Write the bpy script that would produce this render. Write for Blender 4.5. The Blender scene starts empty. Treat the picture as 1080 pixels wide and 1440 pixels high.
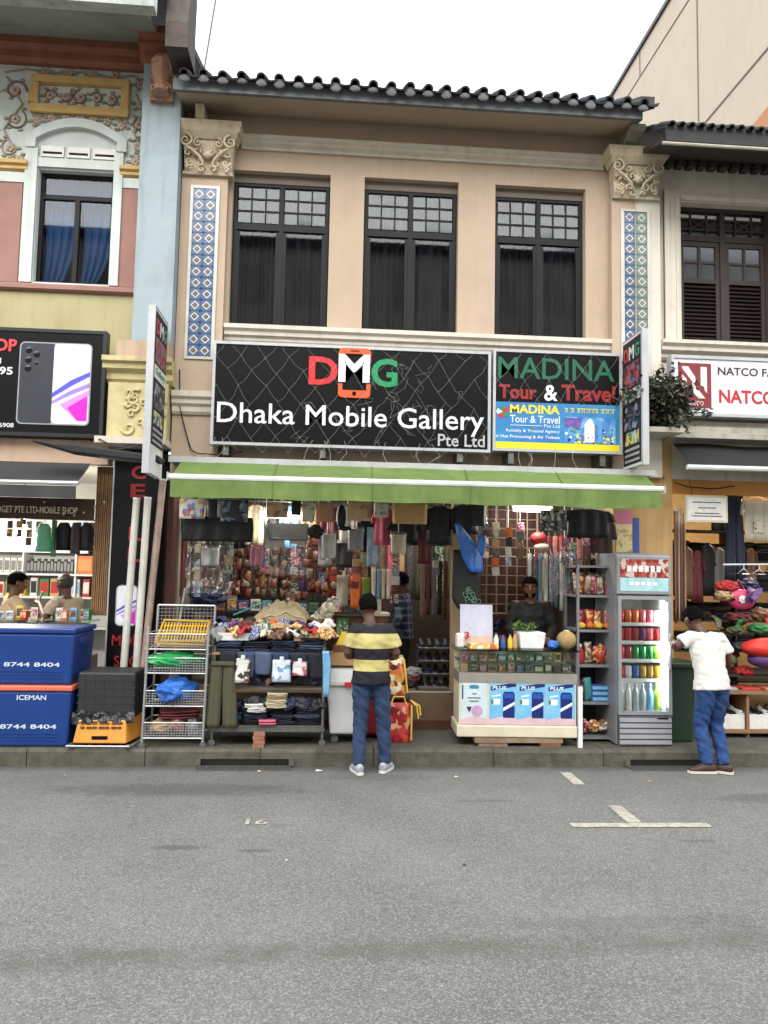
import bpy, bmesh, math, random
from math import sin, cos, pi, radians, sqrt, atan2
from mathutils import Vector, Matrix, Euler, noise
random.seed(7)
SC = bpy.context.scene
COL = SC.collection

# ------------------------------------------------------------------ camera
cam = bpy.data.cameras.new('camera'); camo = bpy.data.objects.new('camera', cam); COL.objects.link(camo)
def aim_camera(o, loc, pitch, yaw, roll):
    p, y, r = radians(pitch), radians(yaw), radians(roll)
    f = Vector((sin(y)*cos(p), cos(y)*cos(p), sin(p)))
    rt = Vector((cos(y), -sin(y), 0)); up = rt.cross(f)
    r2 = rt*cos(r) + up*sin(r); u2 = up*cos(r) - rt*sin(r)
    m = Matrix((r2, u2, -f)).transposed().to_4x4(); m.translation = Vector(loc)
    o.matrix_world = m
aim_camera(camo, (0, -8.26, 1.8), 4.5, 4.2, 1.1)
cam.sensor_fit = 'VERTICAL'; cam.sensor_height = 36.0; cam.lens = 36.0*1080/1440
cam.clip_start = .05; cam.clip_end = 2000
SC.camera = camo

# ------------------------------------------------------------------ sky and sun (bright overcast)
W = bpy.data.worlds.new('World'); SC.world = W; W.use_nodes = True
nt = W.node_tree; nt.nodes.clear()
sky = nt.nodes.new('ShaderNodeTexSky'); sky.sky_type = 'NISHITA'; sky.sun_disc = False
SUN_EL, SUN_AZ = 43, 190
sky.sun_elevation = radians(SUN_EL); sky.sun_rotation = radians(SUN_AZ)
sky.air_density = 1.5; sky.dust_density = 1.0; sky.ozone_density = 1.0
hs = nt.nodes.new('ShaderNodeHueSaturation'); hs.inputs['Saturation'].default_value = .16
bg = nt.nodes.new('ShaderNodeBackground'); bg.inputs[1].default_value = .15
wo = nt.nodes.new('ShaderNodeOutputWorld')
nt.links.new(sky.outputs[0], hs.inputs['Color']); nt.links.new(hs.outputs[0], bg.inputs[0]); nt.links.new(bg.outputs[0], wo.inputs[0])
sl = bpy.data.lights.new('sun', 'SUN'); sl.energy = .9; sl.angle = radians(60); sl.color = (1, .97, .92)
so = bpy.data.objects.new('sun', sl); COL.objects.link(so)
az, el = radians(SUN_AZ), radians(SUN_EL)
sd = Vector((sin(az)*cos(el), cos(az)*cos(el), sin(el)))      # towards the sun
so.rotation_euler = sd.to_track_quat('Z', 'Y').to_euler()
vs = SC.view_settings
SC.display_settings.display_device = 'sRGB'
vs.view_transform = 'Standard'; vs.look = 'None'; vs.gamma = 1; vs.use_curve_mapping = False
vs.exposure = 1.98
SC.cycles.use_denoising = True
SC.cycles.max_bounces = 6; SC.cycles.transparent_max_bounces = 16
SC.cycles.sample_clamp_indirect = 6

# ------------------------------------------------------------------ materials
def s2l(c):
    return tuple(((v/255)/12.92 if v/255 <= .04045 else ((v/255+.055)/1.055)**2.4) for v in c)
MATS = {}
def mat(name, c, r=.7, var=.12, sc=6, bump=0, bsc=60, metal=0, streak=0, emit=0, spec=.4, c2=None, dirt=0, coat=0, trans=0):
    """principled; colour varied by noise in world space, optional vertical rain streaks and blotchy dirt"""
    if name in MATS: return MATS[name]
    m = bpy.data.materials.new(name); m.use_nodes = True; MATS[name] = m
    n = m.node_tree.nodes; L = m.node_tree.links.new; b = n['Principled BSDF']
    b.inputs['Roughness'].default_value = r; b.inputs['Metallic'].default_value = metal
    b.inputs['Specular IOR Level'].default_value = spec
    if coat: b.inputs['Coat Weight'].default_value = coat
    geo = n.new('ShaderNodeNewGeometry')
    no = n.new('ShaderNodeTexNoise'); no.inputs['Scale'].default_value = sc; no.inputs['Detail'].default_value = 5; no.inputs['Roughness'].default_value = .65
    L(geo.outputs['Position'], no.inputs['Vector'])
    mx = n.new('ShaderNodeMix'); mx.data_type = 'RGBA'
    rp = n.new('ShaderNodeMapRange'); rp.inputs[1].default_value = .3; rp.inputs[2].default_value = .7
    L(no.outputs[0], rp.inputs[0]); L(rp.outputs[0], mx.inputs['Factor'])
    lo = tuple(v*(1-var) for v in c) if c2 is None else c
    hi = tuple(min(1, v*(1+var)) for v in c) if c2 is None else c2
    mx.inputs['A'].default_value = (*lo, 1); mx.inputs['B'].default_value = (*hi, 1)
    out = mx.outputs['Result']
    def darken(fac_socket, col):
        nonlocal out
        k = n.new('ShaderNodeMix'); k.data_type = 'RGBA'; k.blend_type = 'MULTIPLY'
        L(fac_socket, k.inputs['Factor']); L(out, k.inputs['A']); k.inputs['B'].default_value = (*col, 1); out = k.outputs['Result']
    if streak:
        mp = n.new('ShaderNodeMapping'); mp.inputs['Scale'].default_value = (7, 7, .55); L(geo.outputs['Position'], mp.inputs[0])
        ns = n.new('ShaderNodeTexNoise'); ns.inputs['Scale'].default_value = 1.6; ns.inputs['Detail'].default_value = 6; L(mp.outputs[0], ns.inputs['Vector'])
        r2 = n.new('ShaderNodeMapRange'); r2.inputs[1].default_value = .5; r2.inputs[2].default_value = .78; r2.inputs[4].default_value = streak; L(ns.outputs[0], r2.inputs[0])
        darken(r2.outputs[0], (.42, .38, .32))
    if dirt:
        nd = n.new('ShaderNodeTexNoise'); nd.inputs['Scale'].default_value = 1.7; nd.inputs['Detail'].default_value = 8; nd.inputs['Roughness'].default_value = .7; L(geo.outputs['Position'], nd.inputs['Vector'])
        r3 = n.new('ShaderNodeMapRange'); r3.inputs[1].default_value = .48; r3.inputs[2].default_value = .72; r3.inputs[4].default_value = dirt; L(nd.outputs[0], r3.inputs[0])
        darken(r3.outputs[0], (.35, .32, .27))
    L(out, b.inputs['Base Color'])
    if bump:
        nb = n.new('ShaderNodeTexNoise'); nb.inputs['Scale'].default_value = bsc; nb.inputs['Detail'].default_value = 4; L(geo.outputs['Position'], nb.inputs['Vector'])
        bp = n.new('ShaderNodeBump'); bp.inputs['Strength'].default_value = bump; bp.inputs['Distance'].default_value = .01
        L(nb.outputs[0], bp.inputs['Height']); L(bp.outputs[0], b.inputs['Normal'])
    if emit:
        b.inputs['Emission Color'].default_value = (*c, 1); b.inputs['Emission Strength'].default_value = emit
    if trans:
        b.inputs['Transmission Weight'].default_value = trans
    return m
ALB = .66
def S(name, rgb, **k):
    if 'c2' in k: k['c2'] = tuple(v*ALB for v in k['c2'])
    return mat(name, tuple(v*ALB for v in s2l(rgb)), **k)      # colour given as a paint value 0-255

def glass(name, tint=(.9, .95, .95), rough=.02, haze=0.0, ior=1.45):
    if name in MATS: return MATS[name]
    m = bpy.data.materials.new(name); m.use_nodes = True; MATS[name] = m
    n = m.node_tree.nodes; L = m.node_tree.links.new; n.clear()
    t = n.new('ShaderNodeBsdfTransparent'); t.inputs[0].default_value = (*tint, 1)
    g = n.new('ShaderNodeBsdfGlossy'); g.inputs['Roughness'].default_value = rough
    f = n.new('ShaderNodeFresnel'); f.inputs[0].default_value = ior
    x = n.new('ShaderNodeMixShader'); o = n.new('ShaderNodeOutputMaterial')
    L(f.outputs[0], x.inputs[0]); L(t.outputs[0], x.inputs[1]); L(g.outputs[0], x.inputs[2])
    res = x.outputs[0]
    if haze:
        d = n.new('ShaderNodeBsdfDiffuse'); d.inputs[0].default_value = (.75, .77, .78, 1)
        y = n.new('ShaderNodeMixShader'); y.inputs[0].default_value = haze
        L(res, y.inputs[1]); L(d.outputs[0], y.inputs[2]); res = y.outputs[0]
    L(res, o.inputs[0]); return m

def printed(name, cols, scale=30, rough=.5, stretch=(1, 1, 1), fine=0, coord='Object'):
    """printed goods: voronoi patches picked from a palette (printing on packets, patterned cloth)"""
    if name in MATS: return MATS[name]
    m = bpy.data.materials.new(name); m.use_nodes = True; MATS[name] = m
    n = m.node_tree.nodes; L = m.node_tree.links.new; b = n['Principled BSDF']; b.inputs['Roughness'].default_value = rough
    geo = n.new('ShaderNodeNewGeometry'); mp = n.new('ShaderNodeMapping'); mp.inputs['Scale'].default_value = stretch
    L(geo.outputs['Position'], mp.inputs[0])
    ns = n.new('ShaderNodeTexNoise'); ns.inputs['Scale'].default_value = scale*.7; L(mp.outputs[0], ns.inputs['Vector'])
    ad = n.new('ShaderNodeMix'); ad.data_type = 'VECTOR'; ad.inputs[0].default_value = .06; L(mp.outputs[0], ad.inputs[4]); L(ns.outputs['Color'], ad.inputs[5])
    vo = n.new('ShaderNodeTexVoronoi'); vo.inputs['Scale'].default_value = scale; L(ad.outputs[1], vo.inputs['Vector'])
    sep = n.new('ShaderNodeSeparateColor'); L(vo.outputs['Color'], sep.inputs[0])
    cr = n.new('ShaderNodeValToRGB'); cr.color_ramp.interpolation = 'CONSTANT'
    e = cr.color_ramp.elements
    for i, c in enumerate(cols):
        p = i/len(cols)
        if i < 2: e[i].position = p; e[i].color = (*[q*ALB for q in s2l(c)], 1)
        else:
            k = e.new(p); k.color = (*[q*ALB for q in s2l(c)], 1)
    L(sep.outputs[0], cr.inputs[0]); L(cr.outputs[0], b.inputs['Base Color'])
    return m

def stripes(name, bands, axis='Z', rough=.8, period=None, bump=.15):
    """bands of colour along one axis of the object: list of (start, rgb)"""
    if name in MATS: return MATS[name]
    m = bpy.data.materials.new(name); m.use_nodes = True; MATS[name] = m
    n = m.node_tree.nodes; L = m.node_tree.links.new; b = n['Principled BSDF']; b.inputs['Roughness'].default_value = rough
    b.inputs['Specular IOR Level'].default_value = .2
    tc = n.new('ShaderNodeTexCoord'); sp = n.new('ShaderNodeSeparateXYZ'); L(tc.outputs['Object'], sp.inputs[0])
    lo, hi = bands[0][0], bands[-1][0] + .001
    mr = n.new('ShaderNodeMapRange'); mr.inputs[1].default_value = lo; mr.inputs[2].default_value = hi
    L(sp.outputs['XYZ'.index(axis)], mr.inputs[0])
    cr = n.new('ShaderNodeValToRGB'); cr.color_ramp.interpolation = 'CONSTANT'; e = cr.color_ramp.elements
    for i, (p, c) in enumerate(bands):
        q = (p-lo)/(hi-lo)
        if i < 2: e[i].position = q; e[i].color = (*[q*ALB for q in s2l(c)], 1)
        else:
            k = e.new(q); k.color = (*[q*ALB for q in s2l(c)], 1)
    L(mr.outputs[0], cr.inputs[0]); L(cr.outputs[0], b.inputs['Base Color'])
    return m

# ------------------------------------------------------------------ mesh builder
class MB:
    def __init__(s): s.v = []; s.f = []; s.m = []
    def add(s, vs, fs, mi=0):
        k = len(s.v); s.v += [tuple(v) for v in vs]; s.f += [tuple(i+k for i in f) for f in fs]; s.m += [mi]*len(fs); return s
    def box(s, x0, x1, y0, y1, z0, z1, mi=0):
        return s.add([(x0,y0,z0),(x1,y0,z0),(x1,y1,z0),(x0,y1,z0),(x0,y0,z1),(x1,y0,z1),(x1,y1,z1),(x0,y1,z1)],
                     [(0,3,2,1),(4,5,6,7),(0,1,5,4),(1,2,6,5),(2,3,7,6),(3,0,4,7)], mi)
    def obox(s, c, size, rot=(0,0,0), mi=0):
        R = Euler(rot).to_matrix(); a, b, d = [q/2 for q in size]; c = Vector(c)
        P = [c + R @ Vector(p) for p in [(-a,-b,-d),(a,-b,-d),(a,b,-d),(-a,b,-d),(-a,-b,d),(a,-b,d),(a,b,d),(-a,b,d)]]
        return s.add(P, [(0,3,2,1),(4,5,6,7),(0,1,5,4),(1,2,6,5),(2,3,7,6),(3,0,4,7)], mi)
    def prism(s, poly, axis, a, b, mi=0):
        """extrude a 2-D polygon along axis between a and b ('y': poly is x,z; 'x': poly is y,z; 'z': poly is x,y)"""
        def P(p, t): return {'y': (p[0], t, p[1]), 'x': (t, p[0], p[1]), 'z': (p[0], p[1], t)}[axis]
        n = len(poly); vs = [P(p, a) for p in poly] + [P(p, b) for p in poly]
        fs = [tuple(range(n)), tuple(range(2*n-1, n-1, -1))] + [(i, i+n, (i+1) % n + n, (i+1) % n) for i in range(n)]
        return s.add(vs, fs, mi)
    def tube(s, pts, r, n=8, mi=0, cap=True, flat=None):
        """round tube through points; r one radius or one per point; flat=(a,b) scales the section"""
        pts = [Vector(p) for p in pts]; N = len(pts); rr = r if isinstance(r, (list, tuple)) else [r]*N
        vs = []; fs = []; prev = None
        for i, p in enumerate(pts):
            t = (pts[min(i+1, N-1)] - pts[max(i-1, 0)]).normalized()
            if prev is None:
                a = Vector((0,0,1)) if abs(t.z) < .9 else Vector((0,1,0))
                u = t.cross(a).normalized()
            else:
                u = (prev - t*prev.dot(t)).normalized()
            prev = u; w = t.cross(u)
            ra = rr[i] if isinstance(rr[i], (list, tuple)) else (rr[i], rr[i])
            for k in range(n):
                q = 2*pi*k/n; vs.append(p + u*cos(q)*ra[0] + w*sin(q)*ra[1])
        for i in range(N-1):
            for k in range(n):
                fs.append((i*n+k, i*n+(k+1) % n, (i+1)*n+(k+1) % n, (i+1)*n+k))
        if cap: fs += [tuple(range(n-1, -1, -1)), tuple(range((N-1)*n, N*n))]
        return s.add(vs, fs, mi)
    def cyl(s, a, b, r, r2=None, n=12, mi=0): return s.tube([a, b], [r, r if r2 is None else r2], n, mi)
    def lathe(s, prof, c, n=16, mi=0, axis='z'):
        """prof: list of (radius, height)"""
        vs = []; fs = []; N = len(prof)
        for (r, h) in prof:
            for k in range(n):
                q = 2*pi*k/n
                vs.append((c[0]+r*cos(q), c[1]+r*sin(q), c[2]+h) if axis == 'z' else (c[0]+r*cos(q), c[1]+h, c[2]+r*sin(q)))
        for i in range(N-1):
            for k in range(n): fs.append((i*n+k, i*n+(k+1) % n, (i+1)*n+(k+1) % n, (i+1)*n+k))
        fs += [tuple(range(n-1, -1, -1)), tuple(range((N-1)*n, N*n))]
        return s.add(vs, fs, mi)
    def ball(s, c, r, nu=14, nv=9, mi=0, fn=None):
        """ellipsoid; fn(unit vector) -> radial factor"""
        vs = []; fs = []; r = r if isinstance(r, (tuple, list)) else (r, r, r)
        for j in range(nv+1):
            a = pi*j/nv
            for i in range(nu):
                q = 2*pi*i/nu; d = Vector((sin(a)*cos(q), sin(a)*sin(q), cos(a))); k = fn(d) if fn else 1
                vs.append((c[0]+d.x*r[0]*k, c[1]+d.y*r[1]*k, c[2]+d.z*r[2]*k))
        for j in range(nv):
            for i in range(nu): fs.append((j*nu+i, (j+1)*nu+i, (j+1)*nu+(i+1) % nu, j*nu+(i+1) % nu))
        return s.add(vs, fs, mi)
    def grid(s, fn, nu, nv, mi=0, wrap=False):
        vs = [fn(i/nu, j/nv) for j in range(nv+1) for i in range(nu + (0 if wrap else 1))]; w = nu + (0 if wrap else 1); fs = []
        for j in range(nv):
            for i in range(nu):
                a = j*w+i; b = j*w+(i+1) % w; fs.append((a, b, b+w, a+w))
        return s.add(vs, fs, mi)
    def mesh(s, name, mats, off=(0,0,0), smooth=False):
        me = bpy.data.meshes.new(name)
        me.from_pydata([(x-off[0], y-off[1], z-off[2]) for x, y, z in s.v], [], s.f)
        for m in (mats if isinstance(mats, (list, tuple)) else [mats]): me.materials.append(m)
        me.polygons.foreach_set('material_index', s.m)
        if smooth: me.polygons.foreach_set('use_smooth', [True]*len(s.f))
        bm = bmesh.new(); bm.from_mesh(me); bmesh.ops.remove_doubles(bm, verts=bm.verts, dist=1e-6); bmesh.ops.recalc_face_normals(bm, faces=bm.faces)
        bm.to_mesh(me); bm.free(); me.update(); return me
    def build(s, name, mats, parent=None, smooth=False, bevel=0, w=True, tag=None, bs=2):
        """one mesh object; w: coordinates are world coordinates (parent roots are unrotated then)"""
        off = origin_of(parent) if (parent is not None and w) else (0, 0, 0)
        loc = (0, 0, 0)
        if parent is None and w and s.v:         # origin at the foot of the thing
            xs, ys, zs = zip(*s.v); off = ((min(xs)+max(xs))/2, (min(ys)+max(ys))/2, min(zs)); loc = off
        o = bpy.data.objects.new(name, s.mesh(name, mats, off, smooth)); COL.objects.link(o); o.location = loc
        if parent is not None: o.parent = parent
        if bevel:
            b = o.modifiers.new('bevel', 'BEVEL'); b.width = bevel; b.segments = bs; b.limit_method = 'ANGLE'; b.angle_limit = radians(40)
        if tag: props(o, *tag)
        return o
def origin_of(o):
    v = Vector((0,0,0))
    while o is not None: v = v + o.location; o = o.parent
    return v
def props(o, label, cat, group=None):
    o['label'] = label; o['category'] = cat
    if group: o['group'] = group
    return o
def struct(o): o['kind'] = 'structure'; return o
def thing(name, label, cat, loc=(0,0,0), rz=0, group=None, rx=0, ry=0):
    o = bpy.data.objects.new(name, None); COL.objects.link(o); o.empty_display_size = .1
    o.location = loc; o.rotation_euler = (rx, ry, rz); return props(o, label, cat, group)
ORD = ['first','second','third','fourth','fifth','sixth','seventh','eighth','ninth','tenth','eleventh','twelfth','thirteenth','fourteenth','fifteenth','sixteenth','seventeenth','eighteenth','nineteenth','twentieth']+['%d%s' % (k,{1:'st',2:'nd',3:'rd'}.get(k % 10,'th')) for k in range(21,60)]
def B(*a): return MB().box(*a)
def inst(me, name, loc, parent=None, rot=(0,0,0), scale=1, m=None, tag=None):
    """another object that shares mesh data, with a material of its own"""
    o = bpy.data.objects.new(name, me); COL.objects.link(o); o.location = loc; o.rotation_euler = rot
    o.scale = (scale,)*3 if isinstance(scale, (int, float)) else scale
    if m is not None: o.material_slots[0].link = 'OBJECT'; o.material_slots[0].material = m
    if parent is not None: o.parent = parent
    if tag: props(o, *tag)
    return o
def text(s, name, m, parent, x0, x1, z0, z1, y, ext=.006, bold=0, plane='xz', keep=False, shear=0, w=True, split=False):
    """lettering in the xz plane facing -y, fitted to the given rectangle"""
    cu = bpy.data.curves.new(name, 'FONT'); cu.body = s; cu.size = 1; cu.extrude = 0; cu.offset = bold; cu.shear = shear
    cu.resolution_u = 3
    to = bpy.data.objects.new(name, cu); COL.objects.link(to)
    dg = bpy.context.evaluated_depsgraph_get(); me0 = to.evaluated_get(dg).to_mesh()
    me = me0.copy() if False else bpy.data.meshes.new_from_object(to.evaluated_get(dg))
    bpy.data.objects.remove(to)
    if not me.vertices: return None
    xs = [v.co.x for v in me.vertices]; ys = [v.co.y for v in me.vertices]
    ax, bx, ay, by = min(xs), max(xs), min(ys), max(ys)
    sx = (x1-x0)/(bx-ax); sy = (z1-z0)/(by-ay)
    bm = bmesh.new(); bm.from_mesh(me)
    if ext:
        r = bmesh.ops.extrude_face_region(bm, geom=bm.faces[:]); 
        bmesh.ops.translate(bm, verts=[e for e in r['geom'] if isinstance(e, bmesh.types.BMVert)], vec=(0, 0, 1))
    off = origin_of(parent) if (parent is not None and w) else Vector((0,0,0))
    for v in bm.verts:
        X = x0+(v.co.x-ax)*sx; Z = z0+(v.co.y-ay)*sy; D = -ext*v.co.z
        if plane == 'xz': p = Vector((X, y+D, Z))
        elif plane == 'yz+': p = Vector((y-D, X, Z))      # facing +x, reading along +y
        elif plane == 'yz-': p = Vector((y+D, -X, Z))     # facing -x
        elif plane == 'xy': p = Vector((X, Z, y-D))
        v.co = p - off
    bmesh.ops.recalc_face_normals(bm, faces=bm.faces)
    for fc in bm.faces: fc.smooth = False
    if split:                                   # one mesh for each letter
        seen = set(); isl = []
        for f0 in bm.faces:
            if f0 in seen: continue
            st = [f0]; seen.add(f0); cur = []
            while st:
                q = st.pop(); cur.append(q)
                for v in q.verts:
                    for nf in v.link_faces:
                        if nf not in seen: seen.add(nf); st.append(nf)
            xs = [v.co.x for q in cur for v in q.verts]; isl.append([min(xs), max(xs), cur])
        isl.sort(key=lambda a: a[0]); grp = []
        for a in isl:
            if grp and a[1] <= grp[-1][1]+1e-4: grp[-1][2] += a[2]
            elif grp and a[0] < grp[-1][0]+.6*(grp[-1][1]-grp[-1][0]) and (grp[-1][1]-a[0]) > .5*(a[1]-a[0]): grp[-1][1] = max(grp[-1][1], a[1]); grp[-1][2] += a[2]
            else: grp.append(a)
        for a in grp:
            vm = {}; vs = []; fs = []
            for q in a[2]:
                for v in q.verts:
                    if v not in vm: vm[v] = len(vs); vs.append(tuple(v.co))
                fs.append([vm[v] for v in q.verts])
            m2 = bpy.data.meshes.new('letter'); m2.from_pydata(vs, [], fs); m2.materials.append(m)
            o = bpy.data.objects.new('letter', m2); COL.objects.link(o); o.parent = parent
        bm.free(); return o
    bm.to_mesh(me); bm.free(); me.materials.clear(); me.materials.append(m)
    o = bpy.data.objects.new(name, me); COL.objects.link(o)
    if parent is not None: o.parent = parent
    return o
def holes_wall(mb, xs, zs, holes, y0, y1, mi=0):
    """wall sheet of thickness y0..y1 with rectangular openings (x0,x1,z0,z1) and their reveals"""
    X = sorted(set(xs + [h[0] for h in holes] + [h[1] for h in holes])); Z = sorted(set(zs + [h[2] for h in holes] + [h[3] for h in holes]))
    for i in range(len(X)-1):
        for j in range(len(Z)-1):
            cx, cz = (X[i]+X[i+1])/2, (Z[j]+Z[j+1])/2
            if any(h[0] < cx < h[1] and h[2] < cz < h[3] for h in holes): continue
            a, b, c, d = X[i], X[i+1], Z[j], Z[j+1]
            mb.add([(a,y0,c),(b,y0,c),(b,y0,d),(a,y0,d)], [(0,1,2,3)], mi); mb.add([(a,y1,c),(b,y1,c),(b,y1,d),(a,y1,d)], [(3,2,1,0)], mi)
    def ring(a, b, c, d):
        mb.add([(a,y0,c),(b,y0,c),(b,y1,c),(a,y1,c)], [(0,1,2,3)], mi); mb.add([(a,y0,d),(b,y0,d),(b,y1,d),(a,y1,d)], [(0,1,2,3)], mi)
        mb.add([(a,y0,c),(a,y1,c),(a,y1,d),(a,y0,d)], [(0,1,2,3)], mi); mb.add([(b,y0,c),(b,y1,c),(b,y1,d),(b,y0,d)], [(0,1,2,3)], mi)
    ring(X[0], X[-1], Z[0], Z[-1])
    for h in holes: ring(*h)
    return mb
def fbm(p, s=1): return noise.fractal(Vector(p)*s, 1, 2, 4)
def moulding(mb, x0, x1, prof, yw, mi=0):
    """horizontal run of a profile: prof list of (depth in front of yw, z), closed against the wall"""
    poly = [(yw, prof[0][1])] + [(yw-d, z) for d, z in prof] + [(yw, prof[-1][1])]
    return mb.prism(poly, 'x', x0, x1, mi)
# ================================================================== SETTING
def asphalt():
    m = bpy.data.materials.new('asphalt'); m.use_nodes = True
    n = m.node_tree.nodes; L = m.node_tree.links.new; b = n['Principled BSDF']; b.inputs['Roughness'].default_value = .85
    geo = n.new('ShaderNodeNewGeometry')
    def noi(sc, det=5, vec=None, rough=.6):
        t = n.new('ShaderNodeTexNoise'); t.inputs['Scale'].default_value = sc; t.inputs['Detail'].default_value = det; t.inputs['Roughness'].default_value = rough
        L(vec or geo.outputs['Position'], t.inputs['Vector']); return t.outputs[0]
    def rng(s, a, b_, c=0, d=1):
        t = n.new('ShaderNodeMapRange'); t.inputs[1].default_value = a; t.inputs[2].default_value = b_; t.inputs[3].default_value = c; t.inputs[4].default_value = d; L(s, t.inputs[0]); return t.outputs[0]
    def mixc(f, a, c, bl='MIX'):
        t = n.new('ShaderNodeMix'); t.data_type = 'RGBA'; t.blend_type = bl; L(f, t.inputs['Factor'])
        for k, q in (('A', a), ('B', c)):
            if isinstance(q, tuple): t.inputs[k].default_value = (*q, 1)
            else: L(q, t.inputs[k])
        return t.outputs['Result']
    def math_(op, a, c):
        t = n.new('ShaderNodeMath'); t.operation = op
        for k, q in enumerate((a, c)):
            if isinstance(q, (int, float)): t.inputs[k].default_value = q
            else: L(q, t.inputs[k])
        return t.outputs[0]
    base = mixc(rng(noi(1.3, 8), .35, .68), (.105, .105, .096), (.14, .14, .13))
    base = mixc(rng(noi(.45, 6, None, .75), .42, .65, 0, .5), base, (.088, .086, .077))
    vo = n.new('ShaderNodeTexVoronoi'); vo.inputs['Scale'].default_value = 130; L(geo.outputs['Position'], vo.inputs['Vector'])
    sp = n.new('ShaderNodeSeparateColor'); L(vo.outputs['Color'], sp.inputs[0])
    base = mixc(rng(sp.outputs[0], .5, 1, 0, .8), base, (.25, .25, .23))            # pale aggregate
    base = mixc(rng(sp.outputs[1], .7, 1, 0, .6), base, (.045, .045, .043))            # dark aggregate and pits
    # worn bands along the street: the travelled strip by the kerb is smoother and darker, with a seam mid road
    xyz = n.new('ShaderNodeSeparateXYZ'); L(geo.outputs['Position'], xyz.inputs[0])
    wob = math_('ADD', xyz.outputs[1], rng(noi(.9, 4), 0, 1, -.35, .35))
    near_kerb = rng(wob, -2.35, -1.55)
    base = mixc(math_('MULTIPLY', near_kerb, .35), base, (.07, .07, .065))
    gut = rng(math_('ADD', xyz.outputs[1], rng(noi(5, 5), 0, 1, -.13, .13)), -1.2, -.98)
    base = mixc(math_('MULTIPLY', gut, .75), base, (.028, .027, .023))
    wob2 = math_('ADD', math_('ADD', xyz.outputs[1], math_('MULTIPLY', xyz.outputs[0], -.03)), rng(noi(1.6, 5), 0, 1, -.1, .1))
    seam = math_('MULTIPLY', rng(wob2, -4.62, -4.5), rng(wob2, -4.3, -4.42))
    seam = math_('MULTIPLY', seam, rng(noi(6, 4), .35, .65, .15, .6))
    base = mixc(seam, base, (.06, .058, .045))
    # oil marks
    mp = n.new('ShaderNodeMapping'); mp.inputs['Scale'].default_value = (1, 2.2, 1); L(geo.outputs['Position'], mp.inputs[0])
    st = rng(noi(1.15, 6, mp.outputs[0], .7), .62, .72, 0, .5)
    base = mixc(st, base, (.045, .044, .04))
    nz = rng(noi(7, 6, None, .7), .25, .75, -.7, .7)
    for cx, cy, rx, ry, amt in [(-1.15,-1.72,1.15,.2,.55), (-.9,-3.05,.22,.05,.6), (-.42,-3.12,.13,.035,.6), (3.75,-2.0,.6,.16,.5), (1.3,-2.05,.25,.05,.35), (.5,-1.35,.5,.12,.35), (2.6,-3.0,.14,.03,.5), (-2.2,-3.9,.5,.06,.35), (1.6,-4.2,.9,.1,.25)]:
        ex = math_('MULTIPLY', math_('SUBTRACT', xyz.outputs[0], cx), 1/rx); ey = math_('MULTIPLY', math_('SUBTRACT', xyz.outputs[1], cy), 1/ry)
        d2 = math_('ADD', math_('ADD', math_('MULTIPLY', ex, ex), math_('MULTIPLY', ey, ey)), nz)
        base = mixc(rng(d2, 1.1, .3, 0, amt), base, (.048, .046, .04))
    L(base, b.inputs['Base Color'])
    bp = n.new('ShaderNodeBump'); bp.inputs['Strength'].default_value = .6; bp.inputs['Distance'].default_value = .008
    L(sp.outputs[0], bp.inputs['Height']); L(bp.outputs[0], b.inputs['Normal'])
    return m
KERB_Y = -.98
g = MB(); g.add([(-70,-60,0),(70,-60,0),(70,KERB_Y+.02,0),(-70,KERB_Y+.02,0)], [(0,1,2,3)])
struct(g.build('road', asphalt(), w=False))
conc = S('concrete', (92,89,78), var=.3, sc=9, bump=.5, bsc=90, dirt=.75, streak=.4, r=.9)
concd = S('dark concrete', (84,82,74), var=.25, sc=12, bump=.5, bsc=90, dirt=.7, r=.9)
blackm = S('black void', (14,14,14), r=.9)
steel = S('dull steel', (130,130,126), r=.45, metal=.8, var=.2, sc=20, dirt=.4)
pav = B(-40, 40, KERB_Y+.22, 5.5, -.3, .148).build('pavement', concd); struct(pav)
kerb = struct(B(-40, 40, KERB_Y+.03, KERB_Y+.219, -.3, .12).build('kerb', concd))
xk = -6.1; INLETS = [(-1.1, -.3), (2.92, 3.72)]
while xk < 8:
    wk = 1.15 + random.uniform(-.12, .12)
    a, b_ = xk+.004, xk+wk-.004; m_ = MB(); tz = .155+random.uniform(-.003,.003)
    for q0, q1, lift in [(a, b_, 0)]:
        cuts = [q0] + [c for i in INLETS for c in i if q0 < c < q1] + [q1]
        for c0, c1 in zip(cuts, cuts[1:]):
            inl = any(i[0] <= (c0+c1)/2 <= i[1] for i in INLETS)
            z0 = .068 if inl else -.05
            m_.prism([(KERB_Y+.23, z0), (KERB_Y, z0), (KERB_Y, tz-.025), (KERB_Y+.02, tz), (KERB_Y+.23, tz)], 'x', c0, c1)
    m_.build('kerb_stone', conc, kerb)
    xk += wk
for (a, b_), lab in zip(INLETS, ('dark drain inlet with steel grate under the kerb below the clothes stand', 'dark drain inlet with steel cover under the kerb by the drinks fridge')):
    t = thing('drain_inlet', lab, 'drain', ((a+b_)/2, KERB_Y-.12, 0))
    B(a+.01, b_-.01, KERB_Y+.005, KERB_Y+.028, .003, .066).build('opening', blackm, t)
    m_ = MB().box(a-.02, b_+.02, KERB_Y-.15, KERB_Y-.002, .001, .012)
    m_.build('grate_frame', S('grimy iron', (104,102,96), r=.6, metal=.5, var=.3, sc=25), t)
    k = a+.02
    while k < b_-.03:
        B(k, k+.018, KERB_Y-.13, KERB_Y-.02, .012, .018).build('grate_bar', MATS['grimy iron'], t); k += .045
    for q_ in (a-.05, b_): B(q_, q_+.05, KERB_Y-.03, KERB_Y-.001, .012, .07).build('side_stone', conc, t)
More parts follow.
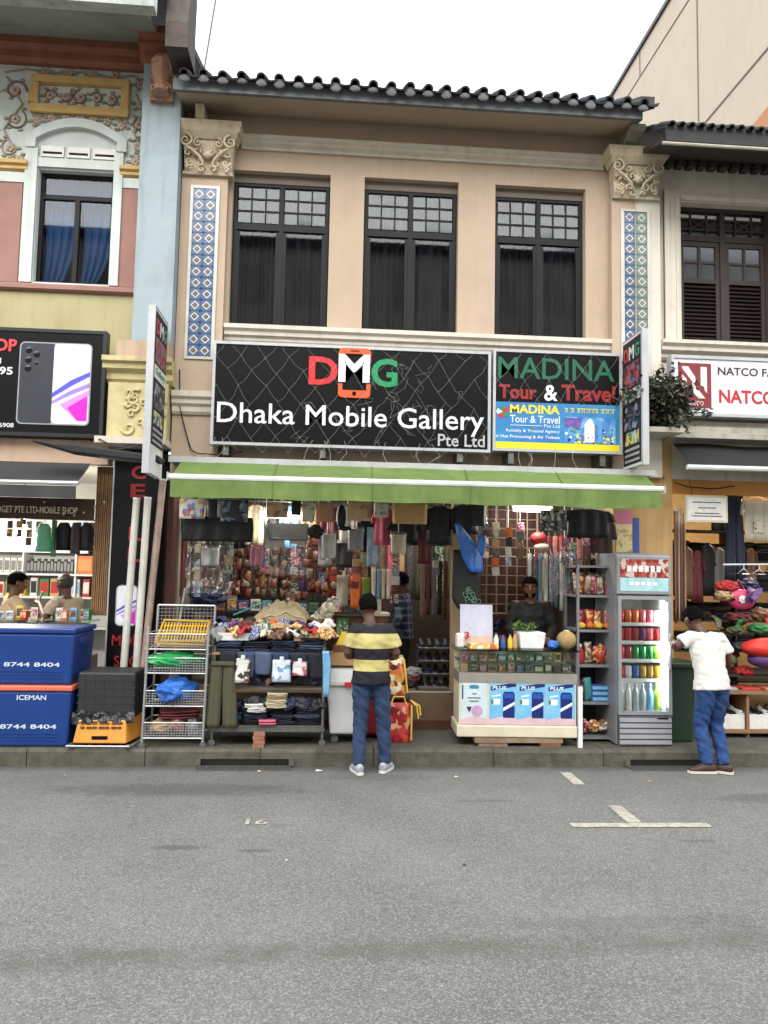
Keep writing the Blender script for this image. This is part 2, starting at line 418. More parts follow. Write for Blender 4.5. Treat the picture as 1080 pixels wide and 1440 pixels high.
wpaint = S('road paint', (216,212,194), c2=s2l((150,148,136)), sc=18, r=.7, dirt=.55, bump=.4, bsc=120)
t = thing('parking_bay_mark', 'white T shaped parking bay line painted on the road at right', 'road marking', (2.3,-2.65,.004))
m_ = MB(); m_.add([(1.81,-2.71,.005),(2.84,-2.72,.005),(2.84,-2.63,.005),(1.81,-2.62,.005)], [(0,1,2,3)]); m_.build('long_line', wpaint, t)
m_ = MB(); m_.add([(2.25,-2.615,.005),(2.36,-2.615,.005),(2.36,-2.2,.005),(2.25,-2.2,.005)], [(0,1,2,3)]); m_.build('short_line', wpaint, t)
m_ = MB(); m_.add([(2.18,-1.6,.005),(2.28,-1.6,.005),(2.28,-1.2,.005),(2.18,-1.2,.005)], [(0,1,2,3)])
m_.build('road_line', wpaint, tag=('short white dash painted on the road in front of the counter', 'road marking'))
t = thing('bay_number', 'small worn white number 16 painted on the road', 'road marking', (-.45,-2.56,.004))
text('16', 'digits', wpaint, t, -.53, -.37, -2.62, -2.5, .006, ext=0, bold=.02, plane='xy')

# ================================================================== BUILDINGS
peach = S('peach wall paint', (196,174,151), var=.04, sc=3, bump=.12, bsc=120, streak=.16, dirt=.14, r=.85)
creamt = S('cream trim', (222,212,196), var=.06, sc=5, streak=.3, dirt=.2, r=.8, bump=.15)
capm = S('sandstone trim', (216,198,170), var=.1, sc=9, streak=.4, dirt=.5, r=.85, bump=.3)
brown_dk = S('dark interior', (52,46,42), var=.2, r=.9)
winm = S('black window frame', (18,20,21), r=.5, spec=.2, var=.15)
tilem = S('slate roof tile', (58,60,66), var=.35, sc=14, r=.75, bump=.35, bsc=70, dirt=.5)
fascm = S('grey fascia', (120,124,128), var=.12, sc=7, streak=.6, dirt=.4, r=.7)
gl = glass('window glass', (.68,.71,.74), ior=1.36); glu = glass('pale pane glass', (.5,.54,.57), rough=.08, haze=.05)
curtm = S('dark curtain', (104,92,96), var=.25, sc=5, r=.95)
tb = S('tile blue', (86,112,150), r=.2, var=.15, sc=40, dirt=.3); tw = S('tile white', (214,212,202), r=.2, var=.06, dirt=.3)
tdk = S('tile navy', (46,54,76), r=.2); tbr = S('tile brown', (150,112,84), r=.25)
tgr = S('tile green', (120,140,124), r=.25, var=.2, sc=40, dirt=.5); tgr2 = S('tile ochre', (158,140,96), r=.25, var=.2)

def spiral(cx, cz, r, turns=1.4, d=1, a0=0, y=0, n=22, grow=.92):
    return [(cx + r*(1-grow*i/n)*cos(a0+d*2*pi*turns*i/n), y, cz + r*(1-grow*i/n)*sin(a0+d*2*pi*turns*i/n)) for i in range(n+1)]
def capital(par, x0, x1, z0, z1, y, m, m2=None):
    """leafy pilaster capital: neck ring, block, flaring abacus, corner volutes and acanthus curls"""
    cx = (x0+x1)/2; w = x1-x0; h = z1-z0; ms = [m, m2 or m]
    mb = MB()
    def ring(a, b, za, zb, d0, d1, e0, e1):     # flared band, split at the middle so two houses can paint their halves
        for s, (p0, p1, q0, q1) in enumerate([(cx-w/2*a, cx, cx-w/2*b, cx), (cx, cx+w/2*a, cx, cx+w/2*b)]):
            P = [(p0, y-d0, za), (p1, y-d0, za), (q1, y-d1, zb), (q0, y-d1, zb), (p0, y+.1, za), (p1, y+.1, za), (q1, y+.1, zb), (q0, y+.1, zb)]
            mb.add(P, [(0,1,2,3),(4,7,6,5),(0,4,5,1),(3,2,6,7),(0,3,7,4),(1,5,6,2)], s)
    ring(.84, .84, z0, z0+h*.05, .03, .04, 0, 0)
    ring(.78, .84, z0+h*.05, z0+h*.7, .01, .06, 0, 0)
    ring(.9, 1.0, z0+h*.7, z0+h*.82, .08, .13, 0, 0)
    ring(1.04, 1.12, z0+h*.82, z1, .13, .17, 0, 0)
    c = mb.build('capital', ms, par)
    R = random.Random(int(x0*100)); o = MB()
    yy = y-.055
    for s in (-1, 1):
        k = 0 if s < 0 else 1
        o.tube(spiral(cx+s*w*.37, z0+h*.62, w*.12, 1.6, s, pi/2, yy-.05), [.016-.0005*i for i in range(23)], 6, k)
        o.tube(spiral(cx+s*w*.17, z0+h*.6, w*.08, 1.4, -s, pi/2, yy-.03), .011, 6, k)
        o.tube([(cx+s*w*.05, yy, z0+h*.08), (cx+s*w*.12, yy-.02, z0+h*.3), (cx+s*w*.26, yy-.03, z0+h*.45), (cx+s*w*.36, yy-.05, z0+h*.5)], [.012,.018,.02,.01], 6, k)
        for (dx, dz, r, t) in [(.3,.22,.08,1.1), (.14,.2,.07,1.2), (.33,.4,.06,1.0), (.2,.4,.06,1.1), (.08,.45,.05,1.0), (.3,.1,.05,1.0), (.1,.08,.05,.9)]:
            o.tube(spiral(cx+s*w*dx, z0+h*dz, w*r, t, s*R.choice((-1,1)), R.uniform(0,6), yy-.012), [.015-.0004*i for i in range(23)], 5, k)
    for q in range(5):
        a = pi*(q/4); o.tube([(cx, yy, z0+h*.3), (cx+cos(a)*w*.07, yy-.035, z0+h*.36+sin(a)*h*.1), (cx+cos(a)*w*.1, yy-.01, z0+h*.36+sin(a)*h*.18)], [.01,.02,.006], 6, 0 if cos(a) < 0 else 1)
    o.ball((cx, yy-.02, z0+h*.36), (.035,.04,.045), 10, 7, 0)
    o.build('leaf_relief', ms, c, smooth=True)
    return c
def wall_tile(s, cols):
    mb = MB(); h = s/2-.002; cb, cw, cd, cc = range(4)
    mb.add([(-h,0,-h),(h,0,-h),(h,0,h),(-h,0,h),(-h,.01,-h),(h,.01,-h),(h,.01,h),(-h,.01,h)], [(0,1,2,3),(4,7,6,5),(0,4,5,1),(3,2,6,7),(0,3,7,4),(1,5,6,2)], cb)
    def dia(r, y, k): mb.add([(0,y,-r),(r,y,0),(0,y,r),(-r,y,0)], [(0,1,2,3)], k)
    dia(h*.82, -.0012, cw); dia(h*.5, -.0024, cd); dia(h*.28, -.0036, cc)
    for s1 in (-1, 1):
        for s2 in (-1, 1):
            q = h*.98; r = h*.26; mb.add([(s1*q,-.0012,s2*q),(s1*(q-r),-.0012,s2*q),(s1*q,-.0012,s2*(q-r))], [(0,1,2)], cd)
    return mb.mesh('wall_tile', cols)
TS = .122
tile_me = wall_tile(TS, [tb, tw, tdk, tbr]); tile_me2 = wall_tile(TS, [tgr, tw, tb, tgr2])

# ---- middle shophouse
MX0, MX1 = -1.66, 3.37
mid = thing('shophouse', 'peach two storey shophouse with three black windows and a green awning', 'building', (.9, 0, .148))
WZ0, WZ1 = 4.43, 6.2
WINS = [(-1.13, -.06), (.32, 1.38), (1.8, 2.84)]
holes_wall(MB(), [MX0, 3.37], [2.72, 6.98], [(a, b_, WZ0, WZ1) for a, b_ in WINS], 0, .22).build('wall', peach, mid)
B(MX0, -1.17, -.12, 0-.001, 2.72, 6.06).build('pilaster', peach, mid)
B(3.1, 3.37, -.12, -.001, 2.72, 6.06).build('pilaster', peach, mid)
capital(mid, -1.7, -1.06, 6.04, 6.58, -.13, capm)
for (x0, x1, z0, z1) in [(-1.56,-1.53,4.02,5.93), (-1.285,-1.25,4.02,5.93), (-1.53,-1.285,5.9,5.93), (-1.53,-1.285,4.02,4.05)]:
    B(x0, x1, -.136, -.121, z0, z1).build('tile_border', tw, mid)
for j in range(15):
    for i in range(2): inst(tile_me, 'wall_tile', Vector((-1.53+TS*(i+.5), -.132, 4.052+TS*(j+.5)+j*.0012)) - mid.location, mid)
for j in range(15): inst(tile_me, 'wall_tile', Vector((3.24+TS*.5, -.132, 4.052+TS*(j+.5)+j*.0012)) - mid.location, mid)
for (x0, x1, z0, z1) in [(3.2,3.24,4.02,5.93), (3.24,3.37,5.905,5.93)]: B(x0, x1, -.136, -.121, z0, z1).build('tile_border', tw, mid)
moulding(MB(), -1.16, 3.1, [(.03,4.24),(.05,4.27),(.05,4.3),(.085,4.32),(.085,4.36),(.12,4.385),(.12,4.43)], -.001).build('sill_moulding', creamt, mid)
moulding(MB(), -1.05, 3.04, [(.03,6.43),(.03,6.46),(.075,6.485),(.075,6.51),(.11,6.53),(.11,6.56)], -.001).build('cornice', creamt, mid)
moulding(MB(), MX0, -1.24, [(.02,3.42),(.04,3.45),(.04,3.5),(.07,3.53),(.07,3.57),(.1,3.6),(.1,3.66)], -.121).build('pilaster_band', creamt, mid)
for (a, b_) in WINS:                      # metal windows: two leaves below, small panes above
    yw = .09; fr = MB(); f = .034; zt = 5.6; cx = (a+b_)/2
    A, Bx, Z0, Z1 = a+.012, b_-.012, WZ0+.005, WZ1-.1
    B(a+.002, b_-.002, yw-.01, yw+.06, WZ1-.1, WZ1-.002).build('window_head', S('grey brown plaster', (118,106,94), var=.1), mid)
    fr.box(A, A+f, yw, yw+.06, Z0, Z1); fr.box(Bx-f, Bx, yw, yw+.06, Z0, Z1); fr.box(A+f, Bx-f, yw, yw+.06, Z1-f, Z1); fr.box(A+f, Bx-f, yw, yw+.06, Z0, Z0+f)
    w_ = fr.build('window', winm, mid)
    B(cx-.024, cx+.024, yw-.006, yw+.055, Z0+f, Z1-f).build('mullion', winm, w_)
    for s in (0, 1):
        l, r = (A+f, cx-.024) if s == 0 else (cx+.024, Bx-f)
        B(l, r, yw-.003, yw+.052, zt-.036, zt+.036).build('transom', winm, w_)
        for q in (l, r-.035): B(q, q+.035, yw+.004, yw+.048, Z0+f, zt-.05).build('leaf_stile', winm, w_)
        B(l+.035, r-.035, yw+.004, yw+.048, Z0+f, Z0+f+.04).build('leaf_rail', winm, w_)
        B(l+.035, r-.035, yw+.02, yw+.026, Z0+f+.04, zt-.05).build('pane', gl, w_)
        pw, ph = (r-l)/3, (Z1-f-zt-.05)/3
        for k in (1, 2):
            B(l+pw*k-.008, l+pw*k+.008, yw+.008, yw+.04, zt+.05, Z1-f).build('glazing_bar', winm, w_)
            B(l, r, yw+.01, yw+.038, zt+.05+ph*k-.008, zt+.05+ph*k+.008).build('glazing_bar', winm, w_)
        for i in range(3):
            for j in range(3):
                x_, z_ = l+pw*(i+.5), zt+.05+ph*(j+.5)
                MB().obox((x_, yw+.024, z_), (pw-.016, .005, ph-.016), (random.uniform(-.012,.012), 0, random.uniform(-.012,.012))).build('pane', glu, w_)
    c = MB(); ph0 = random.random()*6
    for (u0, u1) in [(a-.05, a+.3), (cx+.06, b_+.02), (cx-.22, cx+.02)]:
        c.grid(lambda u, v: (u0+(u1-u0)*u, .24+.035*sin(u*26+ph0)+.02*sin(v*3+u*9), 4.35+v*1.9), 36, 3)
    c.build('curtain', curtm, w_, smooth=True)
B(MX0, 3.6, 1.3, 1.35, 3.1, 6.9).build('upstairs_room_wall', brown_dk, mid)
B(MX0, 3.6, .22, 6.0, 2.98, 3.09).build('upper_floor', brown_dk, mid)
# eaves, soffit, roof
sf = MB(); sf.prism([(-.56,6.72),(-.001,6.82),(-.001,6.88),(-.56,6.78)], 'x', MX0-.02, 3.28); sf.build('soffit', peach, mid)
B(MX0-.03, 3.26, -.61, -.562, 6.695, 6.815).build('fascia', fascm, mid)
rs = MB(); rs.prism([(-.62,6.82),(-.62,6.85),(4.2,9.25),(4.2,9.2)], 'x', MX0, 3.33); roof = rs.build('roof', tilem, mid)
N = 26; pitch = .192; rl = .34; sl_ = atan2(2.5, 5)
def barrel(r, L_, n=10, t=.016):
    mb = MB()
    out = [(r*cos(pi*k/n), r*sin(pi*k/n)) for k in range(n+1)]; inn = [((r-t)*cos(pi*k/n), (r-t)*sin(pi*k/n)) for k in range(n, -1, -1)]
    mb.prism(out+inn, 'y', 0, L_); return mb.mesh('roof_tile', tilem)
bar = barrel(.052, rl); pan = MB().prism([(-.07,.03),(-.05,.006),(0,0),(.05,.006),(.07,.03),(.05,-.01),(0,-.016),(-.05,-.01)], 'y', 0, rl).mesh('roof_tile', tilem)
mortar = S('mortar fill', (116,118,120), var=.2, sc=20, dirt=.5, r=.9); mort = MB().ball((0,0,0), (.055,.02,.05), 10, 6).mesh('mortar', mortar)
for j in range(5):
    for i in range(N):
        x_ = MX0+.1+i*pitch; d = -.1 + j*.3
        loc = Vector((x_+random.uniform(-.006,.006), -.62+d*cos(sl_), 6.825+d*sin(sl_)+.01+random.uniform(-.006,.006))) - mid.location
        inst(bar, 'roof_tile', loc + Vector((0,0,.02)), roof, rot=(sl_+.03, 0, random.uniform(-.015,.015))).parent = roof
        inst(pan, 'roof_tile', loc + Vector((pitch/2,0,.004)), roof, rot=(sl_+.03, 0, 0))
        if j == 0: inst(mort, 'mortar', loc + Vector((0,.03,-.012)), roof, scale=(1.1,1,.9+random.uniform(-.3,.2)))
for o in roof.children: o.location = o.location - roof.location
vg = MB(); vg.prism([(-.64,6.8),(-.64,6.92),(4.2,9.37),(4.2,9.2)], 'x', 3.31, 3.38); vg.build('verge_board', S('weathered dark board', (60,50,46), var=.3, sc=8, dirt=.5), mid)
vg = MB(); vg.prism([(-.6,6.93),(-.6,6.96),(4.2,9.42),(4.2,9.38)], 'x', 3.26, 3.4); vg.build('verge_cap', MATS['weathered dark board'], mid)
br = MB(); br.prism([(-.5,6.72),(-.001,6.75),(-.001,6.59),(-.25,6.6),(-.45,6.66)], 'x', 3.18, 3.36); br.build('eave_bracket', S('mossy plaster', (140,134,118), var=.2, sc=9, dirt=.6), mid, bevel=.02)
br = MB(); br.prism([(-.3,6.76),(-.001,6.78),(-.001,6.6),(-.25,6.61)], 'x', -1.52, -1.42); br.build('eave_bracket', capm, mid, bevel=.01)
plinth_ = S('brown painted plinth', (122,98,76), var=.12, sc=6, dirt=.5, r=.7)
# shop interior of the middle house
iw = S('shop wall', (150,140,128), var=.1, sc=4, dirt=.4); ifl = S('shop floor tile', (120,112,104), var=.1, r=.4, dirt=.4); ice = S('shop ceiling', (190,186,176), r=.8, dirt=.2)
B(-1.72, -1.6, .22, 4.6, .148, 6.8).build('party_wall', iw, mid)
B(3.6, 3.72, .22, 4.6, .148, 6.4).build('party_wall', iw, mid)
B(-1.6, 3.6, 4.5, 4.6, .148, 9.0).build('back_wall', iw, mid)
B(-1.6, 3.6, .06, 4.5, .15, .2).build('shop_floor', ifl, mid); B(-1.59, 1.5, .061, 1.1, .201, .5).build('display_platform', plinth_, mid)
B(-1.6, 3.6, .22, 4.5, 2.93, 2.979).build('ceiling', ice, mid)
plinth = S('brown painted plinth', (122,98,76), var=.12, sc=6, dirt=.5, r=.7); redp = S('maroon skirting', (96,52,42), var=.2, dirt=.5)
B(-1.6, 3.6, 0, .058, .24, .52).build('plinth', plinth, mid)
B(-1.6, 3.6, -.012, .056, .149, .239).build('plinth_skirting', redp, mid)
# corner post: shop pillar at right, shared with the neighbour
postm = S('lamplit pillar paint', (196,158,104), var=.08, sc=5, streak=.4, dirt=.35)  # beige pillar with orange lamplight put into its colour
B(3.13, 3.8, -.05, .2, .149, 3.36).build('shop_pillar', postm, mid)
B(-2.24, -1.62, -.05, .2, .149, 3.0).build('shop_pillar', S('maroon tile pillar', (92,52,46), var=.25, sc=25, r=.5), mid)

# ---- left shophouse
LX0, LX1 = -5.6, -1.665
mint = S('mint wall paint', (222,230,224), var=.05, sc=4, streak=.3, dirt=.2, bump=.12); bluep = S('pale blue pilaster paint', (164,178,184), var=.05, sc=3, streak=.4, dirt=.25)
brick = S('terracotta panel', (166,122,110), var=.07, sc=5, dirt=.25); gold = S('ochre moulding', (226,186,116), var=.1, sc=8, dirt=.35)
yell = S('pale yellow wall', (188,178,132), var=.04, sc=3, streak=.3, dirt=.2); rust = S('rust red band', (168,106,82), var=.12, sc=5, streak=.3, dirt=.3)
lft = thing('shophouse', 'mint shophouse with painted floral scrolls and a blue curtained window', 'building', (-3.6, 0, .148))
LW = (-3.21, -2.41, 4.83, 6.08); LA = (-5.35, -4.55, 4.83, 6.08)
holes_wall(MB(), [LX0, -2.07], [4.72, 7.6], [LW], 0, .2).build('wall', mint, lft)
B(LX0, -2.07, -.002, .2, 3.05, 4.719).build('lower_wall', yell, lft)
moulding(MB(), LX0, -2.07, [(.03,4.72),(.06,4.74),(.06,4.78),(.04,4.8)], 0).build('sill_band', brick, lft)
moulding(MB(), LX0, -2.0, [(.06,7.24),(.1,7.28),(.1,7.36),(.16,7.4),(.16,7.5)], -.001).build('frieze_band', rust, lft)
B(-2.07, -1.668, -.3, .3, 4.13, 7.16).build('pilaster', bluep, lft)
pb = S('pink plinth band', (206,176,150), var=.06, streak=.4, dirt=.3)
B(-2.2, -1.67, -.36, -.0, 3.96, 4.129).build('pilaster_base', pb, lft)
for (x0, x1) in [(-5.2,-3.36), (-2.31,-2.1)]:
    B(x0, x1, -.025, -.001, 4.81, 5.9).build('terracotta_panel', brick, lft)
    moulding(MB(), x0-.02 if x0 < -3 else x0-.03, x1+.05, [(.02,6.03),(.05,6.05),(.05,6.08),(.08,6.1),(.08,6.14)], -.001).build('gold_moulding', gold, lft)
    B(x0, x1+.02, -.03, -.001, 5.91, 6.02).build('panel_cap', mint, lft)
for x0, x1 in [(-3.34,-3.215), (-2.405,-2.31)]: B(x0, x1, -.045, -.001, 4.81, 6.3).build('window_jamb', mint, lft)
B(-3.215, -2.405, -.03, -.001, 6.1, 6.2).build('window_lintel', mint, lft)
ar = MB(); cxa = -2.81; n = 16; ri = []; ro = []
for k in range(n+1):
    u = -1+2*k/n; ri.append((cxa+.43*u, 6.4+.15*(1-u*u))); ro.append((cxa+.53*u, 6.43+.22*(1-u*u)))
ar.prism([(ro[0][0], 6.3)] + ro + [(ro[-1][0], 6.3), (ri[-1][0], 6.3)] + ri[::-1] + [(ri[0][0], 6.3)], 'y', -.06, -.001); ar.build('arch_hood', mint, lft)
for k in range(3):
    x_ = -3.19+.275*k; v_ = MB().box(x_, x_+.24, -.02, -.001, 6.22, 6.34).build('vent', tw, lft)
    B(x_+.02, x_+.22, -.022, -.0205, 6.25, 6.275).build('slot', blackm, v_)
gf = MB(); X0, X1, Z0, Z1 = -3.33, -2.28, 6.7, 7.13
gf.box(X0, X1, -.06, -.001, Z1-.09, Z1); gf.box(X0, X1, -.06, -.001, Z0, Z0+.09); gf.box(X0, X0+.09, -.06, -.001, Z0+.09, Z1-.09); gf.box(X1-.09, X1, -.06, -.001, Z0+.09, Z1-.09)
gf.build('gold_frame', gold, lft, bevel=.015)
flo = S('brown floral relief', (178,160,146), var=.25, sc=12); flo2 = S('maroon floral relief', (150,116,106), var=.25, sc=12); flo3 = S('olive leaf relief', (158,156,128), var=.2, sc=12); flo4 = S('rose relief', (206,178,160), var=.2, sc=14)
R = random.Random(5)
def scroll(x, z, r, d, a, m=flo, w=.016):
    mb = MB(); mb.tube(spiral(x, z, r, 1.3, d, a, -.008, 24, .8), [(w*(1-.5*i/24), w*.6) for i in range(25)], 6)
    for k in range(5):
        q = a + d*2*pi*1.3*(k*.13); rr = r*(1-.8*k*.13)
        mb.ball((x+(rr+.03)*cos(q), -.006, z+(rr+.03)*sin(q)), (.03,.012,.018), 8, 5, 1)
    for k in range(5):
        q = k*2*pi/5; mb.ball((x+.028*cos(q), -.01, z+.028*sin(q)), (.022,.014,.022), 8, 5, 2)
    mb.ball((x, -.018, z), (.016,.012,.016), 8, 5, 0)
    return mb.build('floral_scroll', [m, flo3, flo4], lft, smooth=True)
for (x, z, r, d, a) in [(-3.5,6.95,.12,1,0), (-3.48,6.62,.12,-1,1), (-3.52,6.3,.1,1,2), (-3.76,6.8,.12,1,1), (-3.74,6.4,.12,-1,3), (-3.2,7.19,.05,1,0), (-2.95,7.19,.05,-1,1), (-2.7,7.19,.05,1,0), (-2.45,7.19,.05,-1,2), (-2.17,7.1,.07,1,0),
                        (-2.17,6.88,.07,-1,1), (-2.17,6.64,.07,1,2), (-2.17,6.4,.08,-1,2.5), (-2.19,6.22,.06,1,0), (-3.42,6.18,.06,1,3), (-3.95,7.05,.12,-1,2), (-4.0,6.55,.12,1,0)]: scroll(x, z, r, d, a, R.choice((flo, flo2)))
for k in range(7):
    x_ = -3.25+.148*k; z_ = 6.6+.09*(1-((x_-cxa)/.5)**2); scroll(x_, z_, .05, (-1)**k, k, R.choice((flo, flo4)), .011)
for k in range(5):
    x_ = -3.13+.165*k; scroll(x_, 6.915, .075 if k != 2 else .09, (-1)**k, k*.9, flo2, .013)
for (pts) in [[(-3.62,-.006,7.15),(-3.4,-.012,7.2),(-3.1,-.012,7.17),(-2.8,-.012,7.21),(-2.5,-.012,7.17),(-2.25,-.012,7.2),(-2.12,-.006,7.05)], [(-2.22,-.006,7.0),(-2.13,-.01,6.8),(-2.22,-.01,6.55),(-2.13,-.01,6.35),(-2.2,-.006,6.2)], [(-3.6,-.006,7.1),(-3.42,-.01,6.8),(-3.6,-.01,6.5),(-3.42,-.006,6.2)]]:
    q = []
    for i in range(len(pts)-1):
        for k in range(4): q.append(Vector(pts[i]).lerp(Vector(pts[i+1]), k/4))
    MB().tube(q, .011, 5).build('vine_relief', flo, lft, smooth=True)
# window of the left house
yw = .08; fr = MB(); a, b_, Z0, Z1 = LW; f = .04
fr.box(a, a+f, yw, yw+.05, Z0, Z1); fr.box(b_-f, b_, yw, yw+.05, Z0, Z1); fr.box(a+f, b_-f, yw, yw+.05, Z1-f, Z1); fr.box(a+f, b_-f, yw, yw+.05, Z0, Z0+f)
w_ = fr.build('window', winm, lft); cx = (a+b_)/2+.0
B(a+f, b_-f, yw-.004, yw+.046, 5.79, 5.84).build('transom', winm, w_)
B(cx-.025, cx+.025, yw-.004, yw+.046, Z0+f, 5.79).build('mullion', winm, w_)
for l, r, z0, z1 in [(a+f, b_-f, 5.84, Z1-f), (a+f, cx-.025, Z0+f, 5.79), (cx+.025, b_-f, Z0+f, 5.79)]: B(l, r, yw+.02, yw+.026, z0, z1).build('pane', gl, w_)
bc = S('blue curtain', (120,166,224), var=.12, sc=4, r=.9)
for s in (0, 1):
    c = MB()
    def cf(u, v, s=s):
        gath = .3+.7*v**.6 if s else .45+.55*v**.7
        x_ = (a+.02 if s == 0 else cx+.03) + u*.4*(1 if s == 0 else 1); x_ = (a+.02)+u*.41*gath+.02*sin(v*4)+ (0 if s == 0 else .4+ .02*v) ; return (x_, .2+.02*sin(u*24+v*2)+.012*sin(u*50), 4.82+v*1.0)
    c.grid(cf, 40, 8); c.build('curtain', bc, w_, smooth=True)
c = MB(); c.grid(lambda u, v: (a+.02+u*.78, .21+.018*sin(u*60), 5.82+v*.26), 60, 2); c.build('pelmet_curtain', bc, w_, smooth=True)
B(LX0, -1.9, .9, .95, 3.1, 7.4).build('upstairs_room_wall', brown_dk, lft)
# eaves and gutter of the left house
sf = MB(); sf.prism([(-.98,7.22),(-.1,7.5),(-.1,7.56),(-.98,7.28)], 'x', LX0, -1.9); sf.build('soffit', S('grey green soffit', (170,178,168), var=.08, streak=.3, dirt=.5), lft)
gt = MB(); gt.prism([(-1.12,7.19),(-.985,7.19),(-.985,7.42),(-1.0,7.42),(-1.0,7.22),(-1.1,7.22),(-1.14,7.42),(-1.16,7.42)], 'x', LX0, -1.79); gt.build('gutter', S('pale gutter paint', (206,212,206), var=.1, streak=.5, dirt=.4), lft)
rs = MB(); rs.prism([(-1.05,7.44),(-1.05,7.5),(3.5,8.9),(3.5,8.8)], 'x', LX0, -1.72); rs.build('roof', tilem, lft)
pw = MB(); pw.prism([(-.9,6.95),(-.92,7.2),(-.86,7.5),(-.9,7.7),(-.6,8.1),(-.5,7.7),(-.52,7.3),(-.45,6.95)], 'x', -1.72, -1.5)
pw.build('firewall', S('stained firewall', (84,72,64), var=.35, sc=6, streak=.8, dirt=.8, bump=.6, bsc=25), lft)
cb = MB(); moulding(cb, -2.1, -1.62, [(.3,7.16),(.36,7.19),(.36,7.25),(.44,7.29),(.44,7.33),(.5,7.37),(.5,7.45)], 0); cb.build('corbel_cap', S('rust cap', (176,108,78), var=.15, sc=7, streak=.5, dirt=.5), lft)
crb = MB(); crb.box(-1.98, -1.74, -.36, -.29, 6.72, 7.16)
crb.tube([(-1.86,-.36,7.14),(-1.86,-.44,7.05),(-1.86,-.43,6.95),(-1.86,-.39,6.85),(-1.86,-.41,6.76)], [.1,.11,.09,.07,.09], 10)
for s in (-1, 1):
    for z_ in (7.08, 6.95, 6.82): crb.tube(spiral(-1.86+s*.06, z_, .05, 1.3, s, 0, -.43), .012, 5)
crb.build('carved_bracket', S('peeling bracket', (186,142,116), var=.35, sc=16, dirt=.8, bump=.5), lft)
# ground column capital in yellow
cream_y = S('cream yellow ornament', (214,200,148), var=.1, sc=9, streak=.4, dirt=.4)
moulding(MB(), -2.34, -1.64, [(.24,3.7),(.28,3.74),(.28,3.8),(.34,3.84),(.34,3.89),(.38,3.91),(.38,3.96)], -.0).build('column_cap', cream_y, lft)
cc = B(-2.28, -1.68, -.3, -.0, 3.12, 3.7).build('column_block', cream_y, lft)
o = MB(); R2 = random.Random(3)
for k in range(16): o.tube(spiral(-2.08+R2.uniform(0,.34), 3.22+R2.uniform(0,.42), R2.uniform(.04,.08), 1.2, R2.choice((-1,1)), R2.uniform(0,6), -.308), [.02-.0006*i for i in range(23)], 5)
o.build('leaf_relief', cream_y, cc, smooth=True)
B(-2.36, -1.66, -.42, .1, 3.05, 3.118).build('column_ledge', creamt, lft)
B(-5.6, -2.28, -.2, .0-.003, 2.86, 3.1).build('shopfront_beam', pb, lft)
# interior shell
lw_ = S('white shop wall', (214,212,204), var=.04, dirt=.15)
B(-5.6, -2.24, 2.6, 2.7, .149, 3.0).build('back_wall', lw_, lft); B(-5.6, -1.8, .2, 4.5, 2.95, 3.05).build('upper_floor', lw_, lft)
B(-5.7, -5.6, .0, 2.7, .149, 7.0).build('party_wall', lw_, lft); B(-2.3, -2.24, .2, 2.6, .149, 2.95).build('shop_side_wall', lw_, lft)
B(-5.6, -2.3, .0, 2.6, .149, .3).build('shop_floor', ifl, lft)

# ---- right shophouse
RX0, RX1 = 3.374, 7.6
rcr = S('cream wall paint', (226,218,202), var=.06, sc=3, streak=.4, dirt=.25, bump=.15)
rgt = thing('shophouse', 'cream shophouse with brown louvred shutters and lattice fanlights', 'building', (5.2, 0, .148))
RW = (3.95, 5.08, 4.45, 6.12); RW2 = (5.6, 6.7, 4.45, 6.12)
holes_wall(MB(), [RX0, RX1], [2.9, 6.62], [RW, RW2], 0, .25).build('wall', rcr, rgt)
B(RX0, 3.66, -.118, -.001, 2.9, 6.06).build('pilaster', rcr, rgt)
for j in range(15): inst(tile_me2, 'wall_tile', Vector((RX0+.006+TS*.5, -.13, 4.052+TS*(j+.5)+j*.0012)) - rgt.location, rgt)
for (x0, x1, z0, z1) in [(3.505,3.54,4.02,5.93), (3.375,3.505,5.905,5.93)]: B(x0, x1, -.134, -.119, z0, z1).build('tile_border', tw, rgt)
c = capital(rgt, 3.05, 3.69, 6.04, 6.58, -.13, capm, S('cream capital half', (206,194,164), var=.15, sc=9, streak=.5, dirt=.6, bump=.3))
c['label'] = 'leafy capital painted peach on one half and cream on the other'
for RWi in (RW, RW2):
    a, b_, z0, z1 = RWi
    ar = MB()
    for d, w0, w1 in [(.02,.2,.0), (.045,.2,.14), (.03,.06,.02)]:
        ar.box(a-w0, a-w1-.002, -d, -.001, z0-.1, z1+w0*.6); ar.box(b_+w1+.002, b_+w0, -d, -.001, z0-.1, z1+w0*.6)
    ar.box(a-.0, b_+.0, -.03, -.001, z1+.01, z1+.07)
    ar.build('architrave', rcr, rgt)
moulding(MB(), 3.67, RX1, [(.03,4.24),(.06,4.27),(.06,4.31),(.12,4.34),(.12,4.38),(.16,4.41),(.16,4.45)], -.001).build('sill_moulding', creamt, rgt)
moulding(MB(), 3.66, RX1, [(.1,3.3),(.3,3.32),(.3,3.38),(.22,3.4),(.22,3.46),(.16,3.48),(.16,3.53),(.1,3.56)], -.001).build('string_course', S('grey cream moulding', (178,174,160), var=.1, streak=.6, dirt=.5), rgt)
timb = S('dark brown timber', (46,32,28), var=.25, sc=14, r=.6, dirt=.2)
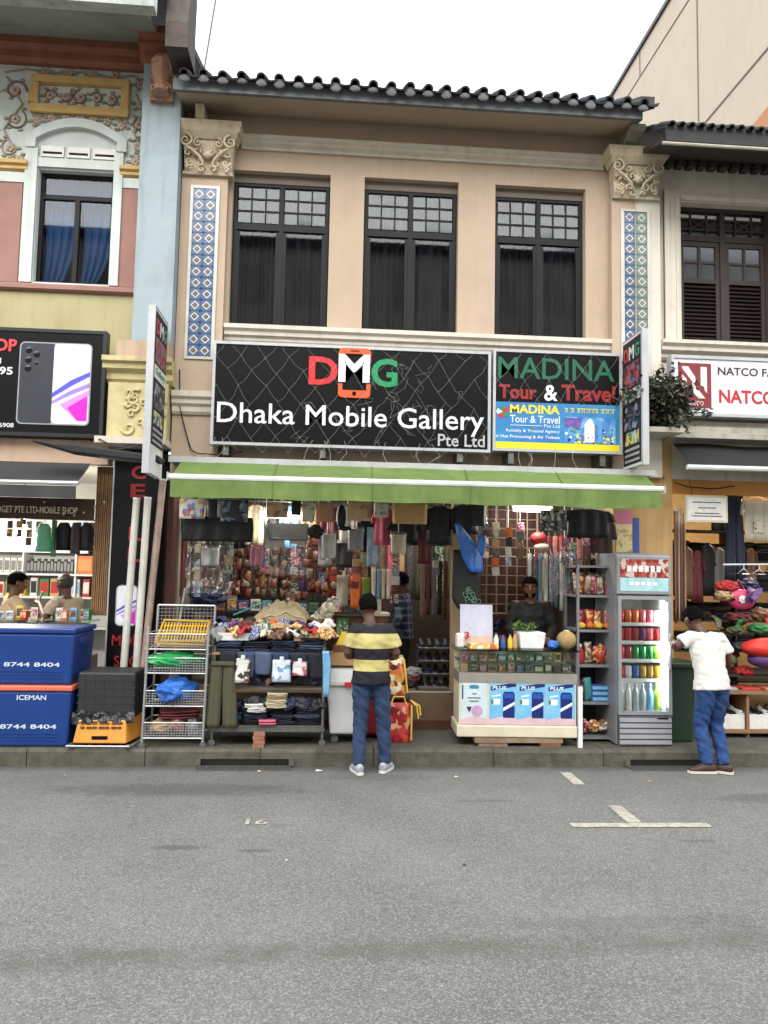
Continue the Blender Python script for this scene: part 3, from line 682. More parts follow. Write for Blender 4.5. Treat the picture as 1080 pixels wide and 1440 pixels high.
for RWi in (RW, RW2):
    a, b_, z0, z1 = RWi; yw = .12
    fr = MB(); f = .05; fr.box(a, a+f, yw, yw+.08, z0, z1); fr.box(b_-f, b_, yw, yw+.08, z0, z1); fr.box(a+f, b_-f, yw, yw+.08, z1-f, z1); fr.box(a+f, b_-f, yw, yw+.08, 5.72, 5.79)
    w_ = fr.build('window', timb, rgt); cx = (a+b_)/2
    B(cx-.03, cx+.03, yw-.005, yw+.075, z0, z1-f).build('mullion', timb, w_)
    for l, r in [(a+f, cx-.03), (cx+.03, b_-f)]:
        Z0, Z1 = 5.79, z1-f; la = MB(); t = .011; ww = r-l; hh = Z1-Z0
        for u in (.3, .7): la.box(l+ww*u-t, l+ww*u+t, yw+.02, yw+.045, Z0, Z1)
        for v in (.28, .72): la.box(l, r, yw+.022, yw+.043, Z0+hh*v-t, Z0+hh*v+t)
        for s in (-1, 1):
            L_ = sqrt((ww*.4)**2+(hh*.44)**2); la.obox(((l+r)/2, yw+.03+.004*s, (Z0+Z1)/2), (L_, .016, .016), (0, s*atan2(hh*.44, ww*.4), 0))
        la.build('lattice', timb, w_)
        B(l, r, yw+.055, yw+.06, Z0, Z1).build('pane', glu, w_)
        lf = MB(); lf.box(l, l+.05, yw+.01, yw+.05, z0, 5.715); lf.box(r-.05, r, yw+.01, yw+.05, z0, 5.715)
        for zz in (z0, 5.22, 5.66): lf.box(l+.05, r-.05, yw+.012, yw+.048, zz, zz+.055)
        s_ = lf.build('shutter', timb, w_)
        B((l+r)/2-.015, (l+r)/2+.015, yw+.012, yw+.048, 5.275, 5.66).build('glazing_bar', timb, w_)
        B(l+.05, r-.05, yw+.014, yw+.046, 5.455, 5.48).build('glazing_bar', timb, w_)
        B(l+.05, r-.05, yw+.028, yw+.032, 5.275, 5.66).build('pane', glu, w_)
        zz = z0+.075
        while zz < 5.2:
            MB().obox(((l+r)/2, yw+.03, zz), (r-l-.1, .045, .009), (radians(38), 0, 0)).build('louvre', timb, w_); zz += .047
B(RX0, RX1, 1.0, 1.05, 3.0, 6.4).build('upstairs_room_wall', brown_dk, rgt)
rdk = S('charcoal eave', (40,40,42), var=.2, sc=8, dirt=.4)
sf = MB(); sf.prism([(-.8,6.34),(-.001,6.6),(-.001,6.65),(-.8,6.39)], 'x', 3.4, RX1); sf.build('soffit', S('dark soffit boards', (66,60,54), var=.3, sc=15, dirt=.5), rgt)
B(3.4, RX1, -.86, -.802, 6.32, 6.46).build('fascia', rdk, rgt)
gt = MB(); gt.cyl((3.36,-.86,6.29), (RX1,-.86,6.29), .018, n=8); gt.build('gutter_pipe', S('cream pipe', (186,180,162), dirt=.5), rgt)
rs = MB(); rs.prism([(-.86,6.46),(-.86,6.49),(4.2,9.0),(4.2,8.9)], 'x', 3.4, RX1); roof = rs.build('roof', tilem, rgt)
bar2 = barrel(.04, .3, 8, .012)
for j in range(3):
    for i in range(39):
        d = -.05+j*.27; loc = Vector((3.45+i*.106, -.86+d*cos(sl_), 6.49+d*sin(sl_)+random.uniform(-.004,.004))) - rgt.location - roof.location
        inst(bar2, 'roof_tile', loc, roof, rot=(sl_+.03, 0, random.uniform(-.01,.01)))
for i in range(30): B(3.75+i*.13, 3.83+i*.13, -.12, -.003, 6.49, 6.555).build('eave_dentil', MATS['dark soffit boards'], rgt)
B(3.82, 7.6, 2.4, 2.5, .149, 3.2).build('back_wall', S('dim cloth shop wall', (170,140,96), var=.1, dirt=.3), rgt)
B(3.84, 7.6, -.0, 2.4, .149, .3).build('shop_floor', ifl, rgt)
orc = S('lamplit orange ceiling', (214,150,70), var=.06, r=.6, dirt=.2)  # orange lamplight is put into the colour of ceiling and beam
B(3.84, 7.6, .26, 2.4, 3.06, 3.12).build('ceiling', orc, rgt); B(3.83, 7.6, .02, .06, 2.74, 2.899).build('shop_beam', orc, rgt)
B(7.6, 7.7, 0, 4.0, .149, 6.4).build('party_wall', rcr, rgt); B(3.722, 3.84, .21, 2.4, .149, 3.05).build('shop_side_wall', MATS['dim cloth shop wall'], rgt)

# ---- tall building behind, long blank side wall running back from the street
tall = thing('apartment_block', 'tall plain beige building rising behind the roofs at upper right', 'building', (14, 14, 0))
bei = S('beige render', (206,190,170), var=.03, sc=.6, streak=.1, dirt=.1)
B(9.0, 22, 5, 60, 0, 17.55).build('wall', bei, tall)
gr = S('joint grey', (120,106,96), var=.1)  # darker grey lines for string courses and joints
B(8.985, 8.999, 5, 60, 16.72, 16.76).build('string_groove', gr, tall); B(8.985, 8.999, 5, 60, 12.93, 12.98).build('string_groove', gr, tall)
for yj in (9.45, 13.0): B(8.99, 8.998, yj, yj+.06, 12.98 if yj < 10 else 16.76, 16.72 if yj < 10 else 17.5).build('wall_joint', gr, tall)
B(8.93, 22, 5, 60, 17.551, 17.68).build('parapet_cap', S('grey parapet', (104,104,108), var=.1), tall)
m_ = MB().prism([(7.25,11.5),(6.2,11.62),(6.2,10.6),(7.25,10.6)], 'x', 8.9, 8.98); m_.build('stair_roof', S('orange tile strip', (196,136,92), var=.1), tall)
MB().tube([(-2.2,3.2,7.4),(-2.15,3.2,8.8),(-1.9,3.0,10.5)], .014, 6).build('aerial_mast', S('grey mast', (110,112,116)), tag=('thin grey aerial pole standing above the left roof edge', 'pole'))

# ---- unseen row added behind the camera, shaped for window reflections and under-eave light
opp = thing('building_row', 'unseen pale building row added across the street for the upper windows to mirror', 'building', (0, -28, 0))
ow = S('cream render', (250,242,228), var=.1, sc=2)
B(-28, 28, -34, -28, 0, 17.4).build('wall', ow, opp); B(-28.3, 28.3, -34, -27.4, 17.4, 17.7).build('eave', tilem, opp)
for k in range(22):
    for z_ in (4.6, 8.0, 11.4, 14.6): B(-26.5+k*2.45, -25.3+k*2.45, -28.02, -27.98, z_, z_+1.9).build('window', S('pale shutters', (200,194,184)), opp)
B(-28, 28, -28, -24, .001, .15).build('walkway', conc, opp)
# ================================================================== SIGNS, AWNINGS, PLANT
blk = S('black acrylic', (10,10,12), r=.3, var=.1, spec=.2); sil = S('silver frame', (196,198,200), r=.4, metal=.3, var=.08, dirt=.2)
wht = S('white acrylic', (236,238,240), r=.35, var=.02); red = S('red acrylic', (214,44,48), r=.35, var=.05); grn = S('green acrylic', (18,150,92), r=.35, var=.05)
org = S('orange acrylic', (226,92,44), r=.35, var=.05); yel = S('yellow print', (240,220,40), r=.4, var=.04); dgr = S('dark green letters', (10,98,72), r=.4, var=.06); dred = S('dark red letters', (150,30,30), r=.4, var=.08)
# DMG sign
s1 = thing('shop_sign', 'black fascia sign reading DMG Dhaka Mobile Gallery with an orange phone emblem', 'sign', (.24,-.22,3.09))
X0, X1, Z0, Z1, Y = -1.23, 1.7, 3.085, 4.175, -.3
B(X0+.02, X1-.02, Y, -.13, Z0+.02, Z1-.02).build('board', blk, s1)
fr = MB(); f = .03; fr.box(X0, X1, Y-.015, -.14, Z1-f, Z1); fr.box(X0, X1, Y-.015, -.14, Z0, Z0+f); fr.box(X0, X0+f, Y-.015, -.14, Z0+f, Z1-f); fr.box(X1-f, X1, Y-.015, -.14, Z0+f, Z1-f); fr.build('frame', sil, s1)
yl = Y-.002
text('D', 'letter', red, s1, -.235, .07, 3.75, 4.05, yl, .004, .025); text('M', 'letter', wht, s1, .075, .405, 3.785, 4.085, yl, .022, .03); text('G', 'letter', grn, s1, .42, .7, 3.75, 4.055, yl, .004, .025)
def rrect(x0, x1, z0, z1, r, n=5):
    P = []
    for cx, cz, a in [(x1-r, z1-r, 0), (x0+r, z1-r, pi/2), (x0+r, z0+r, pi), (x1-r, z0+r, 3*pi/2)]:
        for k in range(n+1): P.append((cx+r*cos(a+pi/2*k/n), cz+r*sin(a+pi/2*k/n)))
    return P
ph = MB(); o_ = rrect(.075, .415, 3.62, 4.15, .05)
top = [p for p in o_ if p[1] > 3.9]; bot = [p for p in o_ if p[1] < 3.9]
ph.prism([(.415,4.09)]+top+[(.075,4.09)]+[(.075,4.07),(.12,4.07),(.12,4.1),(.37,4.1),(.37,4.07),(.415,4.07)][:0]+[], 'y', yl-.02, yl)
ph.box(.075, .125, yl-.02, yl, 4.0, 4.0899); ph.box(.365, .415, yl-.02, yl, 4.0, 4.0899)
p2 = MB(); p2.prism(bot[:0] + [(.075,3.7)] + sorted([p for p in bot if p[0] < .24], key=lambda p: (-p[1])) + sorted([p for p in bot if p[0] >= .24], key=lambda p: (p[1])) + [(.415,3.7)], 'y', yl-.02, yl)
p2.box(.075, .12, yl-.02, yl, 3.7001, 3.77); p2.box(.37, .415, yl-.02, yl, 3.7001, 3.77)
ph.build('phone_emblem_top', org, s1); pe = p2.build('phone_emblem_base', org, s1)
MB().lathe([(.022,0),(.022,-.004)], (.245, yl-.0205, 3.665), 14, axis='y').build('home_button', blk, pe)
B(.2, .29, yl-.0235, yl-.0205, 4.115, 4.125).build('speaker_slot', blk, s1)
text('Dhaka Mobile Gallery', 'lettering', wht, s1, -1.17, 1.63, 3.25, 3.535, yl, .003, .006, split=True)
text('Pte Ltd', 'lettering', sil, s1, 1.14, 1.64, 3.14, 3.27, yl, .003, .01, split=True)
for x_ in (-1.1, -.1, 1.35): B(x_, x_+.06, -.28, -.002, 2.98, 3.084).build('bracket', steel, s1)
# travel agency sign
s2 = thing('shop_sign', 'travel agency sign with green MADINA letters over a blue printed picture panel', 'sign', (2.42,-.22,3.11))
X0, X1, Z0, Z1 = 1.725, 3.135, 3.11, 4.21
B(X0+.02, X1-.02, Y, -.135, Z0+.02, Z1-.02).build('board', blk, s2)
fr = MB(); f = .028; fr.box(X0, X1, Y-.013, -.145, Z1-f, Z1); fr.box(X0, X1, Y-.013, -.145, Z0, Z0+f); fr.box(X0, X0+f, Y-.013, -.145, Z0+f, Z1-f); fr.box(X1-f, X1, Y-.013, -.145, Z0+f, Z1-f); fr.build('frame', sil, s2)
text('MADINA', 'lettering', dgr, s2, 1.775, 3.055, 3.9, 4.13, yl, .003, .01, split=True); text('Tour', 'lettering', dred, s2, 1.785, 2.2, 3.675, 3.83, yl, .003, .03, split=True); text('&', 'lettering', wht, s2, 2.28, 2.43, 3.665, 3.84, yl, .003, .02); text('Travel', 'lettering', dred, s2, 2.47, 3.06, 3.675, 3.85, yl, .003, .03, split=True)
PZ1 = 3.64
def blue_print():
    m = S('blue print', (52,110,178), r=.4, c2=s2l((44,150,205)), sc=2.2); return m
pn = B(X0+.03, X1-.03, Y-.006, Y-.001, Z0+.1, PZ1).build('print_panel', blue_print(), s2); yp = Y-.0065
B(X0+.03, X1-.03, Y-.008, Y-.001, Z0+.03, Z0+.0995).build('yellow_strip', yel, s2)
text('MADINA', 'lettering', yel, pn, 1.91, 2.45, 3.52, 3.615, yp, .002, .03); text('Tour & Travel', 'lettering', wht, pn, 1.91, 2.45, 3.42, 3.5, yp, .002, .008)
text('Pte Ltd', 'lettering', wht, pn, 2.28, 2.45, 3.375, 3.41, yp, .001); B(1.91, 2.26, yp-.002, yp, 3.388, 3.394).build('rule_line', wht, pn)
text('Reliably & Trusted Agency', 'lettering', wht, pn, 1.87, 2.45, 3.31, 3.35, yp, .001, .01); text('In Visa Processing & Air Tickets', 'lettering', wht, pn, 1.75, 2.45, 3.245, 3.287, yp, .001, .01)
text('For booking and enquiries visit us at the counter below', 'small_print', S('brown ink', (96,70,30)), s2, 1.77, 3.05, 3.155, 3.185, Y-.0085, .0008) if False else None
lg = MB()
for k in range(5):
    a = k*2*pi/5; lg.prism([(1.83,3.53), (1.83+.065*cos(a), 3.53+.065*sin(a)), (1.83+.07*cos(a+.6), 3.53+.07*sin(a+.6)), (1.83+.06*cos(a+1.1), 3.53+.06*sin(a+1.1))], 'y', yp-.002-.0005*k, yp, k % 3)
lg.build('logo', [red, grn, wht], pn)
# bengali-like line of yellow script: a head bar with hanging strokes
sc_ = MB(); R = random.Random(4); x_ = 2.5
while x_ < 3.02:
    w_ = R.uniform(.03,.06); sc_.box(x_, x_+w_, yp-.002, yp, 3.585, 3.594); sc_.tube([(x_+w_*.8, yp-.001, 3.588), (x_+w_*.8, yp-.001, 3.545)], .004, 5); sc_.tube([(x_+w_*.2, yp-.001, 3.58), (x_+w_*.6, yp-.001, 3.562), (x_+w_*.2, yp-.001, 3.545)], .004, 5); x_ += w_+(.03 if R.random() < .2 else .002)
sc_.build('script_line', yel, pn)
# picture: white tower among flowers
pc = B(2.5, 3.06, yp-.002, yp-.0002, 3.22, 3.5).build('picture', printed('sea and sky print', [(70,140,210),(90,160,220),(120,180,225),(60,120,190)], 14), pn)
MB().prism([(2.72,3.23),(2.83,3.23),(2.83,3.42),(2.805,3.47),(2.78,3.49),(2.755,3.47),(2.72,3.42)], 'y', yp-.004, yp-.0022).build('white_tower', wht, pc)
MB().prism([(2.5,3.49),(2.7,3.49),(2.68,3.4),(2.62,3.36),(2.57,3.4),(2.52,3.37),(2.5,3.42)], 'y', yp-.0035, yp-.0022).build('purple_curtain', S('violet print', (74,64,150), c2=s2l((140,110,180)), sc=20), pc)
fl = MB(); R = random.Random(9)
for k in range(46):
    fl.lathe([(R.uniform(.009,.018),0), (.004,-.002)], (2.52+R.random()*.53, yp-.0023-.0001*k*.2, 3.225+R.random()**2*.16), 7, R.randrange(4), 'y')
fl.build('flower_print', [yel, wht, S('leaf print', (70,130,60)), S('deep blue print', (40,50,130))], pc)['kind'] = 'stuff'
for x_ in (1.9, 2.9): B(x_, x_+.06, -.28, -.002, 2.98, 3.109).build('bracket', steel, s2)
# twine net with knots hanging over the two signs
nw = S('pale twine', (176,176,170), r=.8)
net = MB(); R = random.Random(2); cells = []
def knot(i, j):
    x = -1.33 + i*.13 + R.uniform(-.022,.022); z = 4.2 - j*.17 + R.uniform(-.028,.028)
    return Vector((x, -.338+R.uniform(-.006,.006), z))
NI, NJ = 36, 8; K = {(i, j): knot(i, j) for i in range(NI) for j in range(NJ)}
for (i, j), p in K.items():
    if (i+j) % 2: continue
    for d in (-1, 1):
        q = K.get((i+d, j+1))
        if q is None or R.random() < (.10 if i < 24 else .2): continue
        if j > 6 and R.random() < .5: continue
        if j > 4 and i > 24: continue
        mid_ = (p+q)/2 + Vector((R.uniform(-.012,.012), 0, -R.uniform(0,.025))); net.tube([p, mid_, q], .0009, 4)
    net.ball(p, .0032, 6, 4)
for k in range(26):           # loose tangle round the phone emblem and below the board
    p = Vector((R.gauss(.55,.35), -.342, R.uniform(3.25,4.15))); pts = [p]
    for q in range(5): pts.append(pts[-1]+Vector((R.uniform(-.1,.1), 0, R.uniform(-.12,.08))))
    net.tube(pts, .001, 4)
for k in range(14):
    p = Vector((R.uniform(-1.3,2.9), -.36, 3.15)); net.tube([p, p+Vector((R.uniform(-.08,.08),-.1,-.14)), p+Vector((R.uniform(-.1,.1),-.15,-.26))], .0018, 4)
n_ = net.build('twine_net', nw, tag=('pale twine net with light knots stretched over the black fascia signs', 'net')); n_['kind'] = 'stuff'

# projecting blade signs, set at right angles to the front
def blade(x, y0, y1, z0, z1, face, lab):
    t = thing('projecting_sign', lab, 'sign', (x, (y0+y1)/2, z0)); s = face          # s=+1: printed face looks towards +x
    B(x-.03, x+.03, y0+.02, y1, z0, z1).build('case', wht, t)
    fr = MB().box(x-.034, x+.034, y0, y0+.019, z0-.01, z1+.01).box(x-.034, x+.034, y0+.019, y1, z1+.0005, z1+.01); fr.build('edge_trim', sil, t)
    xf = x + s*.0305; zb = z0+(.28 if s > 0 else .03)
    B(min(xf, xf+s*.003), max(xf, xf+s*.003), y0+.04, y1-.02, zb, z1-.03).build('print_sheet', S('blade print ground', (38,34,46), var=.2, sc=9), t)
    pl = 'yz+' if s > 0 else 'yz-'; xt = xf + s*.0035; H = z1-.03-zb
    def T(st, m, a, b_, u, v, bold=.03):
        if s < 0: a, b_ = 1-b_, 1-a
        ya, yb = y0+.05+a*(y1-y0-.08), y0+.05+b_*(y1-y0-.08)
        text(st, 'lettering', m, t, ya if s > 0 else -yb, yb if s > 0 else -ya, zb+u*H, zb+v*H, xt, .002, bold, plane=pl)
    def P(m, a, b_, u, v, nm='print_patch'):
        ya, yb = y0+.05+a*(y1-y0-.08), y0+.05+b_*(y1-y0-.08)
        B(min(xt, xt+s*.002), max(xt, xt+s*.002), ya, yb, zb+u*H, zb+v*H).build(nm, m, t)
    T('D', red, .05, .33, .84, .95); T('M', wht, .36, .64, .84, .95); T('G', grn, .68, .95, .84, .95)
    P(printed('blade photo red', [(150,50,60),(190,90,90),(70,40,60),(120,120,140)], 18), .05, .95, .62, .81)
    P(wht, .0, 1, .5, .6); T('Gallery', grn, .08, .9, .515, .585, .02) if False else None
    xt += s*.0025; T('Gallery', grn, .08, .92, .515, .585, .02); xt -= s*.0025
    P(printed('blade photo phones', [(40,40,50),(90,90,110),(160,160,170),(60,50,80),(20,20,26)], 16), .06, .94, .28, .47)
    P(printed('blade photo bright', [(220,200,90),(110,170,110),(200,210,220),(60,60,70)], 22), .1, .9, .16, .26)
    for k in range(3): P(sil, .08, .92, .02+.045*k, .04+.045*k, 'text_rule')
    B(x-.012, x+.012, y1, -.005 if s > 0 else -.12, z1-.2, z1-.17).build('wall_arm', steel, t); B(x-.012, x+.012, y1, -.005 if s > 0 else -.12, z0+.2, z0+.23).build('wall_arm', steel, t)
blade(-1.72, -.95, -.37, 2.7, 4.3, 1, 'narrow printed blade sign at the left end of the green awning')
blade(3.2, -.77, -.24, 2.95, 4.34, -1, 'narrow printed blade sign beside the travel agency sign')

# left phone shop sign
s3 = thing('shop_sign', 'black phone shop sign with a large phone picture and red lettering', 'sign', (-3.6,-.3,3.12))
X0, X1, Z0, Z1, Y3 = -5.2, -2.32, 3.12, 4.21, -.32
B(X0, X1, Y3, -.2, Z0, Z1).build('board', blk, s3)
fr = MB(); f = .025; fr.box(X0-.01, X1+.01, Y3-.012, -.21, Z1-f, Z1+.01); fr.box(X0-.01, X1+.01, Y3-.012, -.21, Z0-.01, Z0+f); fr.box(X1-f, X1+.01, Y3-.012, -.21, Z0+f, Z1-f); fr.build('frame', S('gunmetal frame', (52,54,58), r=.4, metal=.5), s3)
y3 = Y3-.001
text('SHOP', 'lettering', S('bright red letters', (226,64,70), r=.4), s3, -3.62, -3.2, 3.97, 4.1, y3, .01, .03); text('Pte Ltd', 'lettering', wht, s3, -3.75, -3.35, 3.84, 3.9, y3, .004, .01); text('9895', 'lettering', wht, s3, -3.5, -3.23, 3.73, 3.81, y3, .004, .02); text('P', 'lettering', wht, s3, -3.37, -3.34, 3.38, 3.43, y3, .004, .01); text('98746908', 'lettering', wht, s3, -3.48, -3.19, 3.19, 3.235, y3, .004, .01)
def phone(par, x0, x1, z0, z1, y, split=None):
    b = MB(); b.prism(rrect(x0, x1, z0, z1, .05), 'y', y-.004, y); p = b.build('phone_picture', S('silver phone edge', (170,172,178), r=.3), par)
    xs = x0+(x1-x0)*.46 if split else x0
    if split:
        MB().prism(rrect(x0+.012, xs+.03, z0+.012, z1-.012, .045), 'y', y-.0055, y-.0042).build('phone_back', S('phone grey', (58,60,68), r=.3), p)
        for (cx, cz, r) in [(.09,.09,.035),(.17,.13,.035),(.09,.19,.035),(.17,.22,.02),(.09,.28,.035)]: MB().lathe([(r,0),(r*.6,-.002)], (x0+cx, y-.0056, z1-cz), 14, axis='y').build('lens', S('lens black', (16,16,20), r=.1), p)
    sc = MB().prism(rrect(xs+.012, x1-.012, z0+.012, z1-.012, .04), 'y', y-.007, y-.0056).build('phone_screen', S('screen white', (236,238,242), r=.3), p)
    W_, H_ = x1-.012-xs-.012, z1-z0-.024; bx, bz = xs+.012, z0+.012
    for k, (pts, c) in enumerate([([(0,.38),(.5,.55),(1,.66),(1,.6),(.5,.47),(0,.32)], (96,96,214)), ([(0,.28),(.5,.42),(1,.52),(1,.46),(.5,.36),(0,.24)], (168,140,224)), ([(.3,.2),(1,.44),(1,.36),(.4,.16)], (214,160,232)), ([(.22,.24),(.95,.42),(.97,.04),(.7,.04)], (226,150,232)), ([(.42,.2),(.97,.36),(.97,.04),(.72,.04)], (226,40,206))]):
        MB().prism([(bx+u*W_, bz+v*H_) for u, v in pts], 'y', y-.0074-.0004*k, y-.0071).build('screen_swirl', S('swirl %d' % k, c, r=.3), p)
phone(s3, -3.17, -2.45, 3.23, 4.08, y3-.001, True)
text('SAMSUNG', 'lettering', sil, s3, -2.98, -2.86, 3.455, 3.47, y3-.007, .0005) if False else None

# black upright sign on the pillar
s4 = thing('pillar_sign', 'tall black upright sign with red MOBILE SHOP lettering on the pillar', 'sign', (-1.95,-.12,.3))
B(-2.22, -1.68, -.13, -.052, .3, 2.96).build('board', S('glossy black board', (10,11,16), r=.25, spec=.25), s4)
B(-2.235, -2.221, -.14, -.05, .3, 2.96).build('edge_trim', sil, s4)
dr = S('deep red letters', (170,34,40), r=.4)
for st, z_ in (('C',2.72), ('E',2.53), ('L',2.08), ('L',1.86)): text(st, 'letter', dr, s4, -2.05, -1.9, z_, z_+.14, -.1305, .008, .03)
text('MOBILE', 'lettering', dr, s4, -2.17, -1.73, 1.0, 1.11, -.1305, .004, .01); text('SHOP', 'lettering', dr, s4, -2.14, -1.82, .79, .9, -.1305, .004, .01)
phone(s4, -2.15, -1.93, 1.2, 1.62, -.1306); 
# poles leaning in front
polem = S('weathered white pole', (206,204,194), var=.1, sc=12, streak=.5, dirt=.5); polep = S('old pink grey pole', (176,152,140), var=.2, sc=10, streak=.6, dirt=.6)
for k, (xa, xb, z1, m_, lab) in enumerate([(-1.93,-1.97,2.49,polem,'pale upright pole leaning on the black pillar sign, left of the pair'), (-1.82,-1.845,2.5,polem,'pale upright pole leaning on the black pillar sign, right of the pair'), (-1.70,-1.8,2.7,polep,'weathered pinkish pole next to the blade sign')]):
    t = thing('pole', lab, 'pole', (xb, -.45, .15), group=None)
    MB().tube([(xb,-.5,.15), (xa,-.36 if k < 2 else -.25,z1)], .036, 10).build('tube', m_, t, smooth=False); MB().tube([(xa,-.361 if k < 2 else -.251,z1-.002),(xa,-.36 if k < 2 else -.25,z1+.012)], .039, 10).build('end_cap', wht, t)

# NATCO sign
s5 = thing('shop_sign', 'white NATCO fascia sign with a dark red square emblem', 'sign', (5.3,-.2,3.58))
B(3.72, 7.2, -.27, -.162, 3.58, 4.22).build('board', S('white sign face', (232,234,240), r=.4, var=.03, dirt=.15), s5)
fr = MB(); fr.box(3.7, 7.2, -.285, -.165, 4.2, 4.235); fr.box(3.7, 7.2, -.285, -.165, 3.565, 3.6); fr.box(3.7, 3.73, -.285, -.165, 3.6, 4.2); fr.build('frame', sil, s5)
em = S('emblem maroon', (134,44,50), r=.4); e_ = B(3.78, 4.15, -.278, -.2705, 3.66, 4.15).build('emblem', em, s5)
wf = S('emblem white', (236,232,228), r=.4)
for pts in [[(3.82,4.11),(3.89,4.11),(3.97,3.99),(3.97,3.9),(3.82,4.09)], [(4.03,4.11),(4.1,4.11),(4.1,3.82),(4.03,3.9)], [(3.82,4.02),(3.87,3.97),(3.87,3.78),(3.82,3.78)], [(3.93,3.94),(4.08,3.76),(4.0,3.76),(3.93,3.84)]]:
    MB().prism(pts, 'y', -.281, -.2785).build('emblem_stroke', wf, e_)
text('NATCO', 'lettering', wf, e_, 3.87, 4.06, 3.68, 3.73, -.2785, .002, .01)
text('NATCO FA', 'lettering', S('dark ink', (66,40,44)), s5, 4.23, 4.88, 4.03, 4.12, -.271, .003, .015, split=True); text('NATCO', 'lettering', S('crimson ink', (190,40,50)), s5, 4.24, 4.88, 3.72, 3.87, -.271, .003, .025, split=True)

# green awning
aw = thing('awning', 'green fabric awning with a white front bar over the middle shop', 'awning', (.85,-.75,2.44))
gf = S('green awning cloth', (108,132,66), var=.14, sc=5, streak=.35, dirt=.35, r=.8, bump=.1)
def lerp_(a, b, t): return a+(b-a)*t
def af(u, v):
    x = lerp_(-1.5,3.36,u)*(1-v)+lerp_(-1.44,3.17,u)*v; return (x, -.36-.84*v, 2.9-.255*v-sin(v*pi)*(.02+.012*sin(u*34)+.012*fbm((u*22,v*2,0)))-.012*abs(sin(u*pi*6))*v)
c = MB(); c.grid(af, 90, 8); c.build('canopy', gf, aw, smooth=True)
def vf(u, v): return (-1.43+u*4.59, -1.215+v*(.01*sin(u*23)+.005*sin(u*71+1)+.014*fbm((u*18,v,3))), 2.615-(.168+.004*sin(u*31)+.006*fbm((u*9,0,7)))*v)
c = MB(); c.grid(vf, 140, 4); c.build('valance', gf, aw, smooth=True)
MB().tube([(-1.45,-1.2,2.63),(3.18,-1.2,2.64)], [(.026,.03),(.026,.03)], 10).build('front_bar', S('white enamel bar', (224,226,224), r=.35, dirt=.2), aw)
for x_ in (-1.455, 3.185): B(x_-.006, x_+.006, -1.235, -1.165, 2.6, 2.672).build('bar_end', sil, aw)
B(-1.62, 3.46, -.4, -.002, 2.885, 2.915).build('wall_cassette', steel, aw); B(-1.62, 3.46, -.415, -.4005, 2.875, 2.935).build('cassette_lip', S('pale metal lip', (188,190,188), r=.4, dirt=.3), aw)
for x_ in (-.9, 2.7): MB().tube([(x_,-.3,2.8),(x_+.35,-.7,2.68),(x_,-1.18,2.6)], .018, 8).build('folding_arm', steel, aw)
for k in range(1,5):
    u = k/5; MB().tube([Vector(af(u,v/6))+Vector((0,0,.004)) for v in range(7)], .006, 5).build('seam', S('awning seam', (98,120,58), dirt=.3), aw); MB().tube([Vector(vf(u,v/3))+Vector((0,-.003,0)) for v in range(4)], .004, 5).build('seam', S('awning seam', (84,106,50)), aw)
# left dark awning, folded cassette, name board
a2 = thing('awning', 'dark grey awning with a pale bar over the left phone shop', 'awning', (-3.6,-.4,2.5))
dkc = S('charcoal awning cloth', (56,56,58), var=.15, sc=6, dirt=.3)
c = MB(); c.grid(lambda u, v: (-5.3+u*2.86, -.21-.4*v, 2.86-.23*v-.01*sin(v*3)), 20, 4); c.build('canopy', dkc, a2, smooth=True)
c = MB(); c.grid(lambda u, v: (-5.3+u*2.85, -.615+.006*sin(u*40)*v, 2.58-.12*v), 60, 2); c.build('valance', dkc, a2, smooth=True)
MB().tube([(-5.3,-.61,2.6),(-2.43,-.61,2.61)], .022, 8).build('front_bar', sil, a2)
a3 = MB(); a3.prism([(-2.9,3.01),(-2.45,2.985),(-1.66,2.9),(-1.64,2.83),(-2.0,2.85),(-2.5,2.9)], 'y', -.68, -.5); a3.build('folded_awning', S('black folded cloth', (28,28,30), var=.2, r=.7), tag=('black furled awning bundle under the blade sign at left', 'awning'), bevel=.02)
nb = thing('name_board', 'dark wooden board with pale gadget shop lettering under the left awning', 'sign', (-3.4,-.12,2.28))
B(-5.0, -2.42, -.13, -.09, 2.28, 2.5).build('board', S('dark stained wood', (66,46,30), var=.3, sc=6), nb)
text('GADGET PTE LTD-MOBILE SHOP', 'lettering', S('warm white letters', (240,224,190), r=.4), nb, -3.47, -2.58, 2.34, 2.41, -.131, .006, .012)
# right awning
a4 = thing('awning', 'dark awning with a white bar over the right cloth shop', 'awning', (5.5,-.5,2.9))
c = MB(); c.grid(lambda u, v: (3.78+u*3.7, -.12-.44*v, 3.28-.3*v+.01*sin(u*20)), 40, 4); c.build('canopy', S('black awning cloth', (34,33,33), var=.2, dirt=.2), a4, smooth=True)
MB().tube([(3.72,-.58,2.955),(7.4,-.58,2.96)], .028, 8).build('front_bar', MATS['white enamel bar'], a4)
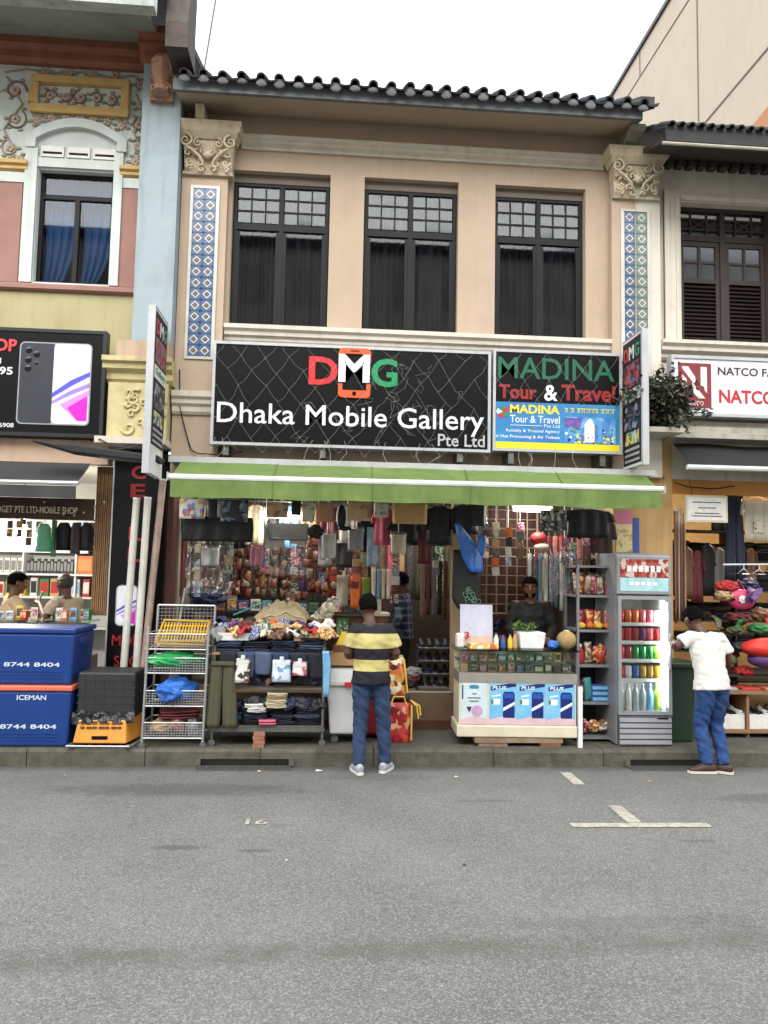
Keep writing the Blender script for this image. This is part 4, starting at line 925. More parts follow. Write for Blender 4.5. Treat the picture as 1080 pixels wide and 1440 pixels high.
# plant on the ledge
pt = thing('ledge_plant', 'dark bushy plant spilling over the ledge beside the NATCO sign', 'plant', (3.6,-.3,3.38))
R = random.Random(11); lf = MB(); st = MB()
for k in range(38):
    a = R.uniform(-.6,3.7); L_ = R.uniform(.2,.52); b0 = Vector((3.5+R.uniform(-.12,.14), -.35+R.uniform(-.08,.05), 3.42+R.uniform(0,.25)))
    d = Vector((R.uniform(-.6,.42), R.uniform(-.5,.1), R.uniform(.05,.95))).normalized(); pts = [b0]
    for q in range(6): pts.append(pts[-1]+d*L_/6); d = (d+Vector((0.02,-.03,-.16))).normalized()
    st.tube(pts, .005, 4)
    for p in pts[1:]:
        for q in range(18):
            c_ = p+Vector((R.gauss(0,.035), R.gauss(0,.035), R.gauss(0,.04))); u = Vector((R.gauss(0,1), R.gauss(0,1), R.gauss(-.4,.7))).normalized(); v = u.cross(Vector((R.gauss(0,1),R.gauss(0,1),R.gauss(0,1)))).normalized()
            l_ = R.uniform(.04,.085); w_ = l_*.24; lf.add([c_, c_+u*l_*.5+v*w_, c_+u*l_, c_+u*l_*.5-v*w_], [(0,1,2,3)], R.randrange(3))
lf.build('foliage', [S('dark leaf', (36,46,30), var=.3, sc=20), S('dull leaf', (50,58,38), var=.3, sc=20), S('dry leaf', (74,66,50), var=.3, sc=20)], pt)['kind'] = 'stuff'; st.build('stems', timb, pt)
MB().lathe([(.09,0),(.12,.16),(.125,.16),(.115,.14)], (3.58,-.34,3.385), 14).build('pot', S('grey pot', (90,84,76), dirt=.4), pt)
B(3.3, 3.73, -.52, -.122, 3.33, 3.383).build('plant_shelf', creamt, pt)
# ================================================================== GOODS: helpers
def lerp(a, b, t): return a+(b-a)*t
def cloth(mb, rows, y, th=.03, rip=.012, fq=26, nu=14, nv=14, seed=0, mi=0, lean=0):
    """limp hanging cloth: closed sheet following (z, xl, xr) rows from top to bottom, with folds that deepen downwards"""
    R = random.Random(seed); p0, p1 = R.uniform(0,6), R.uniform(0,6); rings = []
    for j in range(nv+1):
        t = j/nv*(len(rows)-1); i = min(int(t), len(rows)-2); f = t-i
        z, xl, xr = [lerp(rows[i][k], rows[i+1][k], f) for k in range(3)]
        v = j/nv; rg = []
        for side in (0, 1):
            for k in range(nu+1):
                s = k/nu if side == 0 else 1-k/nu; x = lerp(xl, xr, s)
                e = th*.5*(1-(2*s-1)**4)
                q = rip*(.35+.65*v)*(sin(x*fq*2+p0+.7*sin(v*3+p1))+.5*sin(x*fq*4.3+p1+v*2))
                rg.append((x, y+lean*v+q+(-e if side == 0 else e), z))
        rings.append(rg)
    n = len(rings[0]); vs = [p for r in rings for p in r]; fs = []
    for j in range(nv):
        for k in range(n): fs.append((j*n+k, j*n+(k+1) % n, (j+1)*n+(k+1) % n, (j+1)*n+k))
    fs += [tuple(range(n)), tuple(range((nv+1)*n-1, nv*n-1, -1))]
    return mb.add(vs, fs, mi)
def shirt(x, zt, w, h, y, m, lab, grp=None, name='hanging_shirt', seed=0, hanger=True, sl=.42):
    t = thing(name, lab, 'shirt', (x, y, zt-h), group=grp)
    mb = MB(); cloth(mb, [(zt, x-w*.16, x+w*.16), (zt-.04*h/.6, x-w*.42, x+w*.42), (zt-.2*h, x-w*.44, x+w*.44), (zt-h, x-w*.46, x+w*.46)], y, .035, .012, 22, 14, 12, seed); mb.build('body', m, t, smooth=True)
    for s in (-1, 1):
        mb = MB(); a = x+s*w*.36; b_ = x+s*w*.62
        cloth(mb, [(zt-.05*h, min(a, x+s*w*.44), max(a, x+s*w*.44)), (zt-.2*h, min(x+s*w*.38, x+s*w*.56), max(x+s*w*.38, x+s*w*.56)), (zt-sl*h, min(x+s*w*.44, b_), max(x+s*w*.44, b_))], y+.004, .03, .006, 30, 6, 6, seed+1); mb.build('sleeve', m, t, smooth=True)
    if hanger: MB().tube([(x-w*.38,y,zt-.055*h/.6+.006),(x,y,zt+.025),(x+w*.38,y,zt-.055*h/.6+.006)], .005, 5).tube([(x,y,zt+.02),(x,y,zt+.07),(x+.02,y,zt+.085)], .004, 5).build('hanger', steel, t)
    return t
def trousers(x, zt, w, h, y, m, lab, grp=None, seed=0):
    t = thing('hanging_trousers', lab, 'trousers', (x, y, zt-h), group=grp)
    for s in (-1, 1):
        mb = MB(); a, b_ = sorted((x+s*w*.003, x+s*w*.5)); c, d = sorted((x+s*w*.04, x+s*w*.62))
        e0, e1 = sorted((x, x+s*w*.42)); cloth(mb, [(zt, e0, e1), (zt-h*.3, a, b_), (zt-h*.65, *sorted((x+s*w*.02, x+s*w*.56))), (zt-h, c, d)], y, .022, .013, 20, 12, 14, seed+s+2); mb.build('trouser_leg', m, t, smooth=True)
    B(x-w*.425, x+w*.425, y-.032, y+.032, zt-.03, zt+.006).build('waistband', m, t, bevel=.008)
    return t
def folded_mesh(seed, lay=3):
    """folded garment seen from its fold: rounded slab with creased layers, unit footprint"""
    R = random.Random(seed); mb = MB()
    for l in range(lay):
        z0, z1 = l/lay, (l+.92)/lay; dx = R.uniform(-.03,.03); dy = R.uniform(-.04,.02); P = []
        nx = 8
        def f(u, v, z0=z0, z1=z1, dx=dx, dy=dy):
            a = 2*pi*v; cy = cos(a); cz = sin(a); sg = lambda q: (abs(q)**.55)*(1 if q > 0 else -1)
            x = (u-.5)*(1+.02*sin(7*v+l)); ed = 1-.12*abs(2*u-1)**6
            return (x+dx, .5*sg(cy)*ed+dy+.02*sin(u*9+l*2), (z0+z1)/2+(z1-z0)/2*sg(cz)*ed+.03*sin(u*6+l+seed))
        mb.grid(lambda u, v: f(u, 1-v), nx, 14)
        mb.add([f(0, k/14) for k in range(14)], [tuple(range(14))]); mb.add([f(1, k/14) for k in range(14)], [tuple(range(13, -1, -1))])
    return mb.mesh('folded_garment', blk, smooth=True)
FOLD = [folded_mesh(k, 2+k % 3) for k in range(4)]
def crumple(seed, e=.22):
    mb = MB(); 
    def fn(d):
        p = d*1.7+Vector((seed*3.1, seed, 0)); r = noise.ridged_multi_fractal(p, 1, 2.1, 4, .9, 2) if hasattr(noise, 'ridged_multi_fractal') else 1
        return .72+e*min(r, 2.2)*.5+.18*noise.noise(p*1.3)
    mb.ball((0,0,0), 1, 40, 24, 0, fn); return mb.mesh('crumpled_bag', blk, smooth=False)
CRUM = [crumple(k) for k in range(4)]
def carton(me_name='carton'):
    b = MB().box(-.5,.5,-.5,.5,0,1,0); b.box(-.42,.42,-.506,-.5,.18,.82,1); return b
def product(lab, cat, x, y, z, w, d, h, m, m2, grp, name='product_box', rz=0):
    me = bpy.data.meshes.get('carton_shared') 
    if me is None: me = carton().mesh('carton_shared', [blk, wht])
    o = bpy.data.objects.new(name, me); COL.objects.link(o); o.location = (x, y, z); o.scale = (w, d, h); o.rotation_euler = (0, 0, rz)
    for k, q in enumerate((m, m2)): o.material_slots[k].link = 'OBJECT'; o.material_slots[k].material = q
    return props(o, lab, cat, grp)
def lamp_point(par, loc, power, r=.05, col=(1,.93,.82)):
    l = bpy.data.lights.new('bulb_light', 'POINT'); l.energy = power; l.shadow_soft_size = r; l.color = col
    o = bpy.data.objects.new('bulb_light', l); COL.objects.link(o); o.location = Vector(loc)-origin_of(par); o.parent = par
PAL = {k: S('goods '+k, c, r=.6, var=.14, sc=22, bump=.45, bsc=38) for k, c in dict(red=(178,44,44), pink=(206,96,120), orange=(222,112,44), yellow=(226,190,60), green=(60,130,76), teal=(60,140,140), blue=(50,84,160), sky=(120,176,214), navy=(36,44,80), brown=(112,76,52), tan=(190,156,112), white=(224,222,214), grey=(128,128,128), char=(40,40,44), black=(14,14,16), maroon=(104,36,44), purple=(98,64,122), olive=(82,84,54), cream=(222,208,176)).items()}
PAT = [printed('pattern %d' % k, c, sc_, .8) for k, (c, sc_) in enumerate([([(150,40,50),(226,214,200),(60,60,90)],70),([(40,50,90),(200,206,220),(90,110,150)],90),([(60,56,58),(120,110,110),(30,28,30)],110),([(206,150,60),(120,60,40),(230,206,150)],60),([(190,90,120),(236,210,216),(110,50,80)],80),([(60,100,80),(200,206,170),(40,60,50)],70),([(226,222,214),(150,160,170),(226,222,214),(60,80,130)],100),([(90,60,44),(160,120,90),(60,40,30)],90)])]
DEN = [S('denim %d' % k, c, r=.9, var=.18, sc=30, bump=.3, bsc=200) for k, c in enumerate([(44,56,86), (60,74,104), (34,40,58), (78,92,120), (28,30,38)])]
card = S('cardboard', (176,138,96), var=.12, sc=10, r=.9, dirt=.25); clearw = glass('clear wrap', (.96,.96,.96), .12, .06)
galv = S('galvanised wire', (176,178,178), r=.4, metal=.6, var=.12); plast_w = S('white plastic', (222,224,222), r=.4, var=.04, dirt=.25)

# ================================================================== LEFT SHOP
sh = thing('wall_shelf', 'white shelving filled with phone accessories at the back of the left shop', 'shelf', (-3.6,2.4,.3))
shm = S('white laminate', (226,228,226), r=.5, var=.03)
B(-5.0, -2.32, 2.56, 2.595, .3, 2.5).build('back_panel', shm, sh)
for z_ in (1.0, 1.4, 1.7, 2.0): B(-5.0, -2.32, 2.2, 2.559, z_-.025, z_).build('shelf_board', shm, sh)
for x_ in (-5.0, -4.0, -3.32, -2.72, -2.34): B(x_, x_+.02, 2.205, 2.559, .3, 1.97).build('divider', shm, sh)
R = random.Random(21)
for i in range(14): product('small black phone case, %s from the left on the left shop shelf' % ORD[i], 'phone case', -3.93+i*.043, 2.26+.0*i, 1.705, .038, .03, .16+.03*(i % 2), PAL['char'], PAL['grey'], 'phone cases on the left shop shelf', 'phone_case')
product('orange carton on the upper shelf of the left shop', 'box', -3.2, 2.3, 1.702, .2, .15, .24, PAL['orange'], S('light orange', (240,150,90)), None)
for i in range(4): product('white accessory box on the upper left shop shelf, %s from the left' % ORD[i], 'box', -3.02+i*.085, 2.3, 1.702, .075, .12, .2, PAL['white'], PAL['sky'], 'white boxes on the left shop shelf')
for i in range(5): product('white blister pack behind the seated men, %s from the left' % ORD[i], 'pack', -4.38+i*.085, 2.28, 1.702, .07, .05, .2, PAL['white'], PAL['grey'], 'blister packs on the left shop shelf', 'blister_pack')
cols = ['sky','white','yellow','yellow','white','green','tan','blue','white','red','sky','cream','orange','white','teal']
for i in range(15):
    w_ = .085; product('%s packaged gadget on the lower shelf, number %d along from the left' % (cols[i], i+1) if False else '%s gadget box, %s from the left on the lower left shop shelf' % (cols[i], ORD[i]), 'box', -4.42+i*.135+(.03 if i > 3 else 0), 2.31, 1.402, w_+.03*R.random(), .12, .16+.1*R.random(), PAL[cols[i]], PAL[R.choice(['white','char','sky','red'])], 'packaged gadgets on the lower shelf')
lm = thing('hanging_lamp', 'glowing white bulb hanging in the left phone shop', 'lamp', (-3.55,1.0,2.1))
MB().ball((-3.55,1.0,2.2), (.075,.075,.085), 14, 9).build('bulb', mat('lit bulb white', (1,.96,.86), emit=9), lm, smooth=True); MB().tube([(-3.55,1,2.28),(-3.55,1,2.95)], .008, 6).build('cord', blk, lm); MB().cyl((-3.55,1,2.27),(-3.55,1,2.34), .03).build('socket', blk, lm)
lamp_point(lm, (-3.55,.9,2.1), 26)
lm = thing('tube_lamp', 'long white tube lamp under the ceiling of the left shop', 'lamp', (-4.2,1.6,2.85))
MB().cyl((-4.9,1.6,2.88),(-3.5,1.6,2.88), .018).build('tube', mat('lit tube white', (1,.98,.94), emit=3), lm); B(-4.95,-3.45,1.57,1.63,2.9,2.949).build('batten', wht, lm); lamp_point(lm, (-4.2,1.6,2.78), 18, .3)
gb = thing('hanging_bag', 'mint green bag hanging under the left shop name board', 'bag', (-3.0,.2,1.93)); m_ = MB(); cloth(m_, [(2.25,-3.07,-2.98),(2.2,-3.1,-2.95),(1.95,-3.11,-2.94)], .2, .05, .008, 20, 10, 8, 3); m_.build('bag', S('mint plastic', (126,206,166), r=.4), gb, smooth=True); MB().tube([(-3.05,.2,2.24),(-3.02,.2,2.3),(-3.0,.2,2.24)], .006, 5).build('handle', MATS['mint plastic'], gb)
B(-2.93,-2.9,.16,.24,1.9,2.29).build('hanging_strip', PAL['green'], tag=('dark green display strip beside the mint green hanging bag', 'strip'))
for k, (x_, w_) in enumerate([(-2.82,.16), (-2.7,.12), (-2.58,.15)]):
    m_ = MB(); cloth(m_, [(2.27,x_-w_*.3,x_+w_*.3),(2.2,x_-w_*.5,x_+w_*.5),(1.97-.03*(k % 2),x_-w_*.45,x_+w_*.45)], .22, .05, .012, 26, 8, 8, k); m_.build('hanging_cloth', [PAL['black'],S('grey brown cloth',(96,84,78)),PAL['char']][k], smooth=True, tag=(['black garment hanging next to the mint bag','grey brown garment hanging between two black ones','black garment hanging at the left shop pillar'][k], 'garment'))
MB().tube([(-3.4,.2,2.3),(-2.32,.2,2.3)], .008, 6).build('hanging_rail', steel, tag=('thin steel rail carrying garments in the left shop', 'rail'))
# glass counter
ct = thing('glass_counter', 'glass display counter where two men sit in the left shop', 'counter', (-3.4,-.1,.15))
B(-4.6,-2.36,-.34,.06,.15,.9).build('cabinet', S('grey laminate',(150,150,148)), ct); B(-4.6,-2.36,-.36,.08,1.235,1.26).build('glass_top', glass('green glass',(.75,.85,.8)), ct); B(-4.6,-2.36,-.355,-.345,.9,1.234).build('glass_front', MATS['green glass'], ct); MB().box(-2.4,-2.36,-.36,-.34,.9,1.234).build('corner_post', steel, ct); B(-4.6,-2.36,-.362,-.356,1.2,1.234).build('edge_trim', steel, ct)
for i, k in enumerate(['green','olive','yellow','sky','sky','teal','white','tan']): product('small %s item under the counter glass of the left shop, %s' % (k, ['leftmost','beside the leftmost','by the yellow one','left of the twin blue ones','right of the twin blue ones','past the blue ones','near the pillar','nearest the pillar'][i]) if False else 'small %s item under the left counter glass, %s from the left' % (k, ORD[i]), 'pack', -3.4+i*.125, -.2, .902, .1, .1, .2+.03*(i % 3), PAL[k], PAL['white'], 'items in the left counter')
# cool boxes
def coolbox(z0, z1, lab, text1, rim, y0=-.93, dx=0):
    t = thing('cool_box', lab, 'cool box', (-2.9+dx,-.6,z0)); bl = S('cobalt plastic', (24,62,132), r=.35, var=.08, sc=6, dirt=.15)
    x0, x1 = -3.62+dx, -2.3+dx; h = z1-z0; m_ = MB(); q = .02
    P = [(x0+q,y0+q,z0),(x1-q,y0+q,z0),(x1-q,-.3,z0),(x0+q,-.3,z0),(x0,y0,z1-.05),(x1,y0,z1-.05),(x1,-.28,z1-.05),(x0,-.28,z1-.05)]
    m_.add(P, [(0,3,2,1),(4,5,6,7),(0,1,5,4),(1,2,6,5),(2,3,7,6),(3,0,4,7)]); m_.build('tub', bl, t, bevel=.025, bs=3)
    B(x0-.012,x1+.012,y0-.012,-.27,z1-.0495,z1).build('lid' if not rim else 'rim', S('coral plastic',(222,112,84),r=.4) if rim else bl, t, bevel=.012)
    wi = S('white print on blue', (206,216,228), r=.5)
    sl = lambda z: y0+q*(1-(z-z0)/(h-.05))-.003
    if text1: text(text1, 'lettering', wi, t, -2.78+dx, -2.52+dx, z1-.13, z1-.085, sl(z1-.1), .001, .02)
    text('8744 8404', 'lettering', wi, t, -2.92+dx, -2.42+dx, z0+.165, z0+.205, sl(z0+.17), .001, .02)
    for k in range(3): B(-3.3+dx,-2.4+dx, sl(z0+.06+.03*k)-.004, sl(z0+.06+.03*k)+.004, z0+.06+.03*k, z0+.067+.03*k).build('moulded_rib', bl, t)
    for s in (0,): B(x1-.004, x1+.02, -.75, -.5, z1-.16, z1-.1).build('side_handle', bl, t, bevel=.01)
coolbox(.155, .71, 'lower blue cool box with a coral rim and white ICEMAN print', 'ICEMAN', True)
coolbox(.712, 1.23, 'upper blue cool box stacked on the coral rimmed one', None, False, -.92)
# crates on a wire trolley
cr = thing('crate', 'orange plastic crate with dark lettering under the black crate', 'crate', (-2.0,-.75,.2)); oc = S('orange crate plastic',(226,150,56),r=.45,var=.08,dirt=.3)
m_ = MB(); P = [(-2.26,-.96,.2),(-1.78,-.97,.2),(-1.7,-.55,.2),(-2.2,-.5,.2),(-2.23,-.92,.4),(-1.8,-.92,.4),(-1.73,-.5,.4),(-2.18,-.48,.4)]
m_.add(P, [(0,3,2,1),(0,1,5,4),(1,2,6,5),(2,3,7,6),(3,0,4,7),(4,5,6,7)]); m_.build('tub', oc, cr, bevel=.012)
B(-2.09,-1.95,-.962,-.95,.235,.265).build('hand_slot', blk, cr); text('F&N', 'lettering', S('brown ink',(96,66,30)), cr, -2.18,-1.86,.31,.345,-.946,.001,.02) if False else None
for z_ in (.34,.375):
    for k in range(7): B(-2.2+k*.055,-2.165+k*.055+.012*(k % 2),-.945+.012*(z_-.34)/.035,-.93,z_-.012,z_+.006).build('crate_lettering', S('brown ink',(96,66,30)), cr)
tr = thing('wire_trolley', 'low wire trolley base under the orange crate', 'trolley', (-2.0,-.75,.15))
for a_, b_ in [((-2.3,-1.0,.185),(-1.74,-1.01,.185)), ((-1.74,-1.01,.185),(-1.64,-.5,.185)), ((-1.64,-.5,.185),(-2.22,-.46,.185)), ((-2.22,-.46,.185),(-2.3,-1.0,.185))]: MB().tube([a_, b_], .008, 6).build('rim_wire', galv, tr)
for k in range(6): MB().tube([(-2.22+k*.09,-1.0,.18),(-2.14+k*.09,-.48,.18)], .004, 5).build('base_wire', galv, tr)
for x_, y_ in [(-2.26,-.97),(-1.76,-.98),(-1.68,-.52),(-2.2,-.5)]: MB().lathe([(.008,-.011),(.022,-.01),(.022,.01),(.008,.011)], (x_,y_,.176), 10, axis='y').build('wheel', S('grey rubber',(90,90,88)), tr)
cb = thing('crate', 'black plastic crate wrapped in torn sheet on top of the orange crate', 'crate', (-2.0,-.72,.42)); bkp = S('black crate plastic',(40,42,44),r=.55,var=.2,sc=9,dirt=.2)
B(-2.26,-1.74,-.88,-.45,.42,.83).build('tub', bkp, cb, bevel=.02)
for k in range(5): B(-2.262,-1.738,-.885,-.8805,.47+.07*k,.485+.07*k).build('side_rib', bkp, cb)
for k in range(6): B(-2.2+k*.085,-2.19+k*.085,-.8845,-.8803,.5,.79).build('side_upright', bkp, cb)
m_ = MB(); m_.grid(lambda u, v: (-2.29+u*.56, -.895-.03*v+.02*fbm((u*6,v*3,1)), .47-.1*v+.03*fbm((u*9,v*2,4))), 40, 6); m_.build('torn_sheet', S('black torn film',(34,35,36),r=.35), cb)

# ================================================================== MIDDLE SHOP, LEFT HALF
# mesh cart
mc = thing('mesh_cart', 'tall wire mesh cart holding baskets and plastic bags in front of the shop', 'cart', (-1.38,-.7,.15))
x0, x1, y0, y1 = -1.65, -1.1, -.92, -.55
for x_, y_ in [(x0,y0),(x1,y0),(x0,y1),(x1,y1)]:
    MB().tube([(x_,y_,.2),(x_+.02,y_+.0,1.44 if y_ == y1 else 1.26)], .012, 8).build('upright', galv, mc)
    MB().lathe([(.008,-.012),(.028,-.011),(.028,.011),(.008,.012)], (x_,y_,.181), 12, axis='y').build('castor', S('grey rubber',(90,90,88)), mc)
MB().tube([(x0+.02,y1,1.44),(x1+.02,y1,1.44)], .012, 8).build('top_rail', galv, mc)
for k, z_ in enumerate((.24,.53,.83,1.05)):
    fr = MB()
    for a_, b_ in [((x0,y0),(x1,y0)),((x1,y0),(x1,y1)),((x1,y1),(x0,y1)),((x0,y1),(x0,y0))]: fr.tube([(*a_,z_),(*b_,z_)], .007, 6); fr.tube([(*a_,z_+.14),(*b_,z_+.14)], .006, 6)
    fr.build('tier_frame', galv, mc)['kind'] = 'stuff'
    wr = MB()
    for q in range(22): x_ = x0+(x1-x0)*q/21; wr.tube([(x_,y1,z_),(x_,y0,z_),(x_,y0,z_+.14)], .0022, 4)
    for q in range(6): wr.tube([(x0,y0,z_+.023*q),(x1,y0,z_+.023*q)], .002, 4); wr.tube([(x1,y0,z_+.023*q),(x1,y1,z_+.023*q)], .002, 4)
    wr.build('wire_mesh', galv, mc)['kind'] = 'stuff'
wr = MB()
for q in range(16): wr.tube([(x0+.02+(x1-x0)*q/15,y1,1.1),(x0+.02+(x1-x0)*q/15,y1,1.44)], .002, 4)
for q in range(10): wr.tube([(x0+.02,y1,1.1+.034*q),(x1+.02,y1,1.1+.034*q)], .002, 4)
wr.build('back_mesh', galv, mc)['kind'] = 'stuff'
bk = thing('plastic_basket', 'yellow plastic basket tilted on the top tier of the wire cart', 'basket', (-1.35,-.72,1.08)); yb = S('yellow basket plastic',(214,168,40),r=.45,dirt=.2)
rim = MB(); rim.tube([(-1.58,-.88,1.1),(-1.13,-.88,1.09),(-1.12,-.62,1.29),(-1.55,-.62,1.3),(-1.58,-.88,1.1)], .012, 6); rim.build('rim', yb, bk)
B(-1.56,-1.14,-.87,-.64,1.068,1.075).build('floor', yb, bk)
for q in range(16):
    u = q/15; MB().obox((lerp(-1.56,-1.13,u),-.74,1.19),(.011,.006,.26),(radians(-50),0,0)).build('slat', yb, bk)
for q in range(3): MB().obox((-1.345,-.83+.08*q,1.12+.065*q),(.43,.007,.012),(radians(-50),0,0)).build('cross_slat', yb, bk)
gm = S('green plastic film',(44,158,84),r=.3,var=.2,sc=9); inst(CRUM[0], 'plastic_bag', (-1.4,-.82,.945), rot=(0,0,.3), scale=(.31,.15,.085), m=gm, tag=('green plastic sheet stuffed into the wire cart', 'plastic bag'))
bm_ = S('blue plastic film',(56,116,206),r=.3,var=.25,sc=9); inst(CRUM[1], 'plastic_bag', (-1.37,-.8,.665), rot=(.2,0,1), scale=(.28,.17,.135), m=bm_, tag=('crumpled blue plastic bag on the wire cart', 'plastic bag'))
for k, (x_, z_, s_, m_) in enumerate([(-1.5,.32,.11,PAL['tan']),(-1.36,.34,.1,S('pinkish bag',(178,124,110))),(-1.22,.32,.1,PAL['grey'])]): inst(CRUM[2+k % 2], 'small_bag', (x_,-.75,z_), rot=(k,k,k), scale=(s_*1.3,s_,s_*.8), m=m_, tag=(['tan bundle in the lowest tier of the wire cart','pinkish bundle in the lowest tier of the wire cart','grey clear bundle in the lowest tier of the wire cart'][k], 'bundle'))
inst(FOLD[1], 'folded_garment', (-1.35,-.74,.395), rot=(0,0,.2), scale=(.36,.2,.08), m=PAL['maroon'], tag=('dark red folded cloth lying on the bundles in the wire cart', 'clothes'))
# clothes stand
cs = thing('clothes_stand', 'steel stand on castors piled with folded jeans and shirts', 'stand', (-.5,-.55,.15)); x0, x1, y0, y1 = -1.03, .0, -.84, -.28
for x_, y_ in [(x0,y0),(x1,y0),(x0,y1),(x1,y1)]:
    MB().tube([(x_,y_,.22),(x_,y_,1.08)], .014, 8).build('leg', steel, cs); MB().lathe([(.008,-.014),(.032,-.012),(.032,.012),(.008,.014)], (x_,y_,.185), 12, axis='y').build('castor', S('grey rubber',(90,90,88)), cs)
B(x0-.02,x1+.02,y0-.02,y1+.02,1.0,1.02).build('top_board', card, cs); B(x0,x1,y0,y1,.325,.345).build('shelf', steel, cs); B(x0-.02,x1+.02,y0-.022,y0-.0,.29,.324).build('front_rail', steel, cs); B(x0,x1,y0-.02,y0,.68,.7).build('mid_rail', steel, cs); B(x0+.3,x1,y0+.06,y1,.7,.705).build('mid_shelf', card, cs)
R = random.Random(31)
def stack(xa, xb, y, z, n, mats_, lab, grp, d=.3, hh=.035, jx=.012):
    for k in range(n):
        kk = ORD[k]+' from its bottom'
        h = hh*R.uniform(.8,1.25); w_ = (xb-xa)*R.uniform(.94,1.04)
        inst(R.choice(FOLD), 'folded_garment', ((xa+xb)/2+R.uniform(-jx,jx), y+R.uniform(-.012,.012), z), rot=(0,R.uniform(-.03,.03),R.uniform(-.07,.07)), scale=(w_,d,h), m=R.choice(mats_), tag=(lab+', '+kk, 'clothes', grp)); z += h*.93
    return z
dk = DEN + [PAL['black'], PAL['char']]
for i in range(4): stack(-1.02+i*.255, -.78+i*.255, -.66, 1.021, 4 if i in (0,3) else 3, DEN, 'folded denim in the %s stack on top of the clothes stand' % ORD[i], 'denim stacks on the stand')
for i in range(4): stack(-1.0+i*.25, -.77+i*.25, -.68, .346, 6, dk, 'dark trousers in the %s stack on the stand bottom shelf' % ORD[i], 'dark stacks on the lower shelf')
for i in range(3): stack(-.7+i*.23, -.49+i*.23, -.66, .706, 5, dk, 'dark trousers in the %s stack on the stand middle shelf' % ORD[i], 'dark stacks on the middle shelf')
stack(-.53,-.34,-.78,.51,5,[PAL['tan'],PAL['cream']],'tan folded trousers among the dark stacks on the lower shelf','tan trousers on the lower shelf',.22,.028)
stack(-.72,-.55,-.79,.47,2,[PAL['white']],'white folded shirt among the dark trousers on the lower shelf','white shirts on the lower shelf',.2,.04)
inst(FOLD[0],'folded_garment',(-.52,-.83,.352),rot=(0,0,.1),scale=(.16,.1,.05),m=PAL['pink'],tag=('pink folded cloth at the front of the lower shelf','clothes'))
# hanging front denim
for i in range(6):
    m_ = MB(); x_ = -.98+i*.165; cloth(m_, [(1.03,x_,x_+.16),(.9,x_,x_+.165),(.82-.03*(i % 2),x_+.01,x_+.155)], -.87, .03, .008, 30, 8, 8, i); m_.build('draped_jeans', DEN[(i*2+4) % 5], smooth=True, tag=('dark denim draped over the stand front, %s from the left' % ORD[i],'jeans','draped denim on the stand front'))
# bright heap above
heap = [(-.93,1.19,'pink',0),(-.82,1.2,'red',1),(-.72,1.19,'navy',2),(-.6,1.17,'orange',3),(-.5,1.16,'red',0),(-.4,1.2,'orange',1),(-.28,1.19,'char',2),(-.62,1.24,'brown',3),(-.45,1.25,'tan',0),(-.33,1.25,'black',1),(-.2,1.2,'red',2),(-.9,1.24,'purple',3),(-.77,1.26,'maroon',0),(-.15,1.22,'maroon',1),(-.55,1.22,'white',2)]
for i, (x_, z_, c_, k) in enumerate(heap): inst(CRUM[k], 'heaped_garment', (x_,-.55+.09*((i*7) % 4-1.5)/1.5,z_), rot=(.2*k,.1,i), scale=(.1,.1,.055), m=PAL[c_], tag=('%s garment in the bright heap on the clothes stand, %s' % ({'char':'charcoal'}.get(c_, c_), ['at its left end','beside the left end','left of its middle','at its middle front','right of its middle','towards its right','near its right end','on its middle top','right of its middle top','on its right top','at its right end','on its left top','high on its left','last at its right','in its centre'][i]), 'garment'))
for k, (x_, w_, m_, lab) in enumerate([(-.86,.3,PAL['white'],'white open carton under the bright clothes on the stand'), (-.17,.24,card,'brown open carton at the right end of the stand')]):
    m2 = MB(); z0, z1 = 1.13, 1.2; xa, xb, ya, yb_ = x_-w_/2, x_+w_/2, -.8, -.6
    m2.box(xa,xb,ya,ya+.006,z0,z1); m2.box(xa,xb,yb_-.006,yb_,z0,z1); m2.box(xa,xa+.006,ya+.006,yb_-.006,z0,z1); m2.box(xb-.006,xb,ya+.006,yb_-.006,z0,z1); m2.box(xa+.006,xb-.006,ya+.006,yb_-.006,z0,z0+.005); m2.build('open_carton', m_, tag=(lab,'box'))
sk = thing('sack', 'large beige sack slumped on the stand behind the clothes heap', 'sack', (-.45,-.2,1.2)); m_ = MB()
def skf(u, v):
    x, y = u-.5, v-.5; k = (1-(2*abs(x))**2.2)*(1-(2*abs(y))**2.5)
    return (-.45+.68*x, -.24+.34*y, 1.19+.27*max(0,k)**.7*(1+.3*x)+k*(.09*noise.noise(Vector((x*5,y*5,2)))+.07*abs(noise.noise(Vector((x*11,y*9,4))))-.05*abs(noise.noise(Vector((x*7+y*4,y*7,8))))))
m_.grid(skf, 44, 26); m_.build('body', S('beige sackcloth',(170,152,116),var=.2,sc=12,bump=.5,bsc=40), sk, smooth=True)
MB().tube([Vector(skf(.1+.8*k/12,.12))+Vector((0,-.006,.012*sin(k*2))) for k in range(13)], .009, 6).build('hem', S('pale hem',(196,184,148)), sk)
for k in range(4): inst(CRUM[k], 'wrapped_bundle', (-.08+.05*k,-.3-.05*(k % 2),1.28+.06*k), rot=(k,1,k), scale=(.11,.1,.09), m=clearw if k % 2 else PAL['cream'], tag=(['cream bundle at the right of the sack, lowest one','clear wrapped bundle on the lowest cream bundle','cream bundle above the wrapped one','clear wrapped bundle on top at the right of the sack'][k],'bundle'))
trousers(-.94, .935, .25, .6, -.9, S('olive cotton',(78,78,56),r=.9,var=.12,sc=14,bump=.2), 'olive green trousers hanging at the left front of the stand')
